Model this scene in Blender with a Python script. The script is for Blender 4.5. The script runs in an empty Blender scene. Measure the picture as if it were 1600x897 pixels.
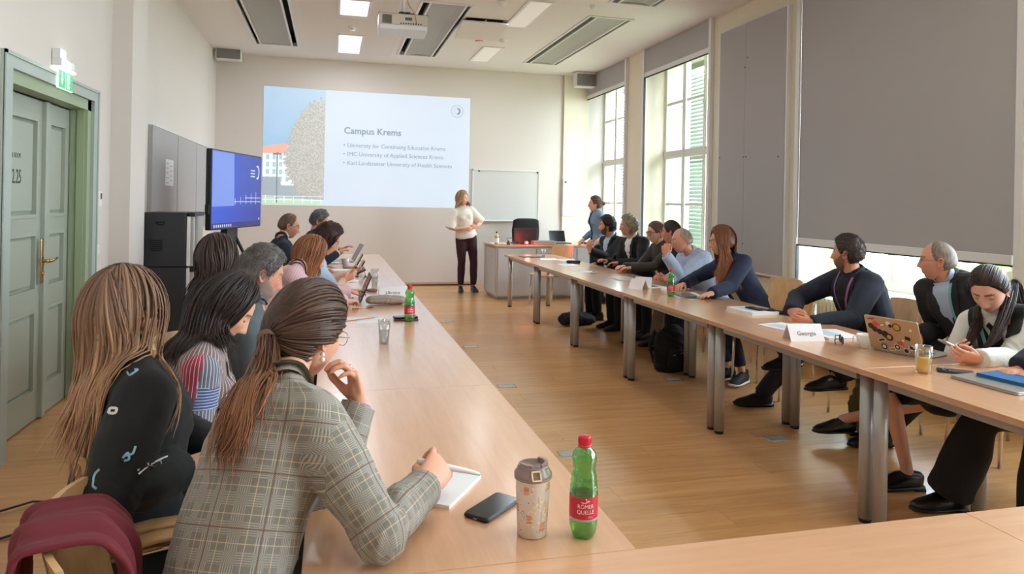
import bpy, bmesh, math, random
import numpy as np
from mathutils import Vector, Matrix, noise, Quaternion
from mathutils.bvhtree import BVHTree
random.seed(7)
SC = bpy.context.scene
COL = SC.collection
PI = math.pi
# ------------------------------------------------------------------ camera
CAM_H, YAW, ROLL, FPX, PCY = 1.486, 0.2496, 0.0186, 1109.0, 315.8
cd = bpy.data.cameras.new('camera'); cam = bpy.data.objects.new('camera', cd); COL.objects.link(cam)
cd.sensor_fit = 'HORIZONTAL'; cd.sensor_width = 36.0
cd.lens = 36.0 * FPX / 1600.0
cd.shift_y = -(448.5 - PCY) / 1600.0
cd.clip_start = 0.02; cd.clip_end = 200
cam.location = (0, 0, CAM_H)
cam.rotation_euler = (Matrix.Rotation(-YAW, 4, 'Z') @ Matrix.Rotation(PI / 2, 4, 'X') @ Matrix.Rotation(ROLL, 4, 'Z')).to_euler()
SC.camera = cam
# ------------------------------------------------------------------ sky and exposure
w = bpy.data.worlds.new('sky'); SC.world = w; w.use_nodes = True
bg = w.node_tree.nodes['Background']
bg.inputs[0].default_value = (0.74, 0.88, 1.0, 1); bg.inputs[1].default_value = 15.0
SC.view_settings.view_transform = 'Standard'; SC.view_settings.look = 'None'
SC.view_settings.gamma = 1.0; SC.view_settings.use_curve_mapping = False
SC.view_settings.exposure = 0.48
cy = SC.cycles
cy.use_denoising = True
cy.max_bounces = 8; cy.diffuse_bounces = 4; cy.glossy_bounces = 3; cy.transmission_bounces = 8; cy.transparent_max_bounces = 8
cy.caustics_reflective = False; cy.caustics_refractive = False
cy.sample_clamp_indirect = 4.0
def area(name, loc, rot, sx, sy, power, col=(1, 1, 1), portal=False, spread=None):
    l = bpy.data.lights.new(name, 'AREA'); l.shape = 'RECTANGLE'; l.size = sx; l.size_y = sy
    l.energy = power; l.color = col
    if spread: l.spread = spread
    if portal: l.cycles.is_portal = True
    o = bpy.data.objects.new(name, l); COL.objects.link(o); o.location = loc; o.rotation_euler = rot
    return o
# daylight enters through the window openings of the right wall (three in view, more behind the camera)
for nm, y0, y1, z0, z1 in (('a', 10.62, 12.36, .75, 3.4), ('b', 7.98, 9.9, .75, 3.4), ('c', 3.9, 6.2, .75, 1.14), ('d', 1.7, 3.5, .75, 3.5), ('e', -1.2, 1.0, .75, 3.5)):
    area('daylight_portal', (5.3, (y0 + y1) / 2, (z0 + z1) / 2), (0, PI / 2, 0), z1 - z0, y1 - y0, 1, portal=True)

# ------------------------------------------------------------------ materials
def lin(r, g=None, b=None):
    if g is None: r, g, b = r
    f = lambda c: (c / 255) / 12.92 if c / 255 <= .04045 else ((c / 255 + .055) / 1.055) ** 2.4
    return (f(r), f(g), f(b), 1.0)
MATS = {}
class NT:
    def __init__(s, m): s.t = m.node_tree; s.n = m.node_tree.nodes; s.l = m.node_tree.links; s.b = s.n['Principled BSDF']
    def new(s, typ, **kw):
        n = s.n.new(typ)
        for k, v in kw.items(): setattr(n, k, v)
        return n
    def link(s, a, b): s.l.new(a, b)
    def val(s, sock, v): sock.default_value = v
def mat(name, col, rough=.6, metal=0, bump=0, bscale=200, var=0, vscale=3, spec=None, coat=0, sheen=0, trans=0, ior=None, alpha=None, emit=None, estr=0, stretch=None):
    """principled material; var = colour variation amount; bump = noise bump strength"""
    if name in MATS: return MATS[name]
    m = bpy.data.materials.new(name); m.use_nodes = True; k = NT(m); b = k.b
    if len(col) == 3: col = lin(*col)
    b.inputs['Base Color'].default_value = col; b.inputs['Roughness'].default_value = rough; b.inputs['Metallic'].default_value = metal
    if spec is not None: b.inputs['Specular IOR Level'].default_value = spec
    if coat: b.inputs['Coat Weight'].default_value = coat
    if sheen: b.inputs['Sheen Weight'].default_value = sheen
    if trans: b.inputs['Transmission Weight'].default_value = trans
    if ior: b.inputs['IOR'].default_value = ior
    if alpha is not None: b.inputs['Alpha'].default_value = alpha
    if emit: b.inputs['Emission Color'].default_value = emit if len(emit) == 4 else lin(*emit); b.inputs['Emission Strength'].default_value = estr
    if var or bump:
        tc = k.new('ShaderNodeTexCoord'); src = tc.outputs['Object']
        if stretch:
            mp = k.new('ShaderNodeMapping'); mp.inputs['Scale'].default_value = stretch; k.link(src, mp.inputs[0]); src = mp.outputs[0]
        if var:
            nz = k.new('ShaderNodeTexNoise'); nz.inputs['Scale'].default_value = vscale; nz.inputs['Detail'].default_value = 4; k.link(src, nz.inputs['Vector'])
            mx = k.new('ShaderNodeMix', data_type='RGBA'); 
            mx.inputs[6].default_value = tuple(c * (1 - var) for c in col[:3]) + (1,); mx.inputs[7].default_value = tuple(min(1, c * (1 + var)) for c in col[:3]) + (1,)
            k.link(nz.outputs[0], mx.inputs[0]); k.link(mx.outputs[2], b.inputs['Base Color'])
        if bump:
            nb = k.new('ShaderNodeTexNoise'); nb.inputs['Scale'].default_value = bscale; nb.inputs['Detail'].default_value = 3; k.link(src, nb.inputs['Vector'])
            bp = k.new('ShaderNodeBump'); bp.inputs['Strength'].default_value = bump; bp.inputs['Distance'].default_value = .002; k.link(nb.outputs[0], bp.inputs['Height']); k.link(bp.outputs[0], b.inputs['Normal'])
    MATS[name] = m
    return m
def wood(name, c1, c2, stretch=(1, 14, 14), scale=3.0, rough=.35, rnd=.0, coat=0.0):
    """wood grain running along local X; rnd = per-object shift of tone"""
    m = bpy.data.materials.new(name); m.use_nodes = True; k = NT(m)
    tc = k.new('ShaderNodeTexCoord'); mp = k.new('ShaderNodeMapping'); mp.inputs['Scale'].default_value = stretch
    oi = k.new('ShaderNodeObjectInfo'); ad = k.new('ShaderNodeVectorMath', operation='ADD'); sc_ = k.new('ShaderNodeVectorMath', operation='SCALE'); sc_.inputs['Scale'].default_value = 37.0
    cb = k.new('ShaderNodeCombineXYZ'); k.link(oi.outputs['Random'], cb.inputs[0]); k.link(oi.outputs['Random'], cb.inputs[1]); k.link(cb.outputs[0], sc_.inputs[0])
    k.link(tc.outputs['Object'], ad.inputs[0]); k.link(sc_.outputs[0], ad.inputs[1]); k.link(ad.outputs[0], mp.inputs[0])
    n1 = k.new('ShaderNodeTexNoise'); n1.inputs['Scale'].default_value = scale; n1.inputs['Detail'].default_value = 5; n1.inputs['Distortion'].default_value = .6
    n2 = k.new('ShaderNodeTexNoise'); n2.inputs['Scale'].default_value = scale * 7; n2.inputs['Detail'].default_value = 3
    k.link(mp.outputs[0], n1.inputs['Vector']); k.link(mp.outputs[0], n2.inputs['Vector'])
    am = k.new('ShaderNodeMath', operation='MULTIPLY_ADD'); am.inputs[1].default_value = .35; k.link(n2.outputs[0], am.inputs[0]); k.link(n1.outputs[0], am.inputs[2])
    rp = k.new('ShaderNodeMapRange'); rp.inputs['From Min'].default_value = .4; rp.inputs['From Max'].default_value = .95; k.link(am.outputs[0], rp.inputs[0])
    mx = k.new('ShaderNodeMix', data_type='RGBA'); mx.inputs[6].default_value = lin(*c1); mx.inputs[7].default_value = lin(*c2); k.link(rp.outputs[0], mx.inputs[0])
    out = mx.outputs[2]
    if rnd:
        hs = k.new('ShaderNodeHueSaturation'); mr = k.new('ShaderNodeMapRange'); mr.inputs['To Min'].default_value = 1 - rnd; mr.inputs['To Max'].default_value = 1 + rnd
        k.link(oi.outputs['Random'], mr.inputs[0]); k.link(mr.outputs[0], hs.inputs['Value']); k.link(out, hs.inputs['Color']); out = hs.outputs[0]
    k.link(out, k.b.inputs['Base Color']); k.b.inputs['Roughness'].default_value = rough
    if coat: k.b.inputs['Coat Weight'].default_value = coat; k.b.inputs['Coat Roughness'].default_value = .20; k.b.inputs['Coat IOR'].default_value = 1.6
    MATS[name] = m
    return m
# ------------------------------------------------------------------ mesh helpers
class MB:
    """collects shapes, builds ONE mesh object"""
    def __init__(s): s.v = []; s.f = []; s.m = []; s.sm = []; s.uv = None
    def add(s, vs, fs, mi=0, smooth=False):
        o = len(s.v); s.v += [tuple(v) for v in vs]
        for f in fs: s.f.append(tuple(i + o for i in f)); s.m.append(mi); s.sm.append(smooth)
        return s
    def box(s, x0, x1, y0, y1, z0, z1, mi=0, M=None):
        vs = [Vector((x, y, z)) for z in (z0, z1) for y in (y0, y1) for x in (x0, x1)]
        if M: vs = [M @ v for v in vs]
        return s.add(vs, [(0, 2, 3, 1), (4, 5, 7, 6), (0, 1, 5, 4), (2, 6, 7, 3), (0, 4, 6, 2), (1, 3, 7, 5)], mi)
    def rbox(s, x0, x1, y0, y1, z0, z1, r=.004, mi=0, M=None, axis='Z', seg=3):
        """box with rounded vertical corners (around axis) and a small chamfer on the caps"""
        if axis == 'Z': a0, a1, b0, b1, c0, c1 = x0, x1, y0, y1, z0, z1; mk = lambda a, b, c: (a, b, c)
        elif axis == 'X': a0, a1, b0, b1, c0, c1 = y0, y1, z0, z1, x0, x1; mk = lambda a, b, c: (c, a, b)
        else: a0, a1, b0, b1, c0, c1 = z0, z1, x0, x1, y0, y1; mk = lambda a, b, c: (b, c, a)
        ch = min(r * .4, (c1 - c0) * .3)
        def ring(ins, c):
            pts = []
            rr = max(r - ins, 1e-4)
            for (cx, cyy, st) in ((a1 - r, b1 - r, 0), (a0 + r, b1 - r, 1), (a0 + r, b0 + r, 2), (a1 - r, b0 + r, 3)):
                for i in range(seg + 1):
                    t = (st + i / seg) * PI / 2
                    pts.append(mk(cx + rr * math.cos(t), cyy + rr * math.sin(t), c))
            return pts
        rings = [ring(ch, c0), ring(0, c0 + ch), ring(0, c1 - ch), ring(ch, c1)]
        n = len(rings[0]); vs = [Vector(p) for rg in rings for p in rg]
        if M: vs = [M @ v for v in vs]
        fs = [tuple(range(n - 1, -1, -1)), tuple(range(3 * n, 4 * n))]
        for k in range(3):
            for i in range(n): j = (i + 1) % n; fs.append((k * n + i, k * n + j, (k + 1) * n + j, (k + 1) * n + i))
        return s.add(vs, fs, mi)
    def tube(s, pts, rad, seg=12, mi=0, caps=True, smooth=True, flat=1.0, up=None, closed=False):
        pts = [Vector(p) for p in pts]; n = len(pts)
        if not isinstance(rad, (list, tuple)): rad = [rad] * n
        vs = []; u = None
        for i, p in enumerate(pts):
            if closed: t = pts[(i + 1) % n] - pts[i - 1]
            else: t = (pts[min(i + 1, n - 1)] - pts[max(i - 1, 0)])
            t = t.normalized() if t.length > 1e-9 else Vector((0, 0, 1))
            if u is None:
                u = Vector(up) if up else (Vector((0, 0, 1)) if abs(t.z) < .9 else Vector((1, 0, 0)))
            u = (u - t * u.dot(t)); u = u.normalized() if u.length > 1e-6 else t.orthogonal().normalized()
            w_ = t.cross(u)
            r = rad[i]; ra, rb = (r if isinstance(r, tuple) else (r, r * flat))
            for j in range(seg):
                a = 2 * PI * j / seg
                vs.append(p + w_ * (ra * math.cos(a)) + u * (rb * math.sin(a)))
        fs = []
        for i in range(n if closed else n - 1):
            k = (i + 1) % n
            for j in range(seg):
                j2 = (j + 1) % seg; fs.append((i * seg + j, i * seg + j2, k * seg + j2, k * seg + j))
        s.add(vs, fs, mi, smooth)
        if caps and not closed:
            o = len(s.v) - len(vs)
            s.f.append(tuple(o + j for j in range(seg - 1, -1, -1))); s.m.append(mi); s.sm.append(False)
            s.f.append(tuple(o + (n - 1) * seg + j for j in range(seg))); s.m.append(mi); s.sm.append(False)
        return s
    def cyl(s, p0, p1, r, r1=None, seg=16, mi=0, smooth=True): return s.tube([p0, p1], [r, r if r1 is None else r1], seg, mi, smooth=smooth)
    def lathe(s, prof, c=(0, 0, 0), seg=24, mi=0, M=None, smooth=True, close=False):
        vs = []; n = len(prof)
        for r, z in prof:
            for j in range(seg):
                a = 2 * PI * j / seg; v = Vector((c[0] + r * math.cos(a), c[1] + r * math.sin(a), c[2] + z)); vs.append(M @ v if M else v)
        fs = []
        for i in range(n - 1):
            for j in range(seg): j2 = (j + 1) % seg; fs.append((i * seg + j, i * seg + j2, (i + 1) * seg + j2, (i + 1) * seg + j))
        if close:
            if prof[0][0] > 1e-5: fs.append(tuple(range(seg - 1, -1, -1)))
            if prof[-1][0] > 1e-5: fs.append(tuple((n - 1) * seg + j for j in range(seg)))
        return s.add(vs, fs, mi, smooth)
    def quad(s, a, b, c, d, mi=0): return s.add([a, b, c, d], [(0, 1, 2, 3)], mi)
    def prism(s, poly, z0, z1, mi=0, M=None):
        n = len(poly); vs = [Vector((x, y, z0)) for x, y in poly] + [Vector((x, y, z1)) for x, y in poly]
        if M: vs = [M @ v for v in vs]
        fs = [tuple(range(n - 1, -1, -1)), tuple(range(n, 2 * n))] + [(i, (i + 1) % n, n + (i + 1) % n, n + i) for i in range(n)]
        return s.add(vs, fs, mi)
    def ell(s, c, r, seg=16, rings=10, mi=0, M=None):
        vs = []; fs = []
        for i in range(rings + 1):
            ph = -PI / 2 + PI * i / rings
            for j in range(seg):
                a = 2 * PI * j / seg; v = Vector((r[0] * math.cos(ph) * math.cos(a), r[1] * math.cos(ph) * math.sin(a), r[2] * math.sin(ph)))
                v = (M @ v if M else v) + Vector(c); vs.append(v)
        for i in range(rings):
            for j in range(seg): j2 = (j + 1) % seg; fs.append((i * seg + j, i * seg + j2, (i + 1) * seg + j2, (i + 1) * seg + j))
        return s.add(vs, fs, mi, True)
    def build(s, name, mats, parent=None, loc=None, M=None, shrink=True):
        """name, material(s), parent; vertices are given in the parent's space (or world when loc is None)"""
        me = bpy.data.meshes.new(name)
        vs = s.v
        if M: vs = [tuple(M @ Vector(v)) for v in vs]
        me.from_pydata(vs, [], s.f)
        if not isinstance(mats, (list, tuple)): mats = [mats]
        for m_ in mats: me.materials.append(MATS[m_] if isinstance(m_, str) else m_)
        me.polygons.foreach_set('material_index', s.m); me.polygons.foreach_set('use_smooth', s.sm)
        if s.uv is not None:
            ul = me.uv_layers.new(name='UVMap'); ul.data.foreach_set('uv', np.asarray(s.uv, dtype=np.float32).ravel())
        me.update()
        o = bpy.data.objects.new(name, me); COL.objects.link(o)
        if parent: o.parent = parent
        if loc: o.location = loc
        return o
def tag(o, label=None, cat=None, group=None, kind=None):
    if label: o['label'] = label
    if cat: o['category'] = cat
    if group: o['group'] = group
    if kind: o['kind'] = kind
    return o
def thing(name, loc, label, cat, group=None, rz=0, kind=None):
    o = bpy.data.objects.new(name, None); COL.objects.link(o); o.location = loc; o.rotation_euler = (0, 0, rz); o.empty_display_size = .1
    return tag(o, label, cat, group, kind)
def struct(name, mb, mats, parent=None):
    o = mb.build(name, mats, parent)
    if parent is None: o['kind'] = 'structure'
    return o
def copy_tree(o, parent=None, loc=None, rz=None):
    c = o.copy(); COL.objects.link(c); c.parent = parent
    if loc is not None: c.location = loc
    if rz is not None: c.rotation_euler = (0, 0, rz)
    for ch in list(o.children): copy_tree(ch, c)
    return c
def text_mesh(name, txt, size, M, material, parent=None, align='LEFT', extrude=.0003, bold=0.0, sx=1.0, spacing=1.0):
    cu = bpy.data.curves.new(name, 'FONT'); cu.body = txt; cu.size = size; cu.align_x = align; cu.extrude = extrude; cu.offset = bold; cu.resolution_u = 3; cu.space_character = spacing
    o = bpy.data.objects.new(name, cu); COL.objects.link(o)
    dg = bpy.context.evaluated_depsgraph_get(); me = bpy.data.meshes.new_from_object(o.evaluated_get(dg))
    bpy.data.objects.remove(o); bpy.data.curves.remove(cu)
    S = Matrix.Diagonal((sx, 1, 1, 1))
    me.transform(M @ S); me.materials.clear(); me.materials.append(MATS[material] if isinstance(material, str) else material)
    t = bpy.data.objects.new(name, me); COL.objects.link(t)
    if parent: t.parent = parent
    return t
def frame(o, x, y, z=None):
    """matrix with given origin and x / y axes (z = x cross y)"""
    x = Vector(x).normalized(); y = Vector(y); y = (y - x * y.dot(x)).normalized(); z = x.cross(y)
    return Matrix(((x.x, y.x, z.x, o[0]), (x.y, y.y, z.y, o[1]), (x.z, y.z, z.z, o[2]), (0, 0, 0, 1)))
def T(x, y, z): return Matrix.Translation((x, y, z))
def RZ(a): return Matrix.Rotation(a, 4, 'Z')
def RX(a): return Matrix.Rotation(a, 4, 'X')
def RY(a): return Matrix.Rotation(a, 4, 'Y')
# ================================================================== materials of the room
mat('wall_paint', (222, 213, 206), .85, bump=.08, bscale=60, var=.012, vscale=2)
mat('wall_cream', (232, 222, 200), .85, bump=.08, bscale=60)
mat('ceiling_paint', (236, 231, 229), .9)
mat('white_metal', (232, 230, 228), .4)
mat('blind_cloth', (178, 174, 174), .9, bump=.15, bscale=900, var=.03, vscale=1.2)
mat('panel_grey', (178, 173, 173), .9, bump=.2, bscale=700)
mat('black_gap', (8, 8, 8), .8)
mat('slot_panel', (168, 166, 160), .55, bump=.1, bscale=500)
mat('green_paint', (166, 172, 158), .45, var=.02, vscale=4)
mat('green_jamb', (158, 172, 140), .5)
mat('frame_paint', (172, 182, 174), .45)
mat('brass', (201, 160, 92), .18, 1)
mat('steel', (185, 188, 190), .25, 1)
mat('silver_leg', (178, 176, 172), .36, .35)
mat('chrome', (215, 215, 215), .08, 1)
mat('black_plastic', (22, 22, 24), .45)
mat('dark_grey', (52, 52, 56), .5)
mat('anthracite', (46, 46, 50), .55, bump=.1, bscale=300)
mat('ink', (60, 62, 66), .7)
mat('white_paper', (238, 238, 240), .8)
mat('white_plastic', (235, 234, 230), .35)
mat('shutter_green', (150, 160, 146), .6)
mat('window_white', (228, 226, 218), .4)
mat('door_lettering', (70, 74, 72), .6)
mat('speaker_grille', (122, 120, 118), .6, bump=.6, bscale=600)
wood('floor_oak', (190, 136, 86), (214, 163, 110), (.9, 11, 11), 2.2, .27, rnd=.07, coat=.15)
wood('beech_top', (214, 160, 120), (228, 176, 136), (10, .8, 10), 2.5, .30, coat=1.0)
wood('beech_top_x', (214, 160, 120), (228, 176, 136), (.8, 10, 10), 2.5, .30, coat=1.0)
wood('beech_edge', (196, 150, 120), (212, 168, 138), (6, 6, 30), 3, .4)
wood('beech_chair', (206, 160, 108), (224, 182, 132), (9, 9, 1.0), 3, .32, coat=.25)
mg = bpy.data.materials.new('window_glass'); mg.use_nodes = True; k = NT(mg)
tr = k.new('ShaderNodeBsdfTransparent'); gl = k.new('ShaderNodeBsdfGlossy'); gl.inputs['Roughness'].default_value = .02
mxs = k.new('ShaderNodeMixShader'); mxs.inputs[0].default_value = .05;k.link(tr.outputs[0], mxs.inputs[1]); k.link(gl.outputs[0], mxs.inputs[2]); k.link(mxs.outputs[0], k.n['Material Output'].inputs[0])
MATS['window_glass'] = mg
def clear_mat(name, tint, refl=.08, diff=0.0, dcol=(1, 1, 1), rough=.03):
    """thin clear or tinted material: tinted see-through, a mirror share that grows at grazing angles, some body colour"""
    m = bpy.data.materials.new(name); m.use_nodes = True; k = NT(m); k.n.remove(k.b)
    t = k.new('ShaderNodeBsdfTransparent'); t.inputs[0].default_value = tint + (1,); g = k.new('ShaderNodeBsdfGlossy'); g.inputs['Roughness'].default_value = rough
    lw = k.new('ShaderNodeLayerWeight'); lw.inputs[0].default_value = .25; ma = k.new('ShaderNodeMath', operation='MULTIPLY_ADD', use_clamp=True); ma.inputs[1].default_value = .55; ma.inputs[2].default_value = refl; k.link(lw.outputs['Facing'], ma.inputs[0])
    a = k.new('ShaderNodeMixShader'); k.link(ma.outputs[0], a.inputs[0]); k.link(t.outputs[0], a.inputs[1]); k.link(g.outputs[0], a.inputs[2]); out = a.outputs[0]
    if diff:
        d = k.new('ShaderNodeBsdfDiffuse'); d.inputs[0].default_value = lin(*dcol); tl_ = k.new('ShaderNodeBsdfTranslucent'); tl_.inputs[0].default_value = lin(*dcol); h = k.new('ShaderNodeMixShader'); h.inputs[0].default_value = .5; k.link(d.outputs[0], h.inputs[1]); k.link(tl_.outputs[0], h.inputs[2])
        b = k.new('ShaderNodeMixShader'); b.inputs[0].default_value = diff; k.link(out, b.inputs[1]); k.link(h.outputs[0], b.inputs[2]); out = b.outputs[0]
    k.link(out, k.n['Material Output'].inputs[0]); MATS[name] = m; return m
# slabs
XL, XLD, XR, YF, YN, HC = -1.85, -1.733, 4.58, 12.393, -3.0, 3.8285
# ================================================================== floor of planks
random.seed(11)
fl = struct('floor', MB().box(-2.1, 4.6, YN, YF + .2, -.06, -.012), 'black_gap')
PW = .185
row = 0; y = YN
LX0, LX1 = -2.0, XR
nrow = int((YF - y) / PW) + 1
meshes = {}
def plank_mesh(L):
    key = round(L, 3)
    if key not in meshes:
        g = .0006; b = MB().box(g, L - g, g, PW - g, -.014, 0)
        o = b.build('plank', 'floor_oak'); meshes[key] = o.data; bpy.data.objects.remove(o)
    return meshes[key]
offs = [0, 1.1, .45, 1.6, .8]
for r in range(nrow):
    x = LX0 - offs[r % 5] * 1.2; yy = YN + r * PW
    while x < LX1:
        x0 = max(x, LX0); x1 = min(x + 2.2, LX1)
        if x1 - x0 > .02:
            o = bpy.data.objects.new('plank', plank_mesh(x1 - x0)); COL.objects.link(o); o.parent = fl; o.location = (x0, yy, 0)
        x += 2.2
# ================================================================== walls
struct('wall_back', MB().box(-2.3, 5.4, YN - .2, YN, 0, HC + .3), 'wall_paint')
wf = struct('wall_far', MB().box(-2.3, 5.06, YF, YF + .2, 0, HC + .3), 'wall_paint')
MB().box(4.10, XR, YF - .045, YF, 0, HC).build('wall_projection', 'wall_cream', wf)
struct('baseboard_far', MB().box(XL, 2.5, YF - .014, YF, 0, .055).box(XL, 2.5, YF - .016, YF - .002, 0, .02, 1), ['beech_edge', 'black_gap'])
# left wall with door opening y 4.478..5.795+, z 0..2.175
wl = MB()
wl.box(-2.1, XLD, YN, 4.47, 0, HC).box(-2.1, XLD, 5.87, 6.35, 0, HC).box(-2.1, XLD, 4.47, 5.87, 2.18, HC).box(-2.3, -2.09, YN, YF, 0, HC + .3)
wl.box(-2.1, -1.583, 6.35, 6.82, 0, HC, 0)
wl.box(-2.1, XL, 6.82, YF, 0, HC)
wl.box(-2.1, -1.95, 4.47, 5.87, 0, 2.18)
struct('wall_left', wl, 'wall_paint')
struct('baseboard_left', MB().box(XL, XL + .014, 7.5, YF - .02, 0, .06), 'beech_edge')
# right wall with window openings (inner face x=XR, outer x=5.0)
wins = [(-1.2, 1.0, .735, 3.6), (1.7, 3.55, .735, 3.6), (3.86, 6.2, .735, 3.6), (7.97, 9.9, .735, 3.6), (10.61, YF, .735, 3.6)]
wr = MB(); XO = 5.2; wr.box(XR + .01, XO, YN, YF, HC, HC + .3)
ys = YN
for (a, b, z0, z1) in wins:
    wr.box(XR, XO, ys, a, 0, HC); wr.box(XR, XO, a, b, 0, z0); wr.box(XR, XO, a, b, z1, HC); ys = b
struct('wall_right', wr, 'wall_cream')
# ceiling: slab with recesses (slots and lamps cut as boxes on top of a lower skin)
holes = [(-1.15, -.53, 5.9, 8.35), (-1.15, -.53, 8.75, 11.42), (1.0, 1.6, 8.35, 11.5), (1.0, 1.6, 4.6, 7.7), (3.09, 3.66, 8.35, 11.47), (3.09, 3.66, 4.6, 7.7), (1.6, 2.17, 8.9, 9.5)]
xs = sorted(set([-2.1, XO] + [h[0] for h in holes] + [h[1] for h in holes])); yss = sorted(set([YN, YF + .1] + [h[2] for h in holes] + [h[3] for h in holes]))
cm = MB()
for i in range(len(xs) - 1):
    for j in range(len(yss) - 1):
        cx, cyy = (xs[i] + xs[i + 1]) / 2, (yss[j] + yss[j + 1]) / 2
        if any(h[0] < cx < h[1] and h[2] < cyy < h[3] for h in holes): continue
        cm.box(xs[i], xs[i + 1], yss[j], yss[j + 1], HC, HC + .05)
cm.box(-2.3, 5.4, YN - .2, YF + .2, HC + .3, HC + .5)
# fine ribs of the acoustic field
for i in range(46):
    x = -.42 + i * .029
    if .03 < x < .45 or x > .93: continue
    cm.box(x, x + .016, 3.0, 11.75, HC - .004, HC)
for x0, x1, ya, yb in ((.03, .45, 3.0, 8.3), (.03, .45, 9.45, 10.2)):
    x = x0
    while x < x1 - .01: cm.box(x, x + .016, ya, yb, HC - .004, HC); x += .029
struct('ceiling', cm, 'ceiling_paint')
# ceiling cooling panels in their recesses
for i, (x0, x1, y0, y1) in enumerate(holes[:6]):
    lab = ['grey cooling panel in the ceiling slot above the door side, nearer half', 'grey cooling panel in the far left ceiling slot beside the black gap', 'grey cooling panel in the ceiling slot behind the projector', 'grey cooling panel in the middle ceiling slot nearer the camera',
           'grey cooling panel in the ceiling slot along the window side', 'grey cooling panel in the window side slot nearer the camera'][i]
    t = thing('ceiling_panel', ((x0 + x1) / 2, (y0 + y1) / 2, HC), lab, 'ceiling panel', 'cooling panels in the ceiling slots')
    hx, hy = (x1 - x0) / 2, (y1 - y0) / 2
    f_ = MB()   # frame lip
    for a, b, c, d in ((-hx - .02, -hx + .012, -hy, hy), (hx - .012, hx + .02, -hy, hy), (-hx - .02, hx + .02, -hy - .02, -hy + .012), (-hx - .02, hx + .02, hy - .012, hy + .02)): f_.box(a, b, c, d, -.012, .006)
    f_.build('frame', 'white_metal', t)
    s_ = -1 if i < 0 else 1
    if i in (0, 1): px0, px1 = -hx + .07, hx - .09
    else: px0, px1 = -hx + .10, hx - .07
    pm = MB(); n = 14   # panel with upturned edges
    prof = [(px0, .07), (px0 + .012, -.004), (px0 + .03, -.006)] + [(px0 + .03 + (px1 - px0 - .06) * q / 6, .012 * math.sin(PI * q / 6)) for q in range(1, 6)] + [(px1 - .03, -.006), (px1 - .012, -.004), (px1, .07)]
    vs = [(x, y_, z) for y_ in (-hy + .02, hy - .02) for x, z in prof]; nn = len(prof)
    pm.add(vs, [(q, q + 1, nn + q + 1, nn + q) for q in range(nn - 1)], 0, False); pm.build('slab', 'slot_panel', t)
    rm = MB(); rm.box(px0 - .012, px0 + .012, -hy + .02, hy - .02, -.012, .0).box(px1 - .012, px1 + .012, -hy + .02, hy - .02, -.012, .0); rm.build('rail', 'white_metal', t)
    MB().box(-hx - .01, hx + .01, -hy - .01, hy + .01, .16, .17).build('backing', 'black_gap', t)
# lamps: two of the four seen are lit; the unlit two get added glow
mat('lamp_white', (240, 240, 238), .5, emit=(225, 232, 255), estr=1.1)
mat('lamp_dim', (226, 222, 216), .5, emit=(255, 246, 236), estr=.18)
lamps = [(.07, .40, 8.55, 9.25, 'lamp_white', 'lit square ceiling lamp nearest the projector, at the top edge'), (.07, .39, 10.40, 11.65, 'lamp_white', 'lit white ceiling lamp closest to the projected slide'),
         (2.21, 2.47, 7.95, 9.17, 'lamp_dim', 'long pale unlit ceiling lamp next to the window side slot'), (2.21, 2.48, 10.5, 11.62, 'lamp_dim', 'pale unlit ceiling lamp above the whiteboard')]
for x0, x1, y0, y1, mm, lab in lamps:
    t = thing('ceiling_lamp', ((x0 + x1) / 2, (y0 + y1) / 2, HC), lab, 'ceiling lamp'); hx, hy = (x1 - x0) / 2, (y1 - y0) / 2
    f_ = MB()
    for a, b, c, d in ((-hx - .03, -hx, -hy - .03, hy + .03), (hx, hx + .03, -hy - .03, hy + .03), (-hx, hx, -hy - .03, -hy), (-hx, hx, hy, hy + .03)): f_.box(a, b, c, d, -.012, 0)
    f_.build('frame', 'white_metal', t)
    MB().box(-hx, hx, -hy, hy, -.008, 0).build('diffuser', mm, t)
# unseen lamps added on the same grid to light the near end of the room
for x, y_ in ((.24, 5.9), (.24, 3.2), (.24, .6), (2.34, 5.2), (2.34, 2.4), (2.34, -.4)):
    t = thing('ceiling_lamp', (x, y_, HC), 'added unseen lit ceiling lamp above the %s, %s' % ('left row' if x < 1 else 'aisle beside the right row', {5.9: 'farthest of three', 3.2: 'middle one of three', .6: 'nearest of three', 5.2: 'farthest of three', 2.4: 'middle one of three', -.4: 'nearest of three'}[y_]), 'ceiling lamp')
    MB().box(-.16, .16, -.6, .6, -.01, 0).build('diffuser', 'lamp_white', t)
    area('lamp_and_fill_light', (x, y_, HC - .03), (0, 0, 0), .3, 1.2, 5, (.92, .95, 1))
for x, y_, pw in ((.235, 8.9, 20), (.235, 11.0, 20), (2.34, 8.55, 6), (2.34, 11.05, 6)): area('lamp_and_fill_light', (x, y_, HC - .03), (0, 0, 0), .3, .9, pw, (.84, .92, 1))  # last two lights are added under unlit lamps to brighten the far end
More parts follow.
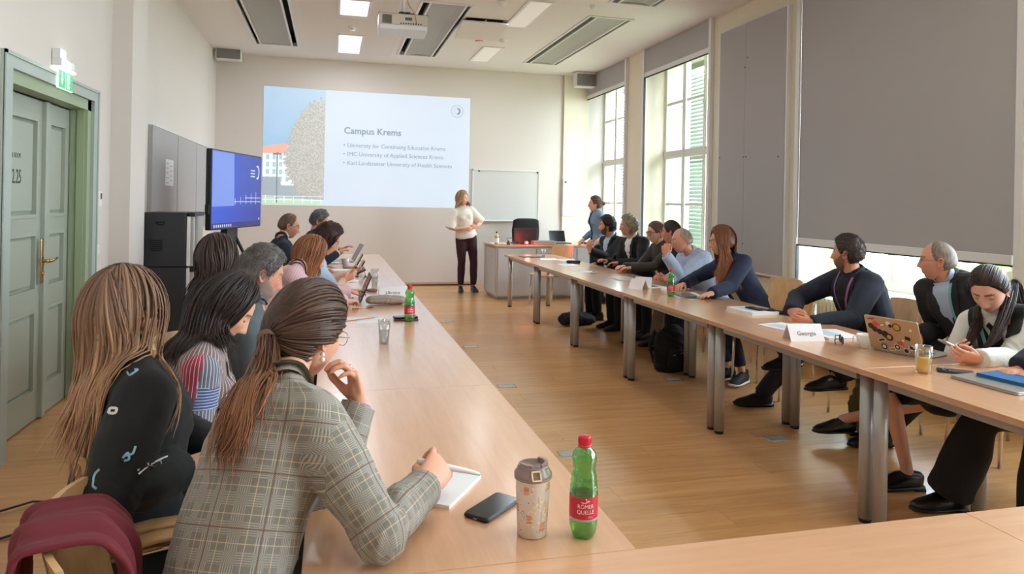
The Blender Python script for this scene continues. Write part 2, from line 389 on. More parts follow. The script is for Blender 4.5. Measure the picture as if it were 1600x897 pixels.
# ================================================================== door
door = thing('door_1', (XL, 5.1, 0), None, None, kind='structure'); del_ = None
def dloc(m, name, mm, par=door):   # world coordinates -> relative to the door
    return m.build(name, mm, par, M=T(-XL, -5.1, 0))
fm = MB()
fm.box(XLD - .001, XLD + .022, 4.37, 4.478, 0, 2.262).box(XLD - .001, XLD + .022, 5.869, 5.967, 0, 2.262).box(XLD - .001, XLD + .022, 4.478, 5.869, 2.175, 2.262)
fm.box(XLD + .018, XLD + .03, 4.37, 4.39, 0, 2.262).box(XLD + .018, XLD + .03, 5.947, 5.967, 0, 2.262).box(XLD + .018, XLD + .03, 4.37, 5.967, 2.242, 2.262)
dloc(fm, 'frame', 'frame_paint')
jm = MB(); jm.box(XL, XLD, 5.797, 5.869, 0, 2.18).box(XL, XLD, 4.455, 4.486, 0, 2.18).box(XL, XLD, 4.478, 5.869, 2.10, 2.18); jm.box(XL + .05, XLD - .02, 5.785, 5.797, 0, 2.10)
dloc(jm, 'jamb', 'green_jamb')
def leaf(y0, y1, name, panels, stile=.1):
    m = MB(); xb, xf = XL - .04, XL
    # stiles and rails around sunk panels
    m.box(xb, xf, y0, y0 + stile, .01, 2.09).box(xb, xf, y1 - stile, y1, .01, 2.09)
    zs = [.01] + [z for p in panels for z in p] + [2.09]
    for a, b in zip(zs[0::2], zs[1::2]): m.box(xb, xf, y0 + stile, y1 - stile, a, b)
    lf = dloc(m, name, 'green_paint')
    for z0, z1 in panels:
        q = MB(); a, b = y0 + stile, y1 - stile
        q.box(xb, xf - .022, a, b, z0, z1)
        # raised field with sloping edges
        e = .035
        vs = [(xf - .022, a + .014, z0 + .014), (xf - .022, b - .014, z0 + .014), (xf - .022, b - .014, z1 - .014), (xf - .022, a + .014, z1 - .014), (xf - .009, a + e, z0 + e), (xf - .009, b - e, z0 + e), (xf - .009, b - e, z1 - e), (xf - .009, a + e, z1 - e)]
        q.add(vs, [(4, 5, 6, 7), (0, 1, 5, 4), (1, 2, 6, 5), (2, 3, 7, 6), (3, 0, 4, 7)])
        o = q.build('panel', 'green_paint', lf)
        f2 = MB()   # moulding proud of the leaf
        for (c0, c1, d0, d1) in ((a - .012, a + .01, z0 - .012, z1 + .012), (b - .01, b + .012, z0 - .012, z1 + .012)): f2.box(xf - .021, xf + .008, c0, c1, d0, d1)
        for (d0, d1) in ((z0 - .012, z0 + .01), (z1 - .01, z1 + .012)): f2.box(xf - .021, xf + .0075, a + .01, b - .01, d0, d1)
        f2.build('moulding', 'green_paint', lf)
    for c in lf.children: c.data.transform(T(-XL, -5.1, 0)); 
    return lf
P3 = [(.20, .72), (.86, 1.22), (1.34, 1.96)]
lfA = leaf(4.488, 5.305, 'door_leaf', P3)
lfB = leaf(5.33, 5.785, 'door_leaf', P3, .085)
dloc(MB().rbox(XL - .01, XL + .03, 5.29, 5.345, .01, 2.09, .008), 'cover_strip', 'green_paint')
hp = MB().rbox(XL + .028, XL + .036, 5.215, 5.255, .90, 1.19, .008, axis='X')
hm = dloc(hp, 'handle_plate', 'brass')
hb = MB().cyl((XL + .036, 5.235, 1.045), (XL + .075, 5.235, 1.045), .011).tube([(XL + .07, 5.235, 1.045), (XL + .08, 5.245, 1.045), (XL + .082, 5.30, 1.048), (XL + .078, 5.36, 1.055)], [.011, .011, .009, .008], 10)
hb.cyl((XL + .036, 5.235, .965), (XL + .043, 5.235, .965), .012)
dloc(hb, 'handle', 'brass')
MTX = frame((XL - .0, 4.6, 1.6), (0, 1, 0), (0, 0, 1))
text_mesh('room_number', '2.25', .125, T(.001 - 0, 0, 0) @ T(-XL, -5.1, 0) @ frame((XL - .0085, 4.868, 1.545), (0, 1, 0), (0, 0, 1)), 'door_lettering', door, sx=.62)
text_mesh('room_word', 'R ROOM', .045, T(-XL, -5.1, 0) @ frame((XL - .0085, 4.868, 1.70), (0, 1, 0), (0, 0, 1)), 'door_lettering', door, sx=.7)
# exit sign on the architrave
ex = thing('exit_sign', (XLD, 5.2, 2.3), 'small lit green emergency exit sign above the green door', 'exit sign')
mat('exit_green', (60, 170, 110), .4, emit=(70, 190, 120), estr=.45)
mat('exit_white', (240, 250, 240), .4, emit=(235, 255, 240), estr=1.0)
mat('exit_tube', (255, 255, 255), .4, emit=(225, 255, 240), estr=3.0)
MB().rbox(0, .06, -.12, .12, .0, .05, .008).box(.004, .05, -.12, -.02, .05, .11).build('housing', 'white_plastic', ex)
MB().box(.012, .05, -.11, .17, -.012, .0).build('light_tube', 'exit_tube', ex)
ax = MB().box(.024, .034, -.10, .16, -.135, -.012); ax.build('sign_plate', 'exit_white', ex)
MB().box(.035, .036, -.095, .025, -.13, -.018).box(.035, .036, .035, .155, -.13, -.018).build('green_field', 'exit_green', ex)
pg = MB(); Z0 = .0365   # arrow and running figure beside a door
pg.add([(Z0, -.035 - .02, -.07), (Z0, -.035 + .02, -.07), (Z0, -.035, -.11)], [(0, 1, 2)]).box(Z0 - .0002, Z0, -.041, -.029, -.075, -.03)
pg.box(Z0 - .0002, Z0, .055, .10, -.12, -.03)
pg.build('pictogram', 'exit_white', ex)
pf = MB().box(Z0 + .0001, Z0 + .0004, .078, .09, -.085, -.06).box(Z0 + .0001, Z0 + .0004, .07, .082, -.115, -.085).box(Z0 + .0001, Z0 + .0004, .086, .098, -.105, -.085).box(Z0 + .0001, Z0 + .0004, .08, .09, -.055, -.042)
pf.build('running_figure', 'exit_green', ex)
l_ = bpy.data.lights.new('exit_light', 'POINT'); l_.energy = 1.2; l_.color = (.8, 1, .9); l_.shadow_soft_size = .04; lo = bpy.data.objects.new('exit_light', l_); COL.objects.link(lo); lo.location = (XLD + .06, 5.17, 2.33)
th = thing('thermostat', (XLD, 6.045, 1.45), 'small white wall thermostat beside the door frame', 'thermostat')
MB().rbox(0, .022, -.04, .04, -.06, .06, .006, axis='X').build('case', 'white_plastic', th); MB().box(.0221, .0235, .0, .032, .0, .045).build('display', 'dark_grey', th)
sw = thing('light_switch', (XLD, 6.037, 1.06), 'square white light switch below the thermostat', 'switch')
MB().rbox(0, .012, -.04, .04, -.04, .04, .006, axis='X').build('plate', 'white_plastic', sw); MB().rbox(.012, .018, -.028, .028, -.028, .028, .004, axis='X').build('rocker', 'white_plastic', sw)

# ================================================================== pinboards
def board(name, y0, y1, z0, z1, xw, sgn, label, grp, joints=(), edge='white_metal'):
    t = thing(name, (xw, (y0 + y1) / 2, (z0 + z1) / 2), label, 'pinboard', grp); o = T(-xw, -(y0 + y1) / 2, -(z0 + z1) / 2)
    x1 = xw + sgn * .05
    a, b = sorted((xw, x1)); MB().box(a, b, y0, y1, z0, z1).build('frame', edge, t, M=o)
    c, d = sorted((x1, x1 + sgn * .004)); ys_ = [y0 + .012] + list(joints) + [y1 - .012]
    for i in range(len(ys_) - 1): MB().box(c, d, ys_[i] + .002, ys_[i + 1] - .002, z0 + .012, z1 - .012).build('panel', 'panel_grey', t, M=o)
    return t
for i, (a, b) in enumerate(((8.07, 9.345), (9.35, 10.585), (10.59, 11.83))):
    t = thing('pinboard', (XL, (a + b) / 2, 1.63), ['grey pinboard with a paper sheet on the left wall', 'grey pinboard between the sheet-bearing board and the far one', 'grey pinboard on the left wall behind the screen edge'][i], 'pinboard', 'grey pinboards on the left wall')
    h = (b - a) / 2
    MB().box(0, .035, -h, h, -.59, .59).build('frame', 'silver_leg', t); MB().box(.0351, .040, -h + .008, h - .008, -.582, .582).build('panel', 'panel_grey', t)
    MB().box(0, .042, -h, h, .59, .598).build('top_rail', 'white_metal', t)
ps = thing('paper_sheet', (XL + .042, 8.89, 1.75), 'white printed paper sheet pinned to the grey board', 'paper')
MB().box(0, .001, -.21, .21, -.15, .15).build('sheet', 'white_paper', ps)
pr = MB(); random.seed(3)
for q in range(9): pr.box(.0011, .0014, -.17 + .2 * (q % 2), -.02 + .2 * (q % 2) - random.random() * .05, .10 - .028 * q, .112 - .028 * q)
pr.build('print_lines', mat('grey_print', (190, 190, 194), .8), ps)
random.seed(5)
pb2 = thing('wall_panel', (XR, 7.06, 2.165), 'tall grey acoustic panel between the two long blinds', 'wall panel')
MB().box(-.05, 0, -.67, .66, -1.42, 1.41).build('frame', 'white_metal', pb2)
MB().box(-.056, -.05, -.645, .088, -1.395, 1.40).build('panel', 'panel_grey', pb2); MB().box(-.056, -.05, .092, .635, -1.395, 1.40).build('panel', 'panel_grey', pb2)
pm = MB()
for yy, zz in ((-.55, -.15), (.05, -.12), (.1, -.12), (.1, .9), (.08, -1.1), (.6, -.1), (.05, 1.0)): pm.cyl((-.06, yy, zz), (-.056, yy, zz), .008)
pm.build('screw', 'dark_grey', pb2)
# ================================================================== windows, shutters, blinds, radiators
def window(idx, y0, y1, frames, mull, xg=4.93, zb=.74, zt=3.6, bars=(1.50, 3.0), trans=(2.18, 2.29)):
    t = thing('window_%d' % idx, (xg, (y0 + y1) / 2, 0), None, None, kind='structure'); o = T(-xg, -(y0 + y1) / 2, 0)
    m = MB(); x0, x1 = xg - .035, xg + .035
    m.box(x0, x1, y0, y0 + .05, zb, zt).box(x0, x1, y1 - .05, y1, zb, zt).box(x0, x1, y0, y1, zb, zb + .09).box(x0, x1, y0, y1, zt - .06, zt)
    m.box(x0 - .01, x1, y0, y1, trans[0], trans[1]).box(x0 - .018, x1, y0, y1, (trans[0] + trans[1]) / 2 - .008, (trans[0] + trans[1]) / 2 + .008)
    m.build('window_frame', 'window_white', t, M=o)
    cuts = [y0 + .05] + [y_ for y_ in mull] + [y1 - .05]
    for y_ in mull:
        q = MB().box(x0 - .008, x1, y_ - .045, y_ + .045, zb + .09, zt - .06); q.box(x0 - .02, x0, y_ - .012, y_ + .012, zb + .09, zt - .06)
        for zz in (1.5, 2.9): q.cyl((x0 - .01, y_ + .03, zz), (x0 - .03, y_ + .03, zz), .01)
        q.build('mullion', 'window_white', t, M=o)
    q = MB()
    for z in bars: q.box(xg - .02, xg + .02, y0 + .05, y1 - .05, z - .018, z + .018)
    q.build('glazing_bar', 'window_white', t, M=o)
    zz = [zb + .09, bars[0], trans[0], trans[1], bars[1], zt - .06]; zz = [(zb + .09, bars[0] - .018), (bars[0] + .018, trans[0]), (trans[1], bars[1] - .018), (bars[1] + .018, zt - .06)]
    for i in range(len(cuts) - 1):
        for a, b in zz: MB().box(xg - .003, xg + .003, cuts[i] + (.045 if i else 0), cuts[i + 1] - (.045 if i < len(cuts) - 2 else 0), a, b).build('pane', 'window_glass', t, M=o)
    MB().box(XR - .02, xg - .03, y0 + .0, y1 - .0, zb - .03, zb).build('sill', 'window_white', t, M=o)
    return t
window(1, 10.63, 12.37, 0, (11.21, 11.80))
window(2, 7.99, 9.88, 0, (8.68, 9.27))
window(3, 3.88, 6.18, 0, (4.60, 5.38), xg=4.97)
window(4, 1.72, 3.53, 0, (2.3, 2.95)); window(5, -1.18, .98, 0, (-.45, .25))
def shutter(y0, y1, ang, label, x=5.22, z0=.8, z1=3.6, n=46, hinge=0):
    w_ = y1 - y0; t = thing('window_shutter', (x, y0, z0), label, 'shutter', 'louvred shutters outside the far windows', rz=ang)
    h = z1 - z0
    MB().box(-.02, .02, 0, .05, 0, h).box(-.02, .02, w_ - .05, w_, 0, h).box(-.02, .02, .05, w_ - .05, 0, .08).box(-.02, .02, .05, w_ - .05, h - .08, h).box(-.02, .02, .05, w_ - .05, h / 2 - .03, h / 2 + .03).build('frame', 'shutter_green', t)
    s = MB()
    for i in range(n):
        z = .09 + (h - .2) * i / n
        M = T(0, 0, z) @ RY(math.radians(-38)); s.box(-.036, .036, .05, w_ - .05, -.004, .004, M=M)
    o = s.build('slats', 'shutter_green', t); o['kind'] = 'stuff'
for (a, b) in ((8.82, 9.74), (11.55, 12.62)):
    shutter(a, b, 0, 'closed pale green louvred shutter outside the ' + ('second' if a < 9 else 'farthest') + ' window')
    if a < 9: shutter(b + .14, b + .66, math.radians(-90), 'half open pale green louvred shutter outside the ' + ('second' if a < 9 else 'farthest') + ' window', x=5.215)
def blind(y0, y1, zb, label, gap=True, zt=HC):
    t = thing('roller_blind', (XR, (y0 + y1) / 2, zb), label, 'blind', 'grey roller blinds over the windows'); h = (y1 - y0) / 2
    c = MB(); nz = 14; ny = 24; vs = []; fs = []
    for i in range(nz + 1):
        for j in range(ny + 1):
            yy = -h + .001 + (2 * h - .002) * j / ny; z = .065 + (zt - zb - .075) * i / nz
            vs.append((-.03 + .004 * math.sin(yy * 5 + z * 1.3) * min(1, (zt - zb)), yy, z))
    for i in range(nz):
        for j in range(ny): a = i * (ny + 1) + j; fs.append((a, a + 1, a + ny + 2, a + ny + 1))
    c.add(vs, fs, 0, True).build('cloth', 'blind_cloth', t)
    MB().rbox(-.045, -.015, -h + .015, h - .015, .0, .068, .006, axis='Y').build('bottom_bar', 'white_metal', t)
    MB().box(-.04, -.018, -h + .015, h - .015, -.012, .0).build('seal', 'black_gap', t)
    zl = .735 - zb
    MB().box(-.05, 0, -h - .055, -h, zl, zt - zb - .002).build('side_rail', 'white_metal', t)
    MB().box(-.05, 0, h, h + .055, zl, zt - zb - .002).build('side_rail', 'white_metal', t) if y1 < 12.3 else MB().box(-.05, 0, h - .0, h + .012, zl, zt - zb - .002).build('side_rail', 'white_metal', t)
    MB().box(-.05, -.02, h - .012, h, zl, 0).build('guide', 'black_plastic', t)
    return t
blind(10.61, 12.37, 3.40, 'mostly raised grey roller blind over the farthest window')
blind(7.99, 9.88, 3.40, 'mostly raised grey roller blind over the second window from the far wall')
blind(3.86, 6.2, 1.115, 'huge lowered grey roller blind behind the seated men')
def radiator(y0, y1, label, z0=.12, z1=.67):
    t = thing('radiator', (4.41, (y0 + y1) / 2, z0), label, 'radiator', 'ribbed radiators below the windows')
    n = int((y1 - y0) / .05); h = z1 - z0
    m0 = MB().rbox(-.07, .07, -.017, .017, 0, h, .015); base = m0.build('rib', 'radiator_paint', t); base.location = (0, y0 - (y0 + y1) / 2 + .025, 0)
    for i in range(1, n):
        c = base.copy(); COL.objects.link(c); c.parent = t; c.location = (0, y0 - (y0 + y1) / 2 + .025 + .05 * i, 0)
    MB().cyl((0, -(y1 - y0) / 2, .06), (0, (y1 - y0) / 2, .06), .018).cyl((0, -(y1 - y0) / 2, h - .06), (0, (y1 - y0) / 2, h - .06), .018).build('pipe', 'radiator_paint', t)
    MB().box(-.05, .05, y0 - (y0 + y1) / 2 + .1, y0 - (y0 + y1) / 2 + .13, -z0, 0).box(-.05, .05, (y1 - y0) / 2 - .13, (y1 - y0) / 2 - .1, -z0, 0).box(.05, .165, -.3, -.27, h * .7, h * .7 + .03).build('bracket', 'radiator_paint', t)
mat('radiator_paint', (222, 220, 196), .45)
radiator(4.0, 6.08, 'cream ribbed radiator under the lowered blind'); radiator(8.1, 9.8, 'cream ribbed radiator under the second window'); radiator(10.8, 12.2, 'cream ribbed radiator under the farthest window')
# ================================================================== garden outside
mat('leaf_green', (120, 160, 70), .8, var=.35, vscale=3); mat('lawn_green', (168, 176, 140), .9, var=.2, vscale=2); mat('bark', (90, 75, 60), .9)
gm = struct('ground_outside', MB().box(5.05, 40, -20, 40, -4.2, -4.0), 'lawn_green')  # ground tone lightened to bounce daylight up to the ceiling
random.seed(21)
def tree(x, y, h, r, label):
    t = thing('tree', (x, y, -4.0), label, 'tree', 'leafy trees in the garden'); MB().tube([(0, 0, 0), (.1, .05, h * .5), (0, 0, h * .8)], [.22, .16, .06], 8).build('trunk', 'bark', t)
    m = MB()
    for i in range(900):
        th, ph = random.random() * 2 * PI, math.acos(2 * random.random() - 1); rr = r * random.random() ** .35
        c = Vector((rr * math.sin(ph) * math.cos(th), rr * math.sin(ph) * math.sin(th), h * .72 + rr * 1.1 * math.cos(ph))); a = Vector((random.random() - .5, random.random() - .5, random.random() - .5)).normalized(); b = a.orthogonal().normalized(); s = .16 + .12 * random.random()
        m.quad(c - a * s, c + b * s * .5, c + a * s, c - b * s * .5)
    m.build('foliage', 'leaf_green', t)['kind'] = 'stuff'
for i, (x, y, h, r) in enumerate(((13, 8.6, 8, 2.3), (17, 14.5, 8.5, 2.6), (12, 19.5, 8, 2.4), (18, 5, 8, 2.5), (20, 26, 9, 3))):
    tree(x, y, h, r, ['leafy garden tree seen below the lowered blind behind the bald man', 'leafy garden tree seen below the lowered blind near the bearded man', 'leafy garden tree beyond the far windows', 'leafy garden tree seen beside the young woman', 'tall garden tree farthest from the building'][i])
# ================================================================== speakers, detectors, projector, ceiling devices
def wall_speaker(x, y, z, label, tilt):
    t = thing('wall_speaker', (x, y, z), label, 'speaker', 'grey wall speakers at the ceiling corners', rz=tilt)
    MB().rbox(-.19, .19, -.09, .09, -.13, .13, .02, axis='Y').build('cabinet', 'white_metal', t)
    MB().rbox(-.175, .175, -.097, -.09, -.115, .10, .012, axis='Y').build('grille', 'speaker_grille', t)
    MB().box(-.03, .03, .09, .22, .06, .1).build('bracket', 'white_metal', t)
wall_speaker(-1.62, 12.1, 3.79, 'grey wall speaker in the corner above the large screen', math.radians(3)); wall_speaker(4.36, 12.0, 3.80 - .11, 'grey wall speaker in the corner beside the blind', 0)
def smoke(x, y, r, label, mm='white_plastic'):
    t = thing('smoke_detector', (x, y, HC), label, 'smoke detector'); MB().lathe([(r, 0), (r, -.012), (r * .85, -.03), (r * .6, -.045), (.0, -.05)], seg=20).build('cap', mm, t); MB().lathe([(r * .7, -.026), (r * .78, -.03), (r * .7, -.036)], seg=20).build('ring', 'dark_grey', t)
smoke(.24, 9.9, .06, 'round smoke detector between the two lit ceiling lamps'); smoke(2.36, 9.95, .07, 'round detector with dark ring on the ceiling beside the tilted panel'); smoke(1.9, 8.1, .05, 'small round detector on the ceiling above the projector side')
smoke(2.95, 7.9, .035, 'tiny round detector at the top of the ceiling near the window slot')
rl = thing('ceiling_disc', (2.05, 10.15, HC), 'small disc with a red rim on the ceiling', 'ceiling disc'); MB().lathe([(.05, 0), (.05, -.012), (0, -.015)], seg=16).build('disc', 'white_plastic', rl); MB().lathe([(.05, -.006), (.058, -.006), (.05, -.014)], seg=16).build('rim', mat('red_rim', (230, 90, 90), .5), rl)
# open flap with mount
fp = thing('ceiling_flap', (1.88, 9.2, HC - .02), 'lowered white ceiling flap with a mounting arm behind the projector', 'ceiling flap')
MB().box(-.30, .30, -.29, .29, -.02, 0, M=T(0, 0, -.06) @ RX(math.radians(-9))).build('flap_panel', 'ceiling_paint', fp)
MB().cyl((.02, -.2, .1), (.02, -.2, -.03), .012).cyl((-.06, -.2, -.03), (.1, -.2, -.03), .014).cyl((-.06, -.2, -.03), (.12, -.1, -.05), .006).build('mount_arm', 'steel', fp)
pj = thing('projector', (.70, 7.5, 3.35), 'white ceiling projector with cables on its rear side', 'projector', rz=math.radians(-2))
mat('projector_white', (226, 228, 230), .35); mat('projector_back', (206, 196, 180), .5)
MB().rbox(-.255, .255, -.0, .36, -.085, .08, .03).build('case', 'projector_white', pj)
MB().rbox(-.25, .25, -.008, .004, -.03, .085, .004, axis='Y').build('rear_panel', 'projector_back', pj)
m = MB()
for q in range(14): m.box(-.215 + q * .007, -.2115 + q * .007, -.012, -.006, -.02, .07)
for q in range(8): m.box(.02 + q * .009, .026 + q * .009, -.012, -.006, .02, .05)
m.build('vent_grille', 'dark_grey', pj)['kind'] = 'stuff'
m = MB()
for q in range(9): m.box(-.03 + q * .026, -.018 + q * .026, -.012, -.006, -.02, -.008)
m.box(-.26, .26, .0, .01, .085, .09); m.build('sockets', 'black_plastic', pj)
MB().cyl((.0, .12, .08), (0, .12, .48), .022).build('pole', 'white_metal', pj)
MB().cyl((-.05, .12, .11), (.12, .12, .12), .012).cyl((-.03, -.0, .09), (-.03, .14, .10), .02).cyl((0, .12, .1), (0, .12, .13), .04).cyl((.06, 0, .1), (.0, .12, .12), .012).build('mount', 'black_plastic', pj)
MB().tube([(.0, .1, .42), (.05, .02, .2), (.12, -.03, .08), (.13, -.03, .02), (.14, -.015, -.01)], .005, 6).build('cable', mat('orange_cable', (214, 150, 96), .6), pj)
# ================================================================== projected slide on the far wall: projector light put into glowing flat pieces
sx0, sx1, sz0, sz1 = -1.107, 2.36, 1.363, 3.32
sl = thing('projected_slide', (0, YF, 0), 'bright projected slide with a campus photo and three bullet lines', 'projection')
oY = -.004
def emat(name, c, e=1.0): return mat(name, c, .9, emit=c, estr=e)
def paper_emit(name, make):
    m = bpy.data.materials.new(name); m.use_nodes = True; k = NT(m); make(k); MATS[name] = m; return m
SE = .56
def mk_slide(k):
    tc = k.new('ShaderNodeTexCoord'); nz = k.new('ShaderNodeTexNoise'); nz.inputs['Scale'].default_value = .8; k.link(tc.outputs['Object'], nz.inputs['Vector'])
    mx = k.new('ShaderNodeMix', data_type='RGBA'); mx.inputs[6].default_value = lin(206, 228, 250); mx.inputs[7].default_value = lin(226, 238, 255); k.link(nz.outputs[0], mx.inputs[0])
    k.link(mx.outputs[2], k.b.inputs['Emission Color']); k.b.inputs['Emission Strength'].default_value = SE; k.val(k.b.inputs['Base Color'], lin(140, 138, 134)); k.b.inputs['Roughness'].default_value = .9
paper_emit('slide_white', mk_slide)
def mk_sky(k):
    tc = k.new('ShaderNodeTexCoord'); sp = k.new('ShaderNodeSeparateXYZ'); k.link(tc.outputs['Object'], sp.inputs[0])
    mr = k.new('ShaderNodeMapRange'); mr.inputs['From Min'].default_value = 2.0; mr.inputs['From Max'].default_value = 3.3; k.link(sp.outputs['Z'], mr.inputs[0])
    nz = k.new('ShaderNodeTexNoise'); nz.inputs['Scale'].default_value = 1.6; nz.inputs['Detail'].default_value = 4; k.link(tc.outputs['Object'], nz.inputs['Vector'])
    ma = k.new('ShaderNodeMath', operation='MULTIPLY_ADD'); ma.inputs[1].default_value = .9; ma.inputs[2].default_value = -.45; k.link(nz.outputs[0], ma.inputs[0]); mb_ = k.new('ShaderNodeMath', operation='ADD', use_clamp=True); k.link(ma.outputs[0], mb_.inputs[0]); k.link(mr.outputs[0], mb_.inputs[1])
    mx = k.new('ShaderNodeMix', data_type='RGBA'); mx.inputs[6].default_value = lin(120, 190, 240); mx.inputs[7].default_value = lin(190, 222, 248); k.link(mb_.outputs[0], mx.inputs[0])
    k.link(mx.outputs[2], k.b.inputs['Emission Color']); k.b.inputs['Emission Strength'].default_value = SE; k.val(k.b.inputs['Base Color'], lin(130, 130, 130))
paper_emit('slide_sky', mk_sky)
def mk_tree(k):
    tc = k.new('ShaderNodeTexCoord'); nz = k.new('ShaderNodeTexNoise'); nz.inputs['Scale'].default_value = 58; nz.inputs['Detail'].default_value = 5; nz.inputs['Roughness'].default_value = .7; k.link(tc.outputs['Object'], nz.inputs['Vector'])
    cr = k.new('ShaderNodeValToRGB'); k.link(nz.outputs[0], cr.inputs[0]); e = cr.color_ramp.elements; e[0].position = .36; e[0].color = lin(150, 142, 132); e[1].position = .60; e[1].color = lin(236, 238, 234); n_ = e.new(.47); n_.color = lin(186, 180, 170)
    k.link(cr.outputs[0], k.b.inputs['Emission Color']); k.b.inputs['Emission Strength'].default_value = .45; k.val(k.b.inputs['Base Color'], lin(150, 150, 146))
paper_emit('slide_tree', mk_tree)
def flat(poly, d, name, mm):
    vs = [(x, oY - d, z) for x, z in poly]; return MB().add(vs, [tuple(range(len(vs)))]).build(name, mm, sl)
px1 = -.121
flat([(px1, sz0), (sx1, sz0 - .002), (sx1, sz1 - .01), (px1, 3.316)], 0, 'slide_page', 'slide_white')
flat([(sx0, sz0), (px1, sz0), (px1, 3.316), (sx0, 3.334)], 0, 'slide_photo', 'slide_sky')
def sm(x, z): return (sx0 + x * (px1 - sx0), sz0 + z * 1.955)   # normalised photo coordinates
flat([sm(0, .36), sm(0, .50), sm(.1, .505), sm(.42, .53), sm(.5, .45), sm(.5, .36)], .0004, 'slide_roof', emat('slide_roof_red', (236, 168, 150), .45))
flat([sm(0, .1), sm(0, .44), sm(.55, .44), sm(.62, .1)], .0006, 'slide_building', emat('slide_wall_white', (226, 236, 240), .5))
wm = MB()
for r_ in range(4):
    for c_ in range(5):
        a, b = sm(.05 + c_ * .105, .20 + r_ * .062); MB().add([(a, oY - .0008, b), (a + .055, oY - .0008, b), (a + .055, oY - .0008, b + .085), (a, oY - .0008, b + .085)], [(0, 1, 2, 3)]).build('slide_window', emat('slide_pane_blue', (168, 196, 208), .42), sl)
flat([sm(0, .05), sm(0, .24), sm(.28, .24), sm(.3, .17), sm(.72, .17), sm(.72, .05)], .0009, 'slide_annex', emat('slide_annex_grey', (160, 172, 180), .4))
flat([sm(0, 0), sm(0, .07), sm(1, .05), sm(1, 0)], .0011, 'slide_lawn', emat('slide_lawn_green', (186, 206, 190), .45))
random.seed(4)
tp = []
for q in range(150):   # ragged crown outline running off the right edge of the photo
    a = PI / 2 + PI * q / 149
    rx, rz_ = .64, .45; jag = 1 + .07 * (random.random() - .5) * 2
    x = 1 + rx * math.cos(a) * jag * (1 - .18 * math.sin(a)); z = .47 + rz_ * math.sin(a) * jag
    tp.append(sm(min(x, 1), max(z, .06)))
flat([sm(1, .94)] + tp[1:-1] + [sm(1, .06)], .0013, 'slide_tree_crown', 'slide_tree')
lp = MB(); a, b = sm(.22, .02); lp.box(a, a + .022, oY - .0017, oY - .0015, b, b + .84); lp.box(a - .06, a + .08, oY - .0017, oY - .0015, b + .80, b + .83); lp.build('slide_lamp_post', emat('slide_post_grey', (130, 146, 150), .35), sl)
rp = MB()
for q in range(7): a, b = sm(.05 + q * .15, .02); rp.box(a, a + .008, oY - .0019, oY - .0018, b, b + .13 - .01 * q)
for z in (.045, .075): a, b = sm(0, z); rp.box(a, px1, oY - .0019, oY - .0018, b, b + .008)
rp.build('slide_railing', emat('slide_rail_white', (226, 236, 240), .55), sl)
SM = lambda x, z: frame((x, oY - .001, z), (1, 0, -.004), (0, 0, 1))
mat('slide_ink', (120, 130, 148), .9, emit=(130, 142, 160), estr=.35)
text_mesh('slide_title', 'Campus Krems', .155, SM(.19, 2.60), 'slide_ink', sl, bold=.0022)
for q, s in enumerate(('University for Continuing Education Krems', 'IMC University of Applied Sciences Krems', 'Karl Landsteiner University of Health Sciences')):
    z = 2.37 - q * .150
    text_mesh('slide_line', s, .098, SM(.25, z - .0), 'slide_ink', sl, sx=.98)
    MB().lathe([(0, 0), (.012, 0)], seg=10, M=T(.20, oY - .001, z + .035) @ RX(PI / 2)).build('slide_bullet', 'slide_ink', sl)
lg = MB(); cx, cz = 2.13, 3.07   # round emblem: dotted ring with a half disc
for q in range(34):
    a = 2 * PI * q / 34; M = T(cx + .105 * math.cos(a), oY - .001, cz + .105 * math.sin(a)) @ RY(-a); lg.box(-.009, .009, -.0004, 0, -.0035, .0035, M=M)
hd = [(cx + .062 * math.cos(a), cz + .062 * math.sin(a)) for a in [(-PI / 2 + PI * q / 14) for q in range(15)]] + [(cx + .03 * math.cos(a), cz + .03 * math.sin(a)) for a in [(PI / 2 - PI * q / 10) for q in range(11)]]
lg.add([(x, oY - .001, z) for x, z in hd], [tuple(range(len(hd)))])
for q in range(12):
    a = PI / 2 + PI * q / 11; M = T(cx + .058 * math.cos(a), oY - .001, cz + .058 * math.sin(a)) @ RY(-a); lg.box(-.006, .006, -.0004, 0, -.003, .003, M=M)
lg.build('slide_emblem', 'slide_ink', sl)
# ================================================================== whiteboard and notice on the far wall
wb = thing('whiteboard', (3.04, YF, 1.6), 'wide blank whiteboard in a thin white frame beside the presenter', 'whiteboard')
mat('board_white', (214, 212, 210), .22, coat=.3)
MB().box(-.60, .60, -.018, 0, -.44, .44).build('panel', 'board_white', wb)
MB().box(-.62, -.60, -.03, 0, -.46, .46).box(.60, .62, -.03, 0, -.46, .46).box(-.62, .62, -.03, 0, .44, .46).box(-.62, .62, -.03, 0, -.46, -.44).box(-.56, .6, -.07, -.03, -.46, -.45).build('frame', 'white_metal', wb)
for s_ in (-.5, .58): MB().cyl((s_, -.03, .43), (s_, -.018, .43), .016).build('magnet', 'black_plastic', wb)
nb_ = thing('notice_board', (4.25, YF - .045, 1.585), 'narrow glossy notice panel on the far wall near the window', 'notice board')
MB().box(-.155, .155, -.012, 0, -.34, .34).build('frame', 'steel', nb_); MB().box(-.148, .148, -.016, -.012, -.333, .333).build('panel', 'board_white', nb_)
MB().box(-.12, -.085, -.018, -.016, .27, .30).build('mark', 'dark_grey', nb_)
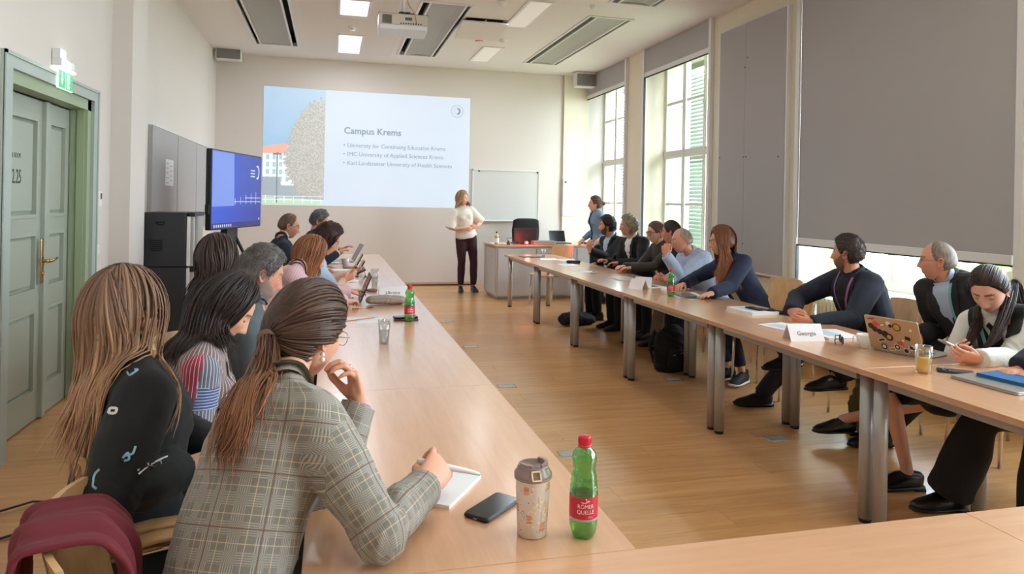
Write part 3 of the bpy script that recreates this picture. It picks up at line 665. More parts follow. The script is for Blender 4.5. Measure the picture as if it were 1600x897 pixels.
# ================================================================== tables
TH = .74
def table(w, d, label, along_y=True):
    """table with its origin at the centre of the top on the floor; w along local X, d along local Y"""
    t = thing('conference_table', (0, 0, 0), label, 'table', 'beech conference tables set end to end'); g = .0012
    tp = MB().rbox(-w / 2 + g, w / 2 - g, -d / 2 + g, d / 2 - g, TH - .003, TH, .004)
    tp.build('table_top', 'beech_top' if along_y else 'beech_top_x', t)
    MB().box(-w / 2 + g, w / 2 - g, -d / 2 + g, d / 2 - g, TH - .026, TH - .003).build('edge_band', 'beech_edge', t)
    fr_ = MB()
    for s in (-1, 1):
        fr_.box(s * (w / 2 - .09) - .02, s * (w / 2 - .09) + .02, -d / 2 + .1, d / 2 - .1, TH - .075, TH - .027)
        fr_.box(-w / 2 + .1, w / 2 - .1, s * (d / 2 - .09) - .02, s * (d / 2 - .09) + .02, TH - .075, TH - .027)
    fr_.build('frame', 'silver_leg', t)
    lg_ = MB().cyl((0, 0, .02), (0, 0, TH - .027), .032, seg=20); lg_.cyl((0, 0, 0), (0, 0, .02), .028, .03, seg=16, mi=1)
    for i, (sx, sy) in enumerate(((-1, -1), (1, -1), (-1, 1), (1, 1))):
        if i == 0: l0 = lg_.build('leg', ['silver_leg', 'black_plastic'], t)
        else: l0 = l0.copy(); COL.objects.link(l0); l0.parent = t
        l0.location = (sx * (w / 2 - .085), sy * (d / 2 - .045 if along_y else d / 2 - .085), 0)
        if not along_y: l0.location.x = sx * (w / 2 - .045)
    return t
JY = [1.42 + 1.402 * i for i in range(7)]
labL = ['beech table with the tumbler and green bottle, nearest on the left row', 'beech table of the left row with the half full water glass', 'beech table of the left row under the grey pouch', 'beech table of the left row with the pale water glass', 'left row table just short of the far end one', 'far end table of the left row under the papers']
labR = ['right row table with the blue notebook, cut by the picture edge', 'right row table with the sticker laptop', 'right row table with the white booklets and the Georgia card', 'right row table with the green bottle and cup', 'right row table where the grey haired man sits', 'far end table of the right row lit by the red lamp']
tl = table(.70, 1.402, labL[0]); tr_ = table(.74, 1.402, labR[0])
for i in range(6):
    a = tl if i == 0 else copy_tree(tl); a['label'] = labL[i]; a.location = (.305, JY[i] + .701, 0)
    b = tr_ if i == 0 else copy_tree(tr_); b['label'] = labR[i]; b.location = (2.40 + .37, JY[i] + .701 - .02, 0)
    if i == 0: first_right = b
first_right.scale.y = .984; first_right.location.y += .0115
tn = table(1.402, .70, 'near cross table along the bottom edge of the picture', along_y=False); tn.location = (.829, 1.07, 0)
t2 = copy_tree(tn); t2['label'] = 'near cross table at the bottom right corner of the picture'; t2.location = (2.231, 1.07, 0)
# ================================================================== chairs
def chair_proto(arms=True):
    t = thing('conference_chair', (0, 0, 0), 'chair', 'chair', 'beech and chrome conference chairs')
    s = MB(); n = 12; vs = []; fs = []
    for k, z in ((0, .012), (1, 0)):
        for i in range(n + 1):
            yy = -.21 + .43 * i / n; dz = .018 * ((yy + .02) / .2) ** 2 * (1 if yy < 0 else -.9 if yy > .12 else .0)
            for x in (-.22, -.11, 0, .11, .22): vs.append((x * (1 - .1 * (i < 2)), yy, .445 + z + dz + .012 * (x / .22) ** 2))
    m5 = 5
    for i in range(n):
        for j in range(4):
            a = i * m5 + j; fs.append((a, a + 1, a + m5 + 1, a + m5)); o = (n + 1) * m5; fs.append((o + a + m5, o + a + m5 + 1, o + a + 1, o + a))
    o = (n + 1) * m5
    for i in range(n): fs.append((i * m5, (i + 1) * m5, o + (i + 1) * m5, o + i * m5)); a = i * m5 + 4; fs.append((a + m5, a, o + a, o + a + m5))
    for j in range(4): fs.append((j + 1, j, o + j, o + j + 1)); a = n * m5 + j; fs.append((a, a + 1, o + a + 1, o + a))
    s.add(vs, fs, 0, False).build('seat', 'beech_chair', t)
    b = MB(); vs = []; fs = []; nx, nz = 10, 5
    for k in (0, 1):
        for i in range(nz + 1):
            for j in range(nx + 1):
                u = -1 + 2 * j / nx; v = i / nz; z = .60 + .26 * v; hw = .225 - .012 * (1 - v)
                x = hw * u; yy = -.265 + .05 * u * u - .06 * (v - .5) - .013 * k
                vs.append((x, yy, z - .012 * u * u * (v > .5)))
    m_ = nx + 1; o = (nz + 1) * m_
    for i in range(nz):
        for j in range(nx): a = i * m_ + j; fs.append((a + 1, a, a + m_, a + m_ + 1)); fs.append((o + a, o + a + 1, o + a + m_ + 1, o + a + m_))
    for j in range(nx): fs.append((j, j + 1, o + j + 1, o + j)); a = nz * m_ + j; fs.append((a + 1, a, o + a, o + a + 1))
    for i in range(nz): a = i * m_; fs.append((a + m_, a, o + a, o + a + m_)); a += nx; fs.append((a, a + m_, o + a + m_, o + a))
    b.add(vs, fs, 0, False).build('backrest', 'beech_chair', t)
    for s_ in (-1, 1):
        MB().tube([(s_ * .235, .19, 0), (s_ * .235, .17, .43), (s_ * .235, .16, .64 if arms else .435)], .011, 10).build('leg', 'chrome', t)
        MB().tube([(s_ * .235, -.22, 0), (s_ * .235, -.19, .43), (s_ * .235, -.215, .62), (s_ * .215, -.235, .72)], .011, 10).build('leg', 'chrome', t)
        if arms:
            MB().tube([(s_ * .25, -.24, .655), (s_ * .252, -.1, .672), (s_ * .252, .08, .670), (s_ * .248, .20, .655)], [(.026, .012), (.028, .012), (.027, .012), (.018, .010)], 12, up=(0, 0, 1)).build('armrest', 'beech_chair', t)
            MB().tube([(s_ * .245, -.235, .64), (s_ * .247, 0, .655), (s_ * .247, .17, .645)], .010, 10).build('arm_rail', 'chrome', t)
    MB().cyl((-.235, .16, .43), (.235, .16, .43), .010).cyl((-.235, -.19, .43), (.235, -.19, .43), .010).cyl((-.235, -.19, .43), (-.235, .17, .43), .010).cyl((.235, -.19, .43), (.235, .17, .43), .010).build('seat_frame', 'chrome', t)
    return t
cA = chair_proto(True); cB = chair_proto(False); usedA = [0]; usedB = [0]
def chair(x, y, deg, label, arms=False):
    """deg: world direction the chair faces"""
    p, u = (cA, usedA) if arms else (cB, usedB)
    c = p if not u[0] else copy_tree(p); u[0] = 1
    c.location = (x, y, 0); c.rotation_euler = (0, 0, math.radians(deg - 90)); c['label'] = label; return c
# ================================================================== desk, office chair and things on it
mat('desk_white', (196, 192, 190), .5)
dk = thing('lectern_desk', (3.05, 10.9, 0), 'white cabinet desk with beech top in front of the whiteboard', 'desk')
MB().prism([(-.60, -.40), (1.35, -.40), (1.35, .45), (-.60, .45), (-.60, .45), (-.60, -.36)], .04, .80).build('body', 'desk_white', dk)
MB().box(-.57, 1.3, -.37, .4, 0, .04).build('plinth', 'silver_leg', dk)
MB().rbox(-.63, 1.38, -.425, .47, .80, .83, .01).build('desk_top', 'beech_top_x', dk)
for a, b in ((-.58, .02), (.03, .68), (.69, 1.33)): MB().box(a + .004, b - .004, -.415, -.401, .06, .775).build('door', 'desk_white', dk)
MB().box(-.612, -.601, -.37, .43, .06, .775).build('side_panel', 'desk_white', dk)
MB().cyl((-.05, -.42, .62), (-.05, -.414, .62), .012).cyl((.62, -.42, .62), (.62, -.414, .62), .012).build('lock', 'brass', dk)
oc = thing('office_chair', (3.32, 11.75, 0), 'black high-backed office chair behind the white desk', 'chair')
mat('black_fabric', (16, 16, 18), .85, bump=.3, bscale=500)
MB().tube([(0, .24, .58), (0, .27, .8), (0, .27, 1.0), (0, .25, 1.17), (0, .24, 1.2)], [(.2, .04), (.24, .05), (.25, .05), (.23, .04), (.17, .02)], 20, up=(0, 1, 0)).build('backrest', 'black_fabric', oc)
MB().rbox(-.25, .25, -.24, .24, .44, .53, .08).build('seat', 'black_fabric', oc); MB().cyl((0, 0, .1), (0, 0, .44), .03).build('gas_column', 'black_plastic', oc)
m = MB()
for q in range(5):
    a = q * 2 * PI / 5; m.tube([(0, 0, .13), (.3 * math.cos(a), .3 * math.sin(a), .07)], [.03, .018], 8)
m.build('star_base', 'black_plastic', oc)
for q in range(5): a = q * 2 * PI / 5; MB().ell((.3 * math.cos(a), .3 * math.sin(a), .033), (.033, .033, .033), 12, 8).build('wheel', 'black_plastic', oc)
DT = .83
def laptop(x, y, z, ang, w, d, open_deg, cover, label, screen='screen_dark', kb='silver_leg', base='silver_leg', grp=None):
    """ang: world direction its user looks (towards the lid)"""
    t = thing('laptop', (x, y, z), label, 'laptop', grp, rz=math.radians(ang - 90))
    MB().rbox(-w / 2, w / 2, -d / 2, d / 2, 0, .014, .012).build('base', base, t)
    m = MB()
    for r_ in range(5):
        for c_ in range(12): a = -w / 2 + .03 + c_ * (w - .06) / 12; m.box(a, a + (w - .06) / 12 - .003, d / 2 - .035 - r_ * .02 - .016, d / 2 - .035 - r_ * .02, .014, .0155)
    m.box(-.05, .05, -d / 2 + .015, -d / 2 + .075, .014, .0145); m.build('keyboard', 'black_plastic' if base != 'black_plastic' else 'dark_grey', t)
    M = T(0, d / 2, .012) @ RX(math.radians(90 - open_deg))     # lid rises from the hinge; local y = normal, z = up
    l = MB().rbox(-w / 2, w / 2, -.0, .008, 0, d - .005, .012, axis='Y', M=M).build('lid', cover, t)
    MB().box(-w / 2 + .008, w / 2 - .008, -.0006, 0, .012, d - .015, M=M).build('screen', screen, l)
    return t, l, M
mat('screen_dark', (20, 20, 24), .15); mat('laptop_silver', (176, 172, 166), .35, .6); mat('laptop_dark', (44, 44, 48), .4)
mat('screen_wine', (70, 34, 38), .2); mat('laptop_gold', (188, 164, 138), .35, .45)
mon = thing('monitor', (3.0, 10.85, DT), 'dark flat monitor with a red glow seen from behind on the desk', 'monitor')
MB().rbox(-.19, .19, -.012, .018, .02, .25, .01, axis='Y').build('housing', 'laptop_dark', mon); MB().rbox(-.19, .19, .0, .24, 0, .012, .015).build('foot', 'black_plastic', mon)
MB().lathe([(.03, 0), (0, .001)], seg=16, M=T(.02, -.0125, .13) @ RX(PI / 2)).build('badge', 'dark_grey', mon)
mat('red_lens', (255, 60, 50), .3, emit=(255, 50, 40), estr=6.0); mat('red_core', (255, 220, 210), .3, emit=(255, 190, 170), estr=12.0)
rd = thing('signal_lamp', (2.94, 10.58, DT), 'small glowing red signal lamp on the white desk', 'lamp')
MB().lathe([(.035, 0), (.035, .008), (.028, .015)], seg=16, close=True).build('base', 'black_plastic', rd); MB().ell((0, 0, .03), (.03, .03, .026), 16, 10).build('dome', 'red_lens', rd); MB().ell((0, -.022, .03), (.014, .012, .010), 10, 8).build('bulb', 'red_core', rd)
lr = bpy.data.lights.new('red_lamp_light', 'POINT'); lr.energy = 2.2; lr.color = (1, .06, .04); lr.shadow_soft_size = .03; o = bpy.data.objects.new('red_lamp_light', lr); COL.objects.link(o); o.location = (2.94, 10.50, DT + .09)
laptop(3.62, 10.95, DT, 100, .30, .21, 105, 'laptop_silver', 'open grey laptop with upright lid at the window end of the desk', base='laptop_dark')
dv = thing('document_tray', (3.27, 10.72, DT), 'flat grey device between monitor and laptop on the desk', 'device'); MB().rbox(-.19, .16, -.10, .10, 0, .055, .01).build('case', 'silver_leg', dv); MB().rbox(-.15, .12, -.06, .06, .055, .058, .01).build('lid', 'speaker_grille', dv)
cbm = MB()
for q in range(5):
    random.seed(q + 9); pts = [(3.95 + random.uniform(-.18, .18) + .03 * j, 10.75 + random.uniform(-.12, .12), DT + .01 + .02 * random.random()) for j in range(7)]; cbm.tube(pts, .007, 6)
tag(cbm.build('cable_tangle', 'black_plastic'), 'tangle of black cables at the right end of the desk', 'cable')
cbm = MB().tube([(2.68, 10.7, DT + .04), (2.66, 10.72, DT + .09), (2.74, 10.7, DT + .10), (2.8, 10.62, DT + .03), (2.9, 10.6, DT + .008), (2.86, 10.66, DT + .01)], .005, 6)
tag(cbm.build('thin_cable', 'black_plastic'), 'thin black cable looping up from the desk beside the yellow bottle', 'cable')
mc = thing('desk_microphone', (2.665, 10.63, DT), 'small dark desk microphone beside the yellow bottle', 'microphone'); MB().lathe([(.028, 0), (.03, .02), (.02, .04), (0, .046)], seg=14, close=True).build('base', 'dark_grey', mc); MB().ell((0, 0, .05), (.014, .014, .012), 10, 6).build('button', 'black_plastic', mc)
mat('oil_yellow', (236, 222, 160), .12, trans=.6, ior=1.35)
yb = thing('yellow_bottle', (2.475, 10.62, DT), 'slim bottle of pale yellow drink with black cap on the desk', 'bottle')
MB().lathe([(.034, 0), (.036, .01), (.036, .12), (.03, .145), (.014, .16), (.013, .18)], seg=18, close=True).build('glass_body', 'oil_yellow', yb); MB().lathe([(.015, .18), (.015, .2), (.0, .202)], seg=14).build('cap', 'black_plastic', yb); MB().lathe([(.0365, .03), (.0365, .10)], seg=18).build('wrap_label', 'white_paper', yb)
tag(MB().box(2.46, 2.70, 10.75, 10.95, DT, DT + .006).box(2.44, 2.66, 10.72, 10.90, DT + .006, DT + .01).build('paper_stack', 'white_paper'), 'white papers on the left end of the desk', 'paper')
# ================================================================== tv on its stand and the black cabinet
tv = thing('television', (-1.03, 8.65, 0), 'large lit blue television on a black stand by the left wall', 'television', rz=math.radians(-14.5) - 0)
# local: screen faces +X, runs along Y
MB().rbox(-.06, 0, -.73, .73, 1.13, 1.99, .015, axis='X').build('housing', 'black_plastic', tv)
def mk_tv(k):
    tc = k.new('ShaderNodeTexCoord'); wv = k.new('ShaderNodeTexWave'); wv.inputs['Scale'].default_value = 3; wv.inputs['Distortion'].default_value = 7; wv.inputs['Detail'].default_value = 2; k.link(tc.outputs['Object'], wv.inputs[0])
    sp = k.new('ShaderNodeSeparateXYZ'); k.link(tc.outputs['Object'], sp.inputs[0]); mr = k.new('ShaderNodeMapRange'); mr.inputs['From Min'].default_value = -.7; mr.inputs['From Max'].default_value = .7; k.link(sp.outputs['Y'], mr.inputs[0])
    mx = k.new('ShaderNodeMix', data_type='RGBA'); mx.inputs[6].default_value = lin(40, 92, 240); mx.inputs[7].default_value = lin(18, 50, 170); k.link(mr.outputs[0], mx.inputs[0])
    m2 = k.new('ShaderNodeMix', data_type='RGBA'); m2.inputs[7].default_value = lin(80, 120, 230); ml = k.new('ShaderNodeMath', operation='MULTIPLY'); ml.inputs[1].default_value = .16; k.link(wv.outputs[1], ml.inputs[0]); k.link(ml.outputs[0], m2.inputs[0]); k.link(mx.outputs[2], m2.inputs[6])
    k.link(m2.outputs[2], k.b.inputs['Emission Color']); k.b.inputs['Emission Strength'].default_value = .55; k.val(k.b.inputs['Base Color'], lin(10, 12, 20)); k.b.inputs['Roughness'].default_value = .3
paper_emit('tv_blue', mk_tv); mat('tv_pale', (10, 12, 20), .3, emit=(128, 158, 246), estr=.6); mat('tv_icon', (10, 12, 20), .3, emit=(220, 228, 255), estr=.8); mat('tv_navy', (8, 8, 16), .3, emit=(22, 34, 110), estr=.8)
MB().box(0, .002, -.715, .715, 1.145, 1.975).build('screen', 'tv_blue', tv)
MB().add([(.0025, -.71, 1.38), (.0025, -.12, 1.385), (.0025, -.14, 1.97), (.0025, -.71, 1.97)], [(0, 1, 2, 3)]).build('screen_window', 'tv_pale', tv)
MB().box(.0021, .0026, -.71, .71, 1.147, 1.20).build('task_bar', 'tv_navy', tv)
m = MB(); 
for q in range(9): a = -.66 + q * .055; m.box(.0027, .003, a, a + .022, 1.155, 1.185)
for q in range(3): m.box(.0027, .003, .36, .50, 1.80 - q * .035, 1.812 - q * .035)
for q in range(24):
    a = 2 * PI * q / 24
    if math.cos(a) > -.4: m.box(.0027, .003, .58 + .055 * math.cos(a) - .012, .58 + .055 * math.cos(a) + .012, 1.79 + .075 * math.sin(a) - .01, 1.79 + .075 * math.sin(a) + .01)
for q in range(5): m.box(.0027, .003, -.1 + q * .16, -.092 + q * .16, 1.40, 1.47 + .02 * q)
m.box(.0027, .003, -.12, .7, 1.43, 1.436).box(.0027, .003, .2, .7, 1.475, 1.481).box(.0027, .003, .64, .67, 1.215, 1.235)
m.build('screen_icons', 'tv_icon', tv)
MB().box(-.11, -.06, -.15, .15, .5, 1.7).box(-.13, -.09, -.16, -.06, .0, 1.5).box(-.13, -.09, .06, .16, .0, 1.5).build('column', 'black_plastic', tv)
MB().cyl((-.1, .1, 1.1), (.25, .55, .05), .018).cyl((-.1, -.1, 1.1), (.25, -.55, .05), .018).box(-.35, .35, -.6, -.54, .02, .08).box(-.35, .35, .54, .6, .02, .08).box(-.3, -.2, -.6, .6, .02, .08).build('stand_legs', 'black_plastic', tv)
for a in (-.35, .35):
    for b in (-.57, .57): MB().cyl((a, b - .02, .03), (a, b + .02, .03), .03).build('wheel', 'black_plastic', tv)
MB().tube([(-.03, -.735, 1.80), (-.03, -.775, 1.80), (-.03, -.775, 1.68), (-.03, -.735, 1.68)], .006, 6, smooth=False).box(-.05, -.01, -.76, -.73, 1.30, 1.4).build('side_handle', 'black_plastic', tv)
fg = thing('black_cabinet', (-1.43, 7.2, 0), 'tall black appliance cabinet with white door edges by the left wall', 'cabinet')
MB().rbox(-.185, .165, -.25, .25, .03, .84, .012).rbox(-.185, .165, -.25, .25, .845, 1.335, .012).build('body', 'anthracite', fg)
MB().box(-.17, .15, -.23, .23, 0, .03).build('base', 'black_plastic', fg)
MB().rbox(.168, .20, -.25, .25, .04, .835, .008).build('door', 'white_metal', fg); MB().rbox(.168, .20, -.25, .25, .85, 1.33, .008).build('door', 'white_metal', fg)
MB().rbox(.20, .225, -.245, -.20, .05, 1.325, .006).rbox(.20, .225, -.02, .24, .05, 1.325, .006).build('front_trim', 'silver_leg', fg)
MB().box(.2, .24, -.25, .25, .80, .85).box(.165, .235, -.25, .25, 1.30, 1.336).build('handle_strip', 'black_plastic', fg)
m = MB()
for q in range(6): m.box(-.13, -.03, -.256, -.249, .99 + q * .018, .998 + q * .018)
m.build('vent_slots', 'black_gap', fg)
MB().tube([(-.05 + .035 * math.cos(a), -.252, 1.245 + .022 * math.sin(a)) for a in [PI + PI * q / 8 for q in range(9)]], .005, 6).box(-.09, -.01, -.256, -.249, 1.243, 1.252).build('grip_recess', 'black_gap', fg)
MB().cyl((-.19, -.1, 1.12), (-.2, -.1, 1.12), .01).cyl((-.19, -.1, .98), (-.2, -.1, .98), .01).build('hinge', 'black_plastic', fg)
# floor boxes
for i, (x, y) in enumerate(((1.406, 3.99), (1.40, 5.55), (1.406, 7.11), (2.80, 3.99), (2.86, 5.52), (1.41, 8.65))):
    t = thing('floor_socket', (x, y, 0), ['grey floor socket plate by the bottle end of the left table', 'grey floor socket plate beside the left table, second from the camera', 'small grey floor socket plate far along the left table', 'grey floor socket plate in front of the black loafer', 'grey floor socket plate in front of the black backpack', 'tiny grey floor socket plate farthest along the left table'][i], 'floor socket', 'grey floor sockets')
    MB().rbox(-.075, .075, -.05, .05, 0, .002, .004).build('frame', 'steel', t); MB().rbox(-.068, .068, -.043, .043, .002, .003, .003).build('lid', 'silver_leg', t)
# ================================================================== people: tools
def attr_mat(name, rough=.55, sss=0.0, bump=0, bscale=300, streak=False, sheen=0, spec=.4):
    m = bpy.data.materials.new(name); m.use_nodes = True; k = NT(m)
    at = k.new('ShaderNodeAttribute'); at.attribute_name = 'Col'; out = at.outputs['Color']
    if streak:
        uv = k.new('ShaderNodeUVMap'); mp = k.new('ShaderNodeMapping'); mp.inputs['Scale'].default_value = (90, 2.2, 1); k.link(uv.outputs[0], mp.inputs[0])
        nz = k.new('ShaderNodeTexNoise'); nz.inputs['Scale'].default_value = 1; nz.inputs['Detail'].default_value = 5; nz.inputs['Roughness'].default_value = .65; k.link(mp.outputs[0], nz.inputs['Vector'])
        mr = k.new('ShaderNodeMapRange'); mr.inputs['From Min'].default_value = .3; mr.inputs['From Max'].default_value = .7; mr.inputs['To Min'].default_value = .55; mr.inputs['To Max'].default_value = 1.5; k.link(nz.outputs[0], mr.inputs[0])
        vm = k.new('ShaderNodeVectorMath', operation='SCALE'); k.link(out, vm.inputs[0]); k.link(mr.outputs[0], vm.inputs['Scale']); out = vm.outputs[0]
        bp = k.new('ShaderNodeBump'); bp.inputs['Strength'].default_value = .5; bp.inputs['Distance'].default_value = .002; k.link(nz.outputs[0], bp.inputs['Height']); k.link(bp.outputs[0], k.b.inputs['Normal'])
    elif bump:
        tc = k.new('ShaderNodeTexCoord'); nz = k.new('ShaderNodeTexNoise'); nz.inputs['Scale'].default_value = bscale; k.link(tc.outputs['Object'], nz.inputs['Vector'])
        bp = k.new('ShaderNodeBump'); bp.inputs['Strength'].default_value = bump; bp.inputs['Distance'].default_value = .001; k.link(nz.outputs[0], bp.inputs['Height']); k.link(bp.outputs[0], k.b.inputs['Normal'])
    k.link(out, k.b.inputs['Base Color']); k.b.inputs['Roughness'].default_value = rough; k.b.inputs['Specular IOR Level'].default_value = spec
    if sss: k.b.inputs['Subsurface Weight'].default_value = sss; k.b.inputs['Subsurface Radius'].default_value = (.012, .005, .003); k.b.inputs['Subsurface Scale'].default_value = 1.0
    MATS[name] = m; return m
attr_mat('skin', .5, 0, bump=.12, bscale=400)
attr_mat('hair', .42, streak=True, spec=.35)
mat('eye_white', (225, 220, 215), .2); mat('eye_dark', (40, 28, 22), .15)
mat('lens_glass', (200, 205, 210), .05, trans=1, ior=1.05)
A3 = lambda v: np.array(v, dtype=float)
def nrm(v): v = A3(v); n = np.linalg.norm(v); return v / n if n > 1e-9 else v
def remesh(mb, voxel, smooth=3, fac=.6):
    me = bpy.data.meshes.new('t'); me.from_pydata(mb.v, [], mb.f); ob = bpy.data.objects.new('t', me); COL.objects.link(ob)
    r = ob.modifiers.new('r', 'REMESH'); r.mode = 'VOXEL'; r.voxel_size = voxel; r.adaptivity = 0
    if smooth: s = ob.modifiers.new('s', 'SMOOTH'); s.factor = fac; s.iterations = smooth
    ev = ob.evaluated_get(bpy.context.evaluated_depsgraph_get()); m2 = ev.to_mesh()
    V = np.empty(len(m2.vertices) * 3, np.float32); m2.vertices.foreach_get('co', V); V = V.reshape(-1, 3).astype(float)
    F = np.empty(len(m2.loops), np.int32); m2.loops.foreach_get('vertex_index', F); F = F.reshape(-1, 4)
    ev.to_mesh_clear(); bpy.data.objects.remove(ob); bpy.data.meshes.remove(me)
    return V, F
def vnormals(V, F):
    n = np.cross(V[F[:, 2]] - V[F[:, 0]], V[F[:, 3]] - V[F[:, 1]]); N = np.zeros_like(V)
    for i in range(4): np.add.at(N, F[:, i], n)
    return N / np.maximum(np.linalg.norm(N, axis=1, keepdims=True), 1e-9)
def wrinkle(V, F, ws, seed=0, base=.0015):
    """folds of cloth: broad soft ones everywhere, sharper ones around joints; ws = (centre, axis, amplitude, radius, frequency)"""
    N = vnormals(V, F); rs = np.random.RandomState(seed); d = np.zeros(len(V))
    for i in range(5):
        kx = rs.randn(3) * (14 + 7 * i); d += base * np.sin(V @ kx + 1.5 * np.sin(V @ (rs.randn(3) * 9)) + rs.rand() * 6) / (1 + .4 * i)
    for c, ax, amp, r, fq in ws:
        q = V - A3(c); g = np.exp(-(q ** 2).sum(1) / (r * r)); ax = nrm(ax)
        ph = q @ ax * fq * .8 + 3.2 * np.sin(q @ (rs.randn(3) * 11)) + 1.8 * np.sin(q @ (rs.randn(3) * 19))
        s = np.sin(ph); d += amp * g * (1.2 * (1 - np.abs(s)) ** 1.4 - .45)
    return V + N * d[:, None]
def uv_bones(V, F, bones):
    """bones: (A, B, ref, radius); per-loop u = angle * radius, v = distance along the bone"""
    c = V[F].mean(1); best = None
    for i, (A, B, ref, R, *bias) in enumerate(bones):
        A, B = A3(A), A3(B); ab = B - A; L = np.linalg.norm(ab); t = np.clip((c - A) @ ab / L ** 2, 0, 1)
        dd = np.linalg.norm(c - (A + t[:, None] * ab), axis=1) / R + (bias[0] if bias else 0)
        if best is None: best = dd; idx = np.zeros(len(F), int)
        else: m = dd < best; idx[m] = i; best = np.minimum(best, dd)
    UV = np.zeros((len(F), 4, 2))
    for i, (A, B, ref, R, *bias) in enumerate(bones):
        m = idx == i
        if not m.any(): continue
        A, B = A3(A), A3(B); ax = nrm(B - A); e1 = A3(ref) - ax * (A3(ref) @ ax); e1 = nrm(e1); e2 = np.cross(ax, e1)
        P = V[F[m]] - A; v = P @ ax; ang = np.arctan2(P @ e2, P @ e1); cc = P.mean(1); ca = np.arctan2(cc @ e2, cc @ e1)[:, None]
        ang = ca + (ang - ca + PI) % (2 * PI) - PI
        UV[m, :, 0] = ang * R + i * .517; UV[m, :, 1] = v + i * .233
    return UV.reshape(-1, 2), idx
def np_obj(name, V, F, mats, parent, origin, col=None, uv=None, mi=None, smooth=True):
    me = bpy.data.meshes.new(name); V = np.asarray(V, float) - A3(origin); nF = len(F); k = F.shape[1] if nF else 4
    me.vertices.add(len(V)); me.vertices.foreach_set('co', V.astype(np.float32).ravel())
    me.loops.add(nF * k); me.loops.foreach_set('vertex_index', F.astype(np.int32).ravel()); me.polygons.add(nF)
    me.polygons.foreach_set('loop_start', (np.arange(nF) * k).astype(np.int32)); 
    me.polygons.foreach_set('use_smooth', np.full(nF, smooth))
    if mi is not None: me.polygons.foreach_set('material_index', np.asarray(mi, np.int32))
    if not isinstance(mats, (list, tuple)): mats = [mats]
    for m_ in mats: me.materials.append(MATS[m_] if isinstance(m_, str) else m_)
    if uv is not None: me.uv_layers.new(name='UVMap').data.foreach_set('uv', np.asarray(uv, np.float32).ravel())
    if col is not None:
        c4 = np.ones((len(V), 4), np.float32); c4[:, :3] = col; me.attributes.new('Col', 'FLOAT_COLOR', 'POINT').data.foreach_set('color', c4.ravel())
    me.update(calc_edges=True); me.validate()
    o = bpy.data.objects.new(name, me); COL.objects.link(o); o.parent = parent; return o
def tris_to_quads(F): return np.array([tuple(f) + ((f[-1],) if len(f) == 3 else ()) for f in F], int)
def merge(parts):
    """parts: (V, F, col) with quads"""
    Vs, Fs, Cs = [], [], []; o = 0
    for V, F, C in parts:
        Vs.append(V); Fs.append(F + o); o += len(V); Cs.append(np.tile(C, (len(V), 1)) if np.ndim(C) == 1 else C)
    return np.vstack(Vs), np.vstack(Fs), np.vstack(Cs)
def sph(c, r, n=12, m=8, lat0=-90, lat1=90, R=np.eye(3)):
    la = np.radians(np.linspace(lat0, lat1, m + 1)); lo = np.linspace(0, 2 * PI, n, endpoint=False)
    LA, LO = np.meshgrid(la, lo, indexing='ij'); V = np.stack([np.cos(LA) * np.cos(LO), np.cos(LA) * np.sin(LO), np.sin(LA)], -1).reshape(-1, 3) * np.asarray(r)
    V = V @ R.T + A3(c); i = np.arange(m)[:, None] * n; j = np.arange(n)[None, :]; j2 = (j + 1) % n
    F = np.stack([i + j, i + j2, i + n + j2, i + n + j], -1).reshape(-1, 4); return V, F
# ---- head
def skull_dirs(q):
    nu, nv = int(50 * q), int(54 * q)
    t = np.linspace(-PI, PI, nu, endpoint=False); a = t - .45 * np.sin(t); ph = np.linspace(-PI / 2, PI / 2, nv + 1)
    PH, AA = np.meshgrid(ph, a, indexing='ij'); i = np.arange(nv)[:, None] * nu; j = np.arange(nu)[None, :]; j2 = (j + 1) % nu
    F = np.stack([i + j, i + j2, i + nu + j2, i + nu + j], -1).reshape(-1, 4)[:, ::-1]
    return AA.ravel(), PH.ravel(), F
def sstep(a, b, x): t = np.clip((x - a) / (b - a), 0, 1); return t * t * (3 - 2 * t)
def skull(AA, PH, male, off=0.0):
    dx, dy, dz = np.sin(AA) * np.cos(PH), np.cos(AA) * np.cos(PH), np.sin(PH)
    x = (.075 + off) * dx; y = (.096 + off) * dy; z = (.118 + off) * dz
    x = x * (1 + .05 * (1 - dz ** 2) * np.abs(dx) * 0)
    s = np.clip((-z / .118 - .02) / .98, 0, 1)
    x = x * (1 - (.26 if male else .34) * s ** 1.5) ; 
    # lower back of the head tucks in towards the neck, chin and jaw stay forward
    y = np.where(y < 0, y * (1 - .62 * sstep(.15, .95, s)), y * (1 - .03 * s))
    y = y + .018 * s ** 2
    y = np.where(y < 0, y * 1.04, y)
    z = np.where((z < 0) & (dy > 0), z, z * np.where(z < 0, .80 + .20 * np.clip(dy * 2 + 1, 0, 1), 1))
    return np.stack([x, y, z], -1)
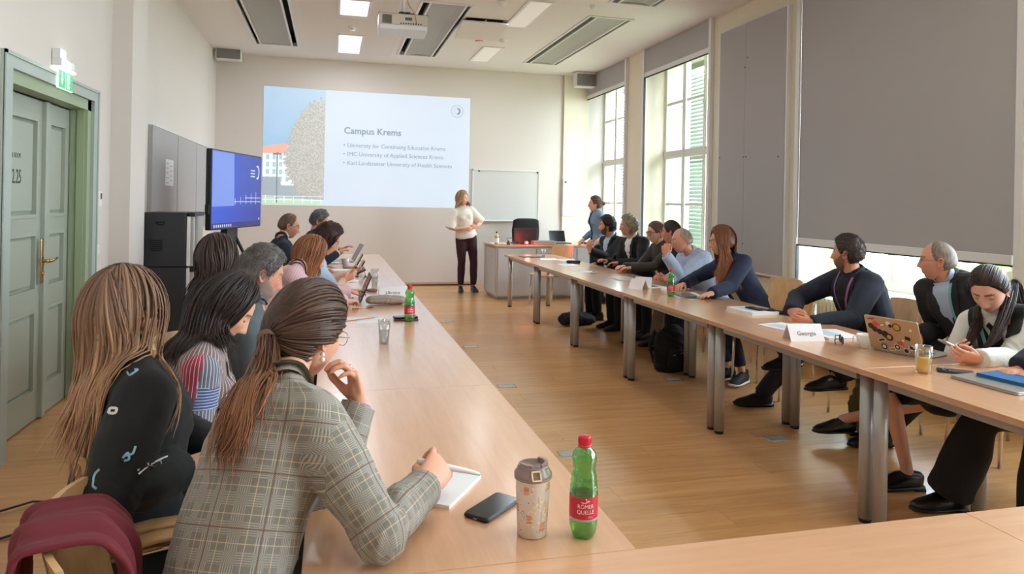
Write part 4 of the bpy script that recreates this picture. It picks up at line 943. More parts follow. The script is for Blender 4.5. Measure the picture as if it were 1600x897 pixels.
def head_mesh(q, male, sp):
    AA, PH, F = skull_dirs(q); V = skull(AA, PH, male); dx, dy = np.sin(AA) * np.cos(PH), np.cos(AA) * np.cos(PH)
    x, y, z = V.T; f = np.clip(dy * 1.6, 0, 1); G = lambda cx, cz, sx, sz: np.exp(-((np.abs(x) - cx) / sx) ** 2 - ((z - cz) / sz) ** 2) * (dy > 0)
    d = np.zeros(len(V)); ns = sp.get('nose', 1.0)
    ridge = np.clip((.016 - z) / .056, 0, 1) * (z > -.060)
    d += ns * .024 * ridge ** 1.3 * np.exp(-(x / (.008 + .006 * ridge)) ** 2) * sstep(-.056, -.044, z) * (dy > 0)
    d += .005 * G(.013, -.044, .007, .008)             # nostril wings
    d -= .0105 * G(.031, .001, .016, .012)             # eye sockets
    d += .004 * G(.026, .024, .022, .008) * (1.3 if male else .6)
    d += .004 * G(.046, -.028, .016, .016)
    d += .0055 * G(0, -.066, .020, .006) + .006 * G(0, -.078, .017, .006) - .004 * G(0, -.0715, .022, .0028) - .003 * G(0, -.089, .016, .005)
    d += .008 * G(0, -.106, .018, .012) * (1.2 if male else .9)
    V = V.copy(); V[:, 1] += d * f
    col = np.tile(A3(sp['skin']), (len(V), 1))
    def paint(w, c): 
        nonlocal col; w = np.clip(w, 0, 1)[:, None]; col = col * (1 - w) + A3(c) * w
    sk = A3(sp['skin'])
    paint(.35 * G(.042, -.03, .02, .018), sk * (1.05, .72, .7)); paint(.3 * G(0, -.045, .014, .012), sk * (1.05, .75, .7))
    lip = A3(sp.get('lip', sk * (.95, .55, .52))); paint(.85 * ((G(0, -.072, .022, .0085)) > .42), lip)
    paint(.8 * (G(0, -.0715, .021, .0018) > .4), sk * .35)
    br = A3(sp.get('brow', sp['hair'])); bz = .021 - .09 * np.maximum(np.abs(x) - .034, 0); paint(.85 * ((np.abs(z - bz) < .0042) & (np.abs(x) > .012) & (np.abs(x) < .050) & (dy > .3)), br)
    if 'beard' in sp:
        bc, bw = sp['beard']; top = np.interp(np.abs(np.degrees(AA)), [0, 18, 30, 45, 62, 80, 95, 100], [-.056, -.056, -.062, -.050, -.035, .0, .01, -.2])
        w = sstep(-.004, .006, top - z) * bw * (1 - .75 * (G(0, -.072, .020, .009) > .4)); paint(w, bc); 
        if bw > .7: V[:, 1] += .006 * w * f; V[:, 0] *= 1 + .05 * w; V[:, 2] -= .008 * w * (z < -.07)
    parts = [(V, F, col)]
    # ears
    for s in (-1, 1):
        R = np.array([[.35, -.94 * s, 0], [.94 * s, .35, 0], [0, 0, 1.]]) if False else np.eye(3)
        n = 16; rings = [(0.0, .004, 0), (.35, -.001, 0), (.62, .003, .0), (.86, .010, .001), (1.0, .008, .001), (.95, .002, .0), (.5, -.006, 0)]
        Vv = []
        for rr, h, _ in rings:
            for j in range(n):
                a = 2 * PI * j / n; yy = .017 * rr * math.cos(a) * (1 + .15 * math.sin(a)) - .004 * rr * math.sin(a); zz = .031 * rr * math.sin(a)
                Vv.append((s * (.0735 + h + .010 * (-yy / .017) * rr * .55), -.006 + yy, -.006 + zz))
        i = np.arange(len(rings) - 1)[:, None] * n; j = np.arange(n)[None, :]; j2 = (j + 1) % n
        Fe = np.stack([i + j, i + j2, i + n + j2, i + n + j], -1).reshape(-1, 4)
        if s < 0: Fe = Fe[:, ::-1]
        parts.append((A3(Vv), Fe, sk * (1.0, .82, .8)))
    lid = sp.get('lid', .25)      # 0 wide open .. 1 closed
    for s in (-1, 1):
        c = (s * .031, .0715, .001); t = math.radians(-28 + 0); 
        Vl, Fl = sph((0, 0, 0), .0140, 16, 6, 0, 90); a = math.radians(28 - 75 * lid); Rl = np.array([[1, 0, 0], [0, math.cos(a), -math.sin(a)], [0, math.sin(a), math.cos(a)]]); parts.append((Vl @ Rl.T + A3(c), Fl, sk * (.93, .85, .82)))
        Vl, Fl = sph((0, 0, 0), .0137, 16, 5, -90, -28 + 0); parts.append((Vl + A3(c), Fl, sk * (.95, .88, .86)))
        if male is False or True:
            rim = [(.0145 * math.cos(b), .0145 * math.sin(b)) for b in np.linspace(.35, PI - .35, 9)]
            P = np.array([[u, v, .0004] for u, v in rim]) @ Rl.T + A3(c); P2 = P + A3((0, .0016, -.0002)); Vr = np.vstack([P, P2, P2 + (0, 0, .0009)]); 
            Fr = np.array([(i, i + 1, 9 + i + 1, 9 + i) for i in range(8)] + [(9 + i, 9 + i + 1, 18 + i + 1, 18 + i) for i in range(8)]); parts.append((Vr, Fr, A3(sp.get('lash', (.02, .014, .01)))))
    return merge(parts)
def eyes(sp):
    """eyeballs with iris; gaze in head space"""
    gz = nrm(sp.get('gaze', (0, 1, -.1))); parts = []; mi = []
    for s in (-1, 1):
        c = A3((s * .031, .0715, .001)); V, F = sph((0, 0, 0), .0128, 14, 14)
        V = V[:, [0, 2, 1]]; y = nrm(gz); x = nrm(np.cross(y, (0, 0, 1))); z = np.cross(x, y); R = np.stack([x, y, z], 1); V = V @ R.T + c
        parts.append((V, F, A3((0, 0, 0)))); cc = V[F].mean(1) - c; mi.append(((cc @ y) > .0112).astype(int))
    V, F, _ = merge(parts); return V, F, np.concatenate(mi)
HAIRLINE = ([0, 30, 50, 66, 80, 92, 108, 130, 180], [.072, .068, .048, .018, -.012, .02, -.040, -.066, -.074])
def hair_shell(q, male, sp):
    AA, PH, F = skull_dirs(q); st = sp.get('line', HAIRLINE); base = skull(AA, PH, male); az = np.abs(np.degrees(AA)); z = base[:, 2]
    m = sstep(-.007, .009, z - np.interp(az, *st))
    if 'hairtop' in sp: m = m * sstep(-.012, .010, np.interp(az, *sp['hairtop']) - z)
    th = sp.get('thick', .012); rs = np.random.RandomState(sp.get('seed', 1)); D = np.stack([np.sin(AA) * np.cos(PH), np.cos(AA) * np.cos(PH), np.sin(PH)], -1)
    n = np.zeros(len(AA))
    for i in range(6): kx = rs.randn(3) * (5 + 5 * i); n += np.sin(D @ kx * 1.6 + rs.rand() * 6 + 1.2 * np.sin(D @ (rs.randn(3) * 7))) / (1.3 + .5 * i)
    vol = th * (1 + sp.get('messy', .25) * n * .5) * (1 + sp.get('topvol', .25) * np.clip(D[:, 2], 0, 1) + sp.get('frontvol', 0) * np.clip(D[:, 1], 0, 1) * np.clip(D[:, 2] + .1, 0, 1) + sp.get('sidevol', 0) * np.abs(D[:, 0]))
    if 'shape' in sp: vol = vol + sp['shape'](D, az, z)
    o = -.006 + m * (vol + .006); nn = base - A3((0, 0, 0)); nn = nn / np.maximum(np.linalg.norm(nn, axis=1, keepdims=True), 1e-6)
    V = base + nn * o[:, None]
    hc = A3(sp['hair']); col = hc * (1 + .22 * np.sin(D @ (rs.randn(3) * 20) + 2 * np.sin(D @ (rs.randn(3) * 9))))[:, None]
    if 'hair2' in sp: w = sp['hair2'][1](D, az, z)[:, None]; col = col * (1 - w) + A3(sp['hair2'][0]) * w
    keep = (m[F] > .03).any(1); F2 = F[keep]
    uv = np.stack([AA[F2] * .22, PH[F2] * .11 * 3], -1)
    ca = AA[F2].mean(1)[:, None]; uv[..., 0] = (ca + (AA[F2] - ca + PI) % (2 * PI) - PI) * .22 if sp.get('comb', 'down') == 'down' else uv[..., 1]
    if sp.get('comb', 'down') != 'down': uv[..., 1] = AA[F2] * .1
    return V, F2, np.clip(col, 0, 1), uv.reshape(-1, 2)
def tufts(sp, male, n, L, w, C=None):
    """short pointed tufts lying over the hair shell"""
    rs = np.random.RandomState(sp.get('seed', 1) + 5); P = []; st = sp.get('line', HAIRLINE); tries = 0
    flow = A3(sp.get('flow', (0, 1, .2)))
    while len(P) < n and tries < n * 20:
        tries += 1; a = rs.uniform(-PI, PI); ph = math.asin(rs.uniform(-.6, 1)); b = skull(A3([a]), A3([ph]), male)[0]
        if b[2] < np.interp(abs(math.degrees(a)), *st) + .006: continue
        if 'hairtop' in sp and b[2] > np.interp(abs(math.degrees(a)), *sp['hairtop']) - .004: continue
        nn = nrm(b); vol = sp.get('thick', .012) * (1 + sp.get('topvol', .25) * max(nn[2], 0) + sp.get('frontvol', 0) * max(nn[1], 0) * max(nn[2] + .1, 0))
        p0 = b + nn * (vol * .7); g = A3((0, 0, -1.0)) if nn[2] < .55 else flow; g = g + rs.randn(3) * .35; g = nrm(g - nn * (g @ nn)); p1 = p0 + g * L * .5 + nn * (vol * .45 + .002); p2 = p0 + g * L + nn * (vol * .25 + rs.rand() * .004)
        P.append((p0, p1, p2))
    return P
def locks_mesh(paths, width, thick, colfn, rs, nseg=4, taper=.25, wjit=.3):
    """paths: list of (m,3) arrays; flattened tapering tubes with UVs and colours"""
    Vs, Fs, Cs, Us = [], [], [], []; o = 0
    ang = np.linspace(0, 2 * PI, nseg, endpoint=False)
    for pi_, (P, nrmv) in enumerate(paths):
        m = len(P); t = np.gradient(P, axis=0); t /= np.maximum(np.linalg.norm(t, axis=1, keepdims=True), 1e-9)
        n = nrmv - t * (nrmv * t).sum(1, keepdims=True); n /= np.maximum(np.linalg.norm(n, axis=1, keepdims=True), 1e-9); b = np.cross(t, n)
        s = np.linspace(0, 1, m); prof = np.clip(np.minimum(s / .08, 1), .15, 1) * (1 - (1 - taper) * s ** 2.2) * np.where(s > .93, (1 - s) / .07 * .8 + .2, 1)
        w_ = width * (1 + wjit * rs.randn()); th = thick * (1 + .2 * rs.randn())
        ring = P[:, None, :] + b[:, None, :] * (w_ * prof)[:, None, None] * np.cos(ang)[None, :, None] + n[:, None, :] * (th * prof)[:, None, None] * np.sin(ang)[None, :, None]
        Vs.append(ring.reshape(-1, 3)); i = np.arange(m - 1)[:, None] * nseg; j = np.arange(nseg)[None, :]; j2 = (j + 1) % nseg
        F = np.stack([i + j, i + j2, i + nseg + j2, i + nseg + j], -1).reshape(-1, 4); Fs.append(F + o); o += m * nseg
        c = colfn(s, rs); Cs.append(np.repeat(c, nseg, axis=0))
        L = np.cumsum(np.r_[0, np.linalg.norm(np.diff(P, axis=0), axis=1)]); u0 = rs.rand() * 5
        U = np.zeros((m - 1, nseg, 4, 2)); jj = np.arange(nseg); 
        U[..., 0, 0] = U[..., 3, 0] = u0 + w_ * 2 * np.abs(jj / nseg - .5)[None, :]; U[..., 1, 0] = U[..., 2, 0] = u0 + w_ * 2 * np.abs((jj + 1) / nseg - .5)[None, :]
        U[..., 0, 1] = U[..., 1, 1] = L[:-1, None]; U[..., 2, 1] = U[..., 3, 1] = L[1:, None]; Us.append(U.reshape(-1, 2))
    return np.vstack(Vs), np.vstack(Fs), np.clip(np.vstack(Cs), 0, 1), np.vstack(Us)
def ell_pt(d, off): return d * (A3((.075, .098, .118)) + off)
def slerp(a, b, t):
    a, b = nrm(a), nrm(b); w_ = math.acos(np.clip(a @ b, -1, 1))
    if w_ < 1e-4: return np.tile(a, (len(t), 1))
    return (np.sin((1 - t) * w_)[:, None] * a + np.sin(t * w_)[:, None] * b) / math.sin(w_)
def long_paths(Rm, C, guides, n, rs, off=.012, layers=.012, leave=-.25, part=0.0, party=(-.5, .6), drop=.5, jitter=.018, arc=9, tail=12, wave=0.0):
    """guides: [(azimuth deg signed, end point world, mid point world or None)] ; hair falls from the parting over the skull, then to the end points"""
    out = []; gaz = [g[0] for g in guides]; ge = A3([g[1] for g in guides]); gm = A3([g[2] if g[2] is not None else (0, 0, 0) for g in guides]); hasm = guides[0][2] is not None
    for i in range(n):
        az = rs.uniform(gaz[0], gaz[-1]); a = math.radians(az); lv = leave + rs.uniform(-.1, .1); d1 = nrm((math.sin(a), math.cos(a), lv * 1.0))
        sgn = 1 if math.sin(a - 0) > 0 else -1
        yy = np.clip(math.cos(a) * .55 + rs.uniform(-.25, .25), *party); d0 = nrm((part + sgn * .04, yy, 1.0)); of = off + rs.rand() * layers
        t = np.linspace(0, 1, arc); D = slerp(d0, d1, t); P = ell_pt(D, of); P[:, 2] += 0
        Pw = P @ Rm.T + C; Nw = D @ Rm.T
        e = A3([np.interp(az, gaz, ge[:, k]) for k in range(3)]) + rs.randn(3) * jitter; p0 = Pw[-1]; tn = nrm(Pw[-1] - Pw[-2])
        Ld = np.linalg.norm(e - p0); c1 = p0 + tn * Ld * .3
        c2 = (A3([np.interp(az, gaz, gm[:, k]) for k in range(3)]) + rs.randn(3) * jitter * .6) if hasm else e + A3((0, 0, Ld * drop)) * .6
        tt = np.linspace(0, 1, tail)[1:, None]; B = (1 - tt) ** 3 * p0 + 3 * (1 - tt) ** 2 * tt * c1 + 3 * (1 - tt) * tt ** 2 * c2 + tt ** 3 * e
        if wave: B = B + np.sin(tt * (5 + 3 * rs.rand()) + rs.rand() * 6) * tt * wave * rs.randn(3)[None, :]
        PP = np.vstack([Pw, B]); out.append((PP, np.vstack([Nw, np.tile(Nw[-1], (len(B), 1))])))
    return out
def tie_paths(Rm, C, tie, n, rs, sp, male, off=.010, layers=.006, end_in=.0):
    """combed-back hair: from anywhere on the scalp along the skull to the tie point (head space direction)"""
    out = []; st = sp.get('line', HAIRLINE); tries = 0; tie = nrm(tie)
    while len(out) < n and tries < 30 * n:
        tries += 1; a = rs.uniform(-PI, PI); ph = math.asin(rs.uniform(-.5, .98)); b = skull(A3([a]), A3([ph]), male)[0]
        zl = np.interp(abs(math.degrees(a)), *st)
        if b[2] < zl + .001: continue
        if rs.rand() > .35 and b[2] > zl + .03: continue      # most locks start at the hairline
        d0 = nrm(b / A3((.075, .098, .118))); t = np.linspace(0, 1, 12); D = slerp(d0, tie, t); o_ = off + rs.rand() * layers + .004 * np.sin(t * PI)
        P = D * (A3((.075, .098, .118)) + o_[:, None]); P[0] -= D[0] * .004
        out.append((P @ Rm.T + C, D @ Rm.T))
    return out
def push_out(bvh, paths, rs, lo=.005, hi=.016, skip=0, dmax=.056):
    keep = []
    for P_, N_ in paths:
        off = rs.uniform(lo, hi); deep = 0
        for i in range(skip, len(P_), 2):
            loc, n, idx, d = bvh.find_nearest(Vector(P_[i]), .25)
            if loc is not None: deep = max(deep, -((P_[i] - A3(loc)) @ A3(n)))
        if skip and deep > dmax: continue
        keep.append((P_, N_))
        for i in range(skip, len(P_)):
            loc, n, idx, d = bvh.find_nearest(Vector(P_[i]), .25)
            if loc is None: continue
            dv = P_[i] - A3(loc); n = A3(n)
            if dv @ n < off: P_[i] = A3(loc) + n * off; N_[i] = n
        Q = P_.copy(); Q[1:-1] = (P_[:-2] + 2 * P_[1:-1] + P_[2:]) / 4; P_[skip:] = Q[skip:]
        for i in range(skip, len(P_)):
            loc, n, idx, d = bvh.find_nearest(Vector(P_[i]), .25)
            if loc is not None and (P_[i] - A3(loc)) @ A3(n) < off * .8: P_[i] = A3(loc) + A3(n) * off * .8
    if len(keep) > len(paths) * .3: paths[:] = keep
    if skip: paths[:] = [p for p in paths if np.linalg.norm(np.diff(p[0], axis=0), axis=1).max() < .075]
    return paths
def tail_paths(p0, ctrl, end, n, rs, r0=.012, spread=.03, normal=(0, -1, 0), lenj=.12, m=14):
    out = []
    for i in range(n):
        o0 = rs.randn(3) * r0 * .5; o1 = rs.randn(3) * spread * .6; o2 = rs.randn(3) * spread * .5 * (1 + rs.rand()); s = 1 - abs(rs.randn()) * lenj
        a, b, c = A3(p0) + o0, A3(ctrl) + o0 * 1.5 + o1, A3(end) + o1 * .6 + o2; t = (np.linspace(0, 1, m) * s)[:, None]
        P = (1 - t) ** 2 * a + 2 * (1 - t) * t * b + t * t * c; out.append((P, np.tile(nrm(A3(normal) + rs.randn(3) * .2), (m, 1))))
    return out
# ---- hands
HCACHE = {}
CURL = {'flat': (4, 8, 5, .2), 'relax': (22, 32, 20, .5), 'grip': (40, 62, 35, .9), 'fist': (72, 92, 55, 1.3), 'pen': (48, 62, 40, 1.2), 'phone': (30, 48, 30, .9), 'chin': (38, 55, 30, .7), 'type': (18, 40, 25, .4)}
def hand_mesh(side, pose, vox):
    """wrist at the origin, fingers along +Y, palm faces -Z; side -1 right hand (thumb at -X), +1 left hand (thumb at +X)"""
    key = (pose, vox)
    if key not in HCACHE:
        m1, m2, m3, tf = CURL[pose]; b = MB(); sp_ = .021
        b.tube([(0, -.03, 0), (0, 0, 0), (.0, .02, 0), (-.003, .05, 0), (-.003, .082, .001), (-.003, .092, .001)], [(.026, .019), (.027, .019), (.034, .018), (.040, .016), (.041, .013), (.036, .008)], 14, up=(0, 0, 1))
        for i, (L, x0, y0, spread, r) in enumerate(((.072, .029, .083, 5, .0088), (.080, .0085, .088, 1, .0092), (.074, -.0125, .084, -3, .0086), (.058, -.0325, .074, -9, .0075))):
            p = Vector((x0, y0, 0)); pts = [p - Vector((0, .018, 0)), p.copy()]; rad = [r * 1.05, r * 1.08]; ang = 0; sp2 = math.radians(-spread * (1 - .5 * tf))
            for q, (fr_, cu) in enumerate(((.48, m1 * (1 - .04 * i + (.0 if pose != 'pen' or i > 0 else -.3))), (.30, m2), (.22, m3))):
                ang += math.radians(cu); dv = Vector((-math.sin(sp2) * math.cos(ang), math.cos(sp2) * math.cos(ang), -math.sin(ang))); 
                pm_ = p + dv * L * fr_ * .5; p = p + dv * L * fr_; pts += [pm_, p.copy()]; rad += [r * (.93 - .09 * q), r * (.97 - .12 * q)]
            rad[-1] = r * .62; b.tube(pts, rad, 10); b.ell(tuple(p - dv * .003), (r * .70,) * 3, 8, 6)
        # thumb leaves the side of the palm near its base
        t0 = Vector((.020, .018, -.004)); d1 = Vector((.62 - .25 * tf, .62, -.30 - .22 * tf)).normalized(); d2 = Vector((.35 - .42 * tf, .85, -.30 - .25 * tf)).normalized(); d3 = Vector((.12 - .5 * tf, .9, -.30 - .15 * tf)).normalized()
        a = t0 + d1 * .038; c = a + d2 * .032; e = c + d3 * .026
        b.tube([t0 - d1 * .012, t0, (t0 + a) / 2, a, (a + c) / 2, c, (c + e) / 2, e], [.012, .0155, .0145, .0115, .0102, .0104, .0100, .0062], 10); b.ell(tuple(e - d3 * .003), (.0072,) * 3, 8, 6)
        b.ell((.012, .028, -.008), (.018, .028, .013), 12, 8); b.ell((-.022, .032, -.007), (.015, .032, .012), 12, 8)
        HCACHE[key] = remesh(b, vox, 2, .5)
    V, F = HCACHE[key]; V = V.copy()
    if side < 0: V[:, 0] *= -1; F = F[:, ::-1]
    return V, F
def hand_frame(W, fdir, palm):
    y = nrm(fdir); z = -A3(palm); z = nrm(z - y * (z @ y)); x = np.cross(y, z); return np.stack([x, y, z], 1), A3(W)
# ---- shoes (toe along +Y, sole at z = 0, heel at y = -.06)
def shoe_mb(kind='sneaker', s=1.0):
    m = MB()
    m.tube([(0, -.082, .040), (0, -.062, .046), (0, 0, .052), (.0, .05, .046), (0, .10, .035), (0, .15, .028), (0, .182, .024), (0, .196, .02)], [(.018, .030), (.034, .045), (.038, .048), (.042, .045), (.046, .034), (.044, .026), (.032, .019), (.014, .010)], 16, up=(0, 0, 1))
    if kind in ('sneaker', 'shoe'): m.tube([(0, -.035, .05), (0, -.028, .108)], [(.036, .040), (.037, .044)], 14, up=(0, 1, 0)); m.tube([(0, -.0, .085), (0, .07, .062)], [(.030, .022), (.032, .018)], 12, up=(0, 0, 1))
    return m
def ik(S, W, l1, l2, hint):
    S, W = A3(S), A3(W); d = W - S; L = np.linalg.norm(d); l = min(L, (l1 + l2) * .995); a = (l1 * l1 - l2 * l2 + l * l) / (2 * l); h = math.sqrt(max(l1 * l1 - a * a, 0)); u = d / L
    p = A3(hint) - S; p = nrm(p - u * (p @ u)); return S + u * a + p * h
def rot_head(yaw, pitch, roll):
    y = math.radians(yaw); f = A3((math.cos(y), math.sin(y), 0)); r = A3((math.sin(y), -math.cos(y), 0)); u = A3((0, 0, 1)); p = math.radians(pitch)
    f2 = f * math.cos(p) + u * math.sin(p); u2 = u * math.cos(p) - f * math.sin(p); q = math.radians(roll); r3 = r * math.cos(q) + u2 * math.sin(q); u3 = u2 * math.cos(q) - r * math.sin(q)
    return np.stack([r3, f2, u3], 1)
def dirv(deg): return A3((math.cos(math.radians(deg)), math.sin(math.radians(deg)), 0))
SKINF, SKINM = lin(222, 168, 140)[:3], lin(204, 148, 120)[:3]
class Person: pass
def bvh_of(V, F): return BVHTree.FromPolygons([tuple(v) for v in V], [tuple(int(i) for i in f) for f in F])
def person(label, s):
    P = Person(); male = s.get('male', False); q = s.get('q', .8); H, N = A3(s['H']), A3(s['N']); C = A3(s['C']); hs = s.get('hs', 1.0); dn = N - C; ln_ = float(np.linalg.norm(dn)); N = C + dn / ln_ * min(ln_, s.get('nmax', .190)) * (1 - s.get('nup', .16)); s['N'] = tuple(N)
    org = A3((H[0], H[1], 0)); P.o = thing('person', tuple(org), label, 'person', s.get('group')); P.org = org; P.s = s
    tf = s['tf']; f = dirv(tf); right = A3((f[1], -f[0], 0)); up = nrm(N - H); fo = nrm(f - up * (f @ up)); rt = np.cross(fo, up); P.f, P.up, P.rt = fo, up, rt
    if 'shroll' in s: a = math.radians(s['shroll']); rs_ = rt * math.cos(a) + up * math.sin(a)
    else: rs_ = rt
    pf = dirv(s.get('pf', tf)); prt = A3((pf[1], -pf[0], 0))
    Rm = rot_head(s['hyaw'], s.get('hpitch', 0), s.get('hroll', 0)) ; P.Rm = Rm; P.C = C; P.hs = hs
    bd = s.get('build', 1.0); sw = s.get('sw', .165 if male else .142)
    SR, SL = N + rs_ * sw - up * .065, N - rs_ * sw - up * .065
    l1, l2 = s.get('arm', (.29, .26) if male else (.27, .245))
    arms = {}
    for k, S, sg in (('R', SR, 1), ('L', SL, -1)):
        a = s[k]; W = A3(a['W']); E = ik(S, W, l1, l2, A3(a['E']) if 'E' in a else S + rt * sg * .1 - up * .3 - fo * .05); 
        L = np.linalg.norm(W - S)
        if L > (l1 + l2) * .995: E = S + (W - S) * l1 / (l1 + l2)
        arms[k] = (S, E, W)
    P.arms = arms
    # spine control
    hw = dict(m=[(.150, .110), (.165, .118), (.150, .108), (.158, .115), (.172, .118), (.150, .092), (.075, .062)], f=[(.150, .112), (.168, .120), (.132, .098), (.135, .102), (.145, .108), (.120, .080), (.058, .052)])['m' if male else 'f']
    ts = [-.10, 0, .32, .55, .76, .92, 1.0]; bow = s.get('bow', -.02)
    bel = s.get('belly', 0.0)
    sp_pts = [H + (N - H) * t + fo * (bow * math.sin(max(0, t) * PI) + (.018 if .5 < t < .9 else 0)) for t in ts]
    def torso(mb, add, k=1.0, lo=0):
        mb.tube([tuple(p) for p in sp_pts[lo:]], [((a * bd) * k + add, (b * bd + (bel if 1 <= i + lo <= 3 else 0)) * k + add) for i, (a, b) in enumerate(hw[lo:])], 20, up=tuple(fo))
    nk = C + Rm @ A3((0, -.022, -.070)) * hs; nr = .051 if male else .043
    ar = dict(m=(.056, .052, .043, .040, .028), f=(.045, .043, .035, .032, .023))['m' if male else 'f']
    bk = s.get('ak', 1.0)
    def arm(mb, k, add, frac=1.0, kk=1.0):
        S, E, W = arms[k]; pts = [S, S + (E - S) * .5, E, E + (W - E) * .45, W]; rr = [r * kk * bk + add for r in ar]
        if frac <= .5: e = S + (E - S) * frac * 2; pts = [S, (S + e) / 2, e]; rr = [rr[0], (rr[0] + rr[1]) / 2 + add * .5, rr[1] + add]
        elif frac < 1: e = E + (W - E) * (frac - .5) * 2; pts = [S, S + (E - S) * .5, E, (E + e) / 2, e]; rr = rr[:4] + [rr[3]]
        else: e = W + nrm(W - E) * .0; pts[-1] = e; rr[-1] += .004
        mb.tube([tuple(p) for p in pts], rr, 14); mb.ell(tuple(E), (rr[2] * 1.02,) * 3, 12, 8) if frac > .5 else None
    def shoulders(mb, add):
        for S in (SR, SL): mb.ell(tuple(S), (ar[0] * bk + add + .006,) * 3, 14, 10)
        r0 = .036 + add * .8; mb.tube([tuple(SR + up * .008), tuple(N - up * .035 - fo * .012), tuple(SL + up * .008)], [(.055 + add, r0), (.075 + add, r0 + .01), (.055 + add, r0)], 14, up=tuple(up))
        for S in (SR, SL): mb.tube([tuple(nk + (N - nk) * .55), tuple(N + (S - N) * .25 - up * .008), tuple(S + up * .012)], [.038 + add * .5, .044 + add, .046 + add], 12)
    # ---------------- skin body: one continuous surface
    b = MB(); torso(b, -.012, .9); vx = .010 if s.get('bare_legs') or s.get('sleeve', 1) < .95 else .0155
    sle = s.get('sleeve', 1.0)
    for k in 'RL':
        S, E, W = arms[k]; kk = [r * bk for r in ar]; red = 0.78 if sle >= .95 else 1.0
        b.tube([tuple(p) for p in (S, S + (E - S) * .5, E, E + (W - E) * .3, E + (W - E) * .7, W, W + nrm(W - E) * .008)], [kk[0] * .8, kk[1] * (.8 if sle > .4 else .95), kk[2] * red, kk[3] * 1.05 * red, kk[3] * .85 * red, kk[4] * .95, kk[4] * .9], 12)
    b.tube([tuple(N - up * .06 + fo * -.0), tuple(N + (nk - N) * .3), tuple(N + (nk - N) * .75), tuple(nk + (C - nk) * .25)], [nr + .02, nr + .008, nr, nr], 18)
    b.ell(tuple(C + Rm @ A3((0, -.012, .0)) * hs), (.062 * hs, .074 * hs, .090 * hs), 18, 12, M=Matrix(Rm.tolist()))
    b.tube([tuple(N + rs_ * sw * .9 - up * .05), tuple(N - up * .03), tuple(N - rs_ * sw * .9 - up * .05)], [.035, .05, .035], 12)
    legs = s.get('legs'); lr = dict(m=(.082, .074, .056, .054, .036), f=(.084, .074, .054, .050, .033))['m' if male else 'f']
    HL = {}
    if legs:
        for k, sg in (('R', 1), ('L', -1)):
            K, A = A3(legs[k][0]), A3(legs[k][1]); h0 = H + prt * sg * .085 - A3((0, 0, .0)); HL[k] = (h0, K, A)
            kk = .8 if s.get('bare_legs', 0) < .5 else 1
            calf = K + (A - K) * .32 - nrm(np.cross(np.cross(K - h0, A - K), A - K)) * .0
            b.tube([tuple(p) for p in (h0, h0 + (K - h0) * .5, K, calf, K + (A - K) * .75, A, A + nrm(A - K) * .02)], [lr[0] * kk, lr[1] * kk, lr[2] * kk * .95, lr[3] * kk, lr[4] * 1.05, lr[4] * .92, lr[4] * .9], 14)
            td = legs[k][2] if len(legs[k]) > 2 else pf
            if s.get('bare_legs'): b.tube([tuple(A), tuple(A + A3(td) * .05 + A3((0, 0, -.045))), tuple(A + A3(td) * .11 + A3((0, 0, -.065)))], [.032, .030, .022], 12)
    V, F = remesh(b, vx, 3, .5); parts = [(V, F, A3(s['skin']))]
    Vh, Fh, Ch = head_mesh(q, male, s); parts.append((Vh * hs @ Rm.T + C, Fh, Ch))
    for k, sg in (('R', -1), ('L', 1)):
        a = s[k]
        S, E, W = arms[k]; V, F = hand_mesh(sg, a.get('pose', 'relax'), .0040 if q >= 1 else .0058)
        R, _ = hand_frame(W, a.get('f', W - E), a.get('p', (0, 0, -1))); hk = s.get('handk', 1.0 if male else .92)
        parts.append((V * hk @ R.T + W, F, A3(s['skin']) * (1.02, .93, .92))); a['R_'] = R
    V, F, Cc = merge(parts); P.body = np_obj('body', V, F, 'skin', P.o, org, col=Cc)
    Ve, Fe, me_ = eyes(s); np_obj('eyes', Ve * hs @ Rm.T + C, Fe, ['eye_white', 'eye_dark'], P.o, org, mi=me_)
    # ---------------- clothes
    top = s['top']; g = MB(); e = top.get('ease', .014); torso(g, e, 1.0, 1 if top.get('short') else 0); shoulders(g, e * .8)
    if top.get('sleeves', True):
        for k in 'RL': arm(g, k, e, sle)
    if not male:
        for sg in (-1, 1): g.ell(tuple(H + (N - H) * .66 + fo * (.070 + e * .5) + rt * sg * .060), (.058, .056, .058), 14, 10)
    if 'extra' in top: top['extra'](g, P)
    V, F = remesh(g, top.get('vox', .009), top.get('sm', 4), .55)
    ws = []; amp = top.get('amp', .005) * .62
    for k in 'RL':
        S, E, W = arms[k]; ws += [(E, W - E, amp, .075, 95), (S + (E - S) * .25 - up * .03, E - S, amp * .7, .07, 70), (E + (W - E) * .6, W - E, amp * .6, .06, 110)]
    ws += [(H + (N - H) * .3, up, amp * .9, .13, 60), (H + (N - H) * .75 - fo * .08, rt + up * .5, amp * .4, .12, 45)]
    V = wrinkle(V, F, ws, s.get('seed', 1), top.get('base', .0012)); P.gV, P.gF = V, F; P.bvh = bvh_of(V, F)
    bones = [(H, N, -fo, .15, top.get('tb', -.25))]
    for k, sg in (('R', 1), ('L', -1)): S, E, W = arms[k]; bones += [(S, E, rt * sg - fo * .3, .055), (E, W, rt * sg - fo * .3, .045)]
    UV, idx = uv_bones(V, F, bones); mats = top['mat']; mi = None
    if callable(top.get('mi')): mi = top['mi'](V, F, idx, UV.reshape(-1, 4, 2), P)
    P.gidx = idx; np_obj(top.get('name', 'jacket'), V, F, mats, P.o, org, uv=UV, mi=mi)
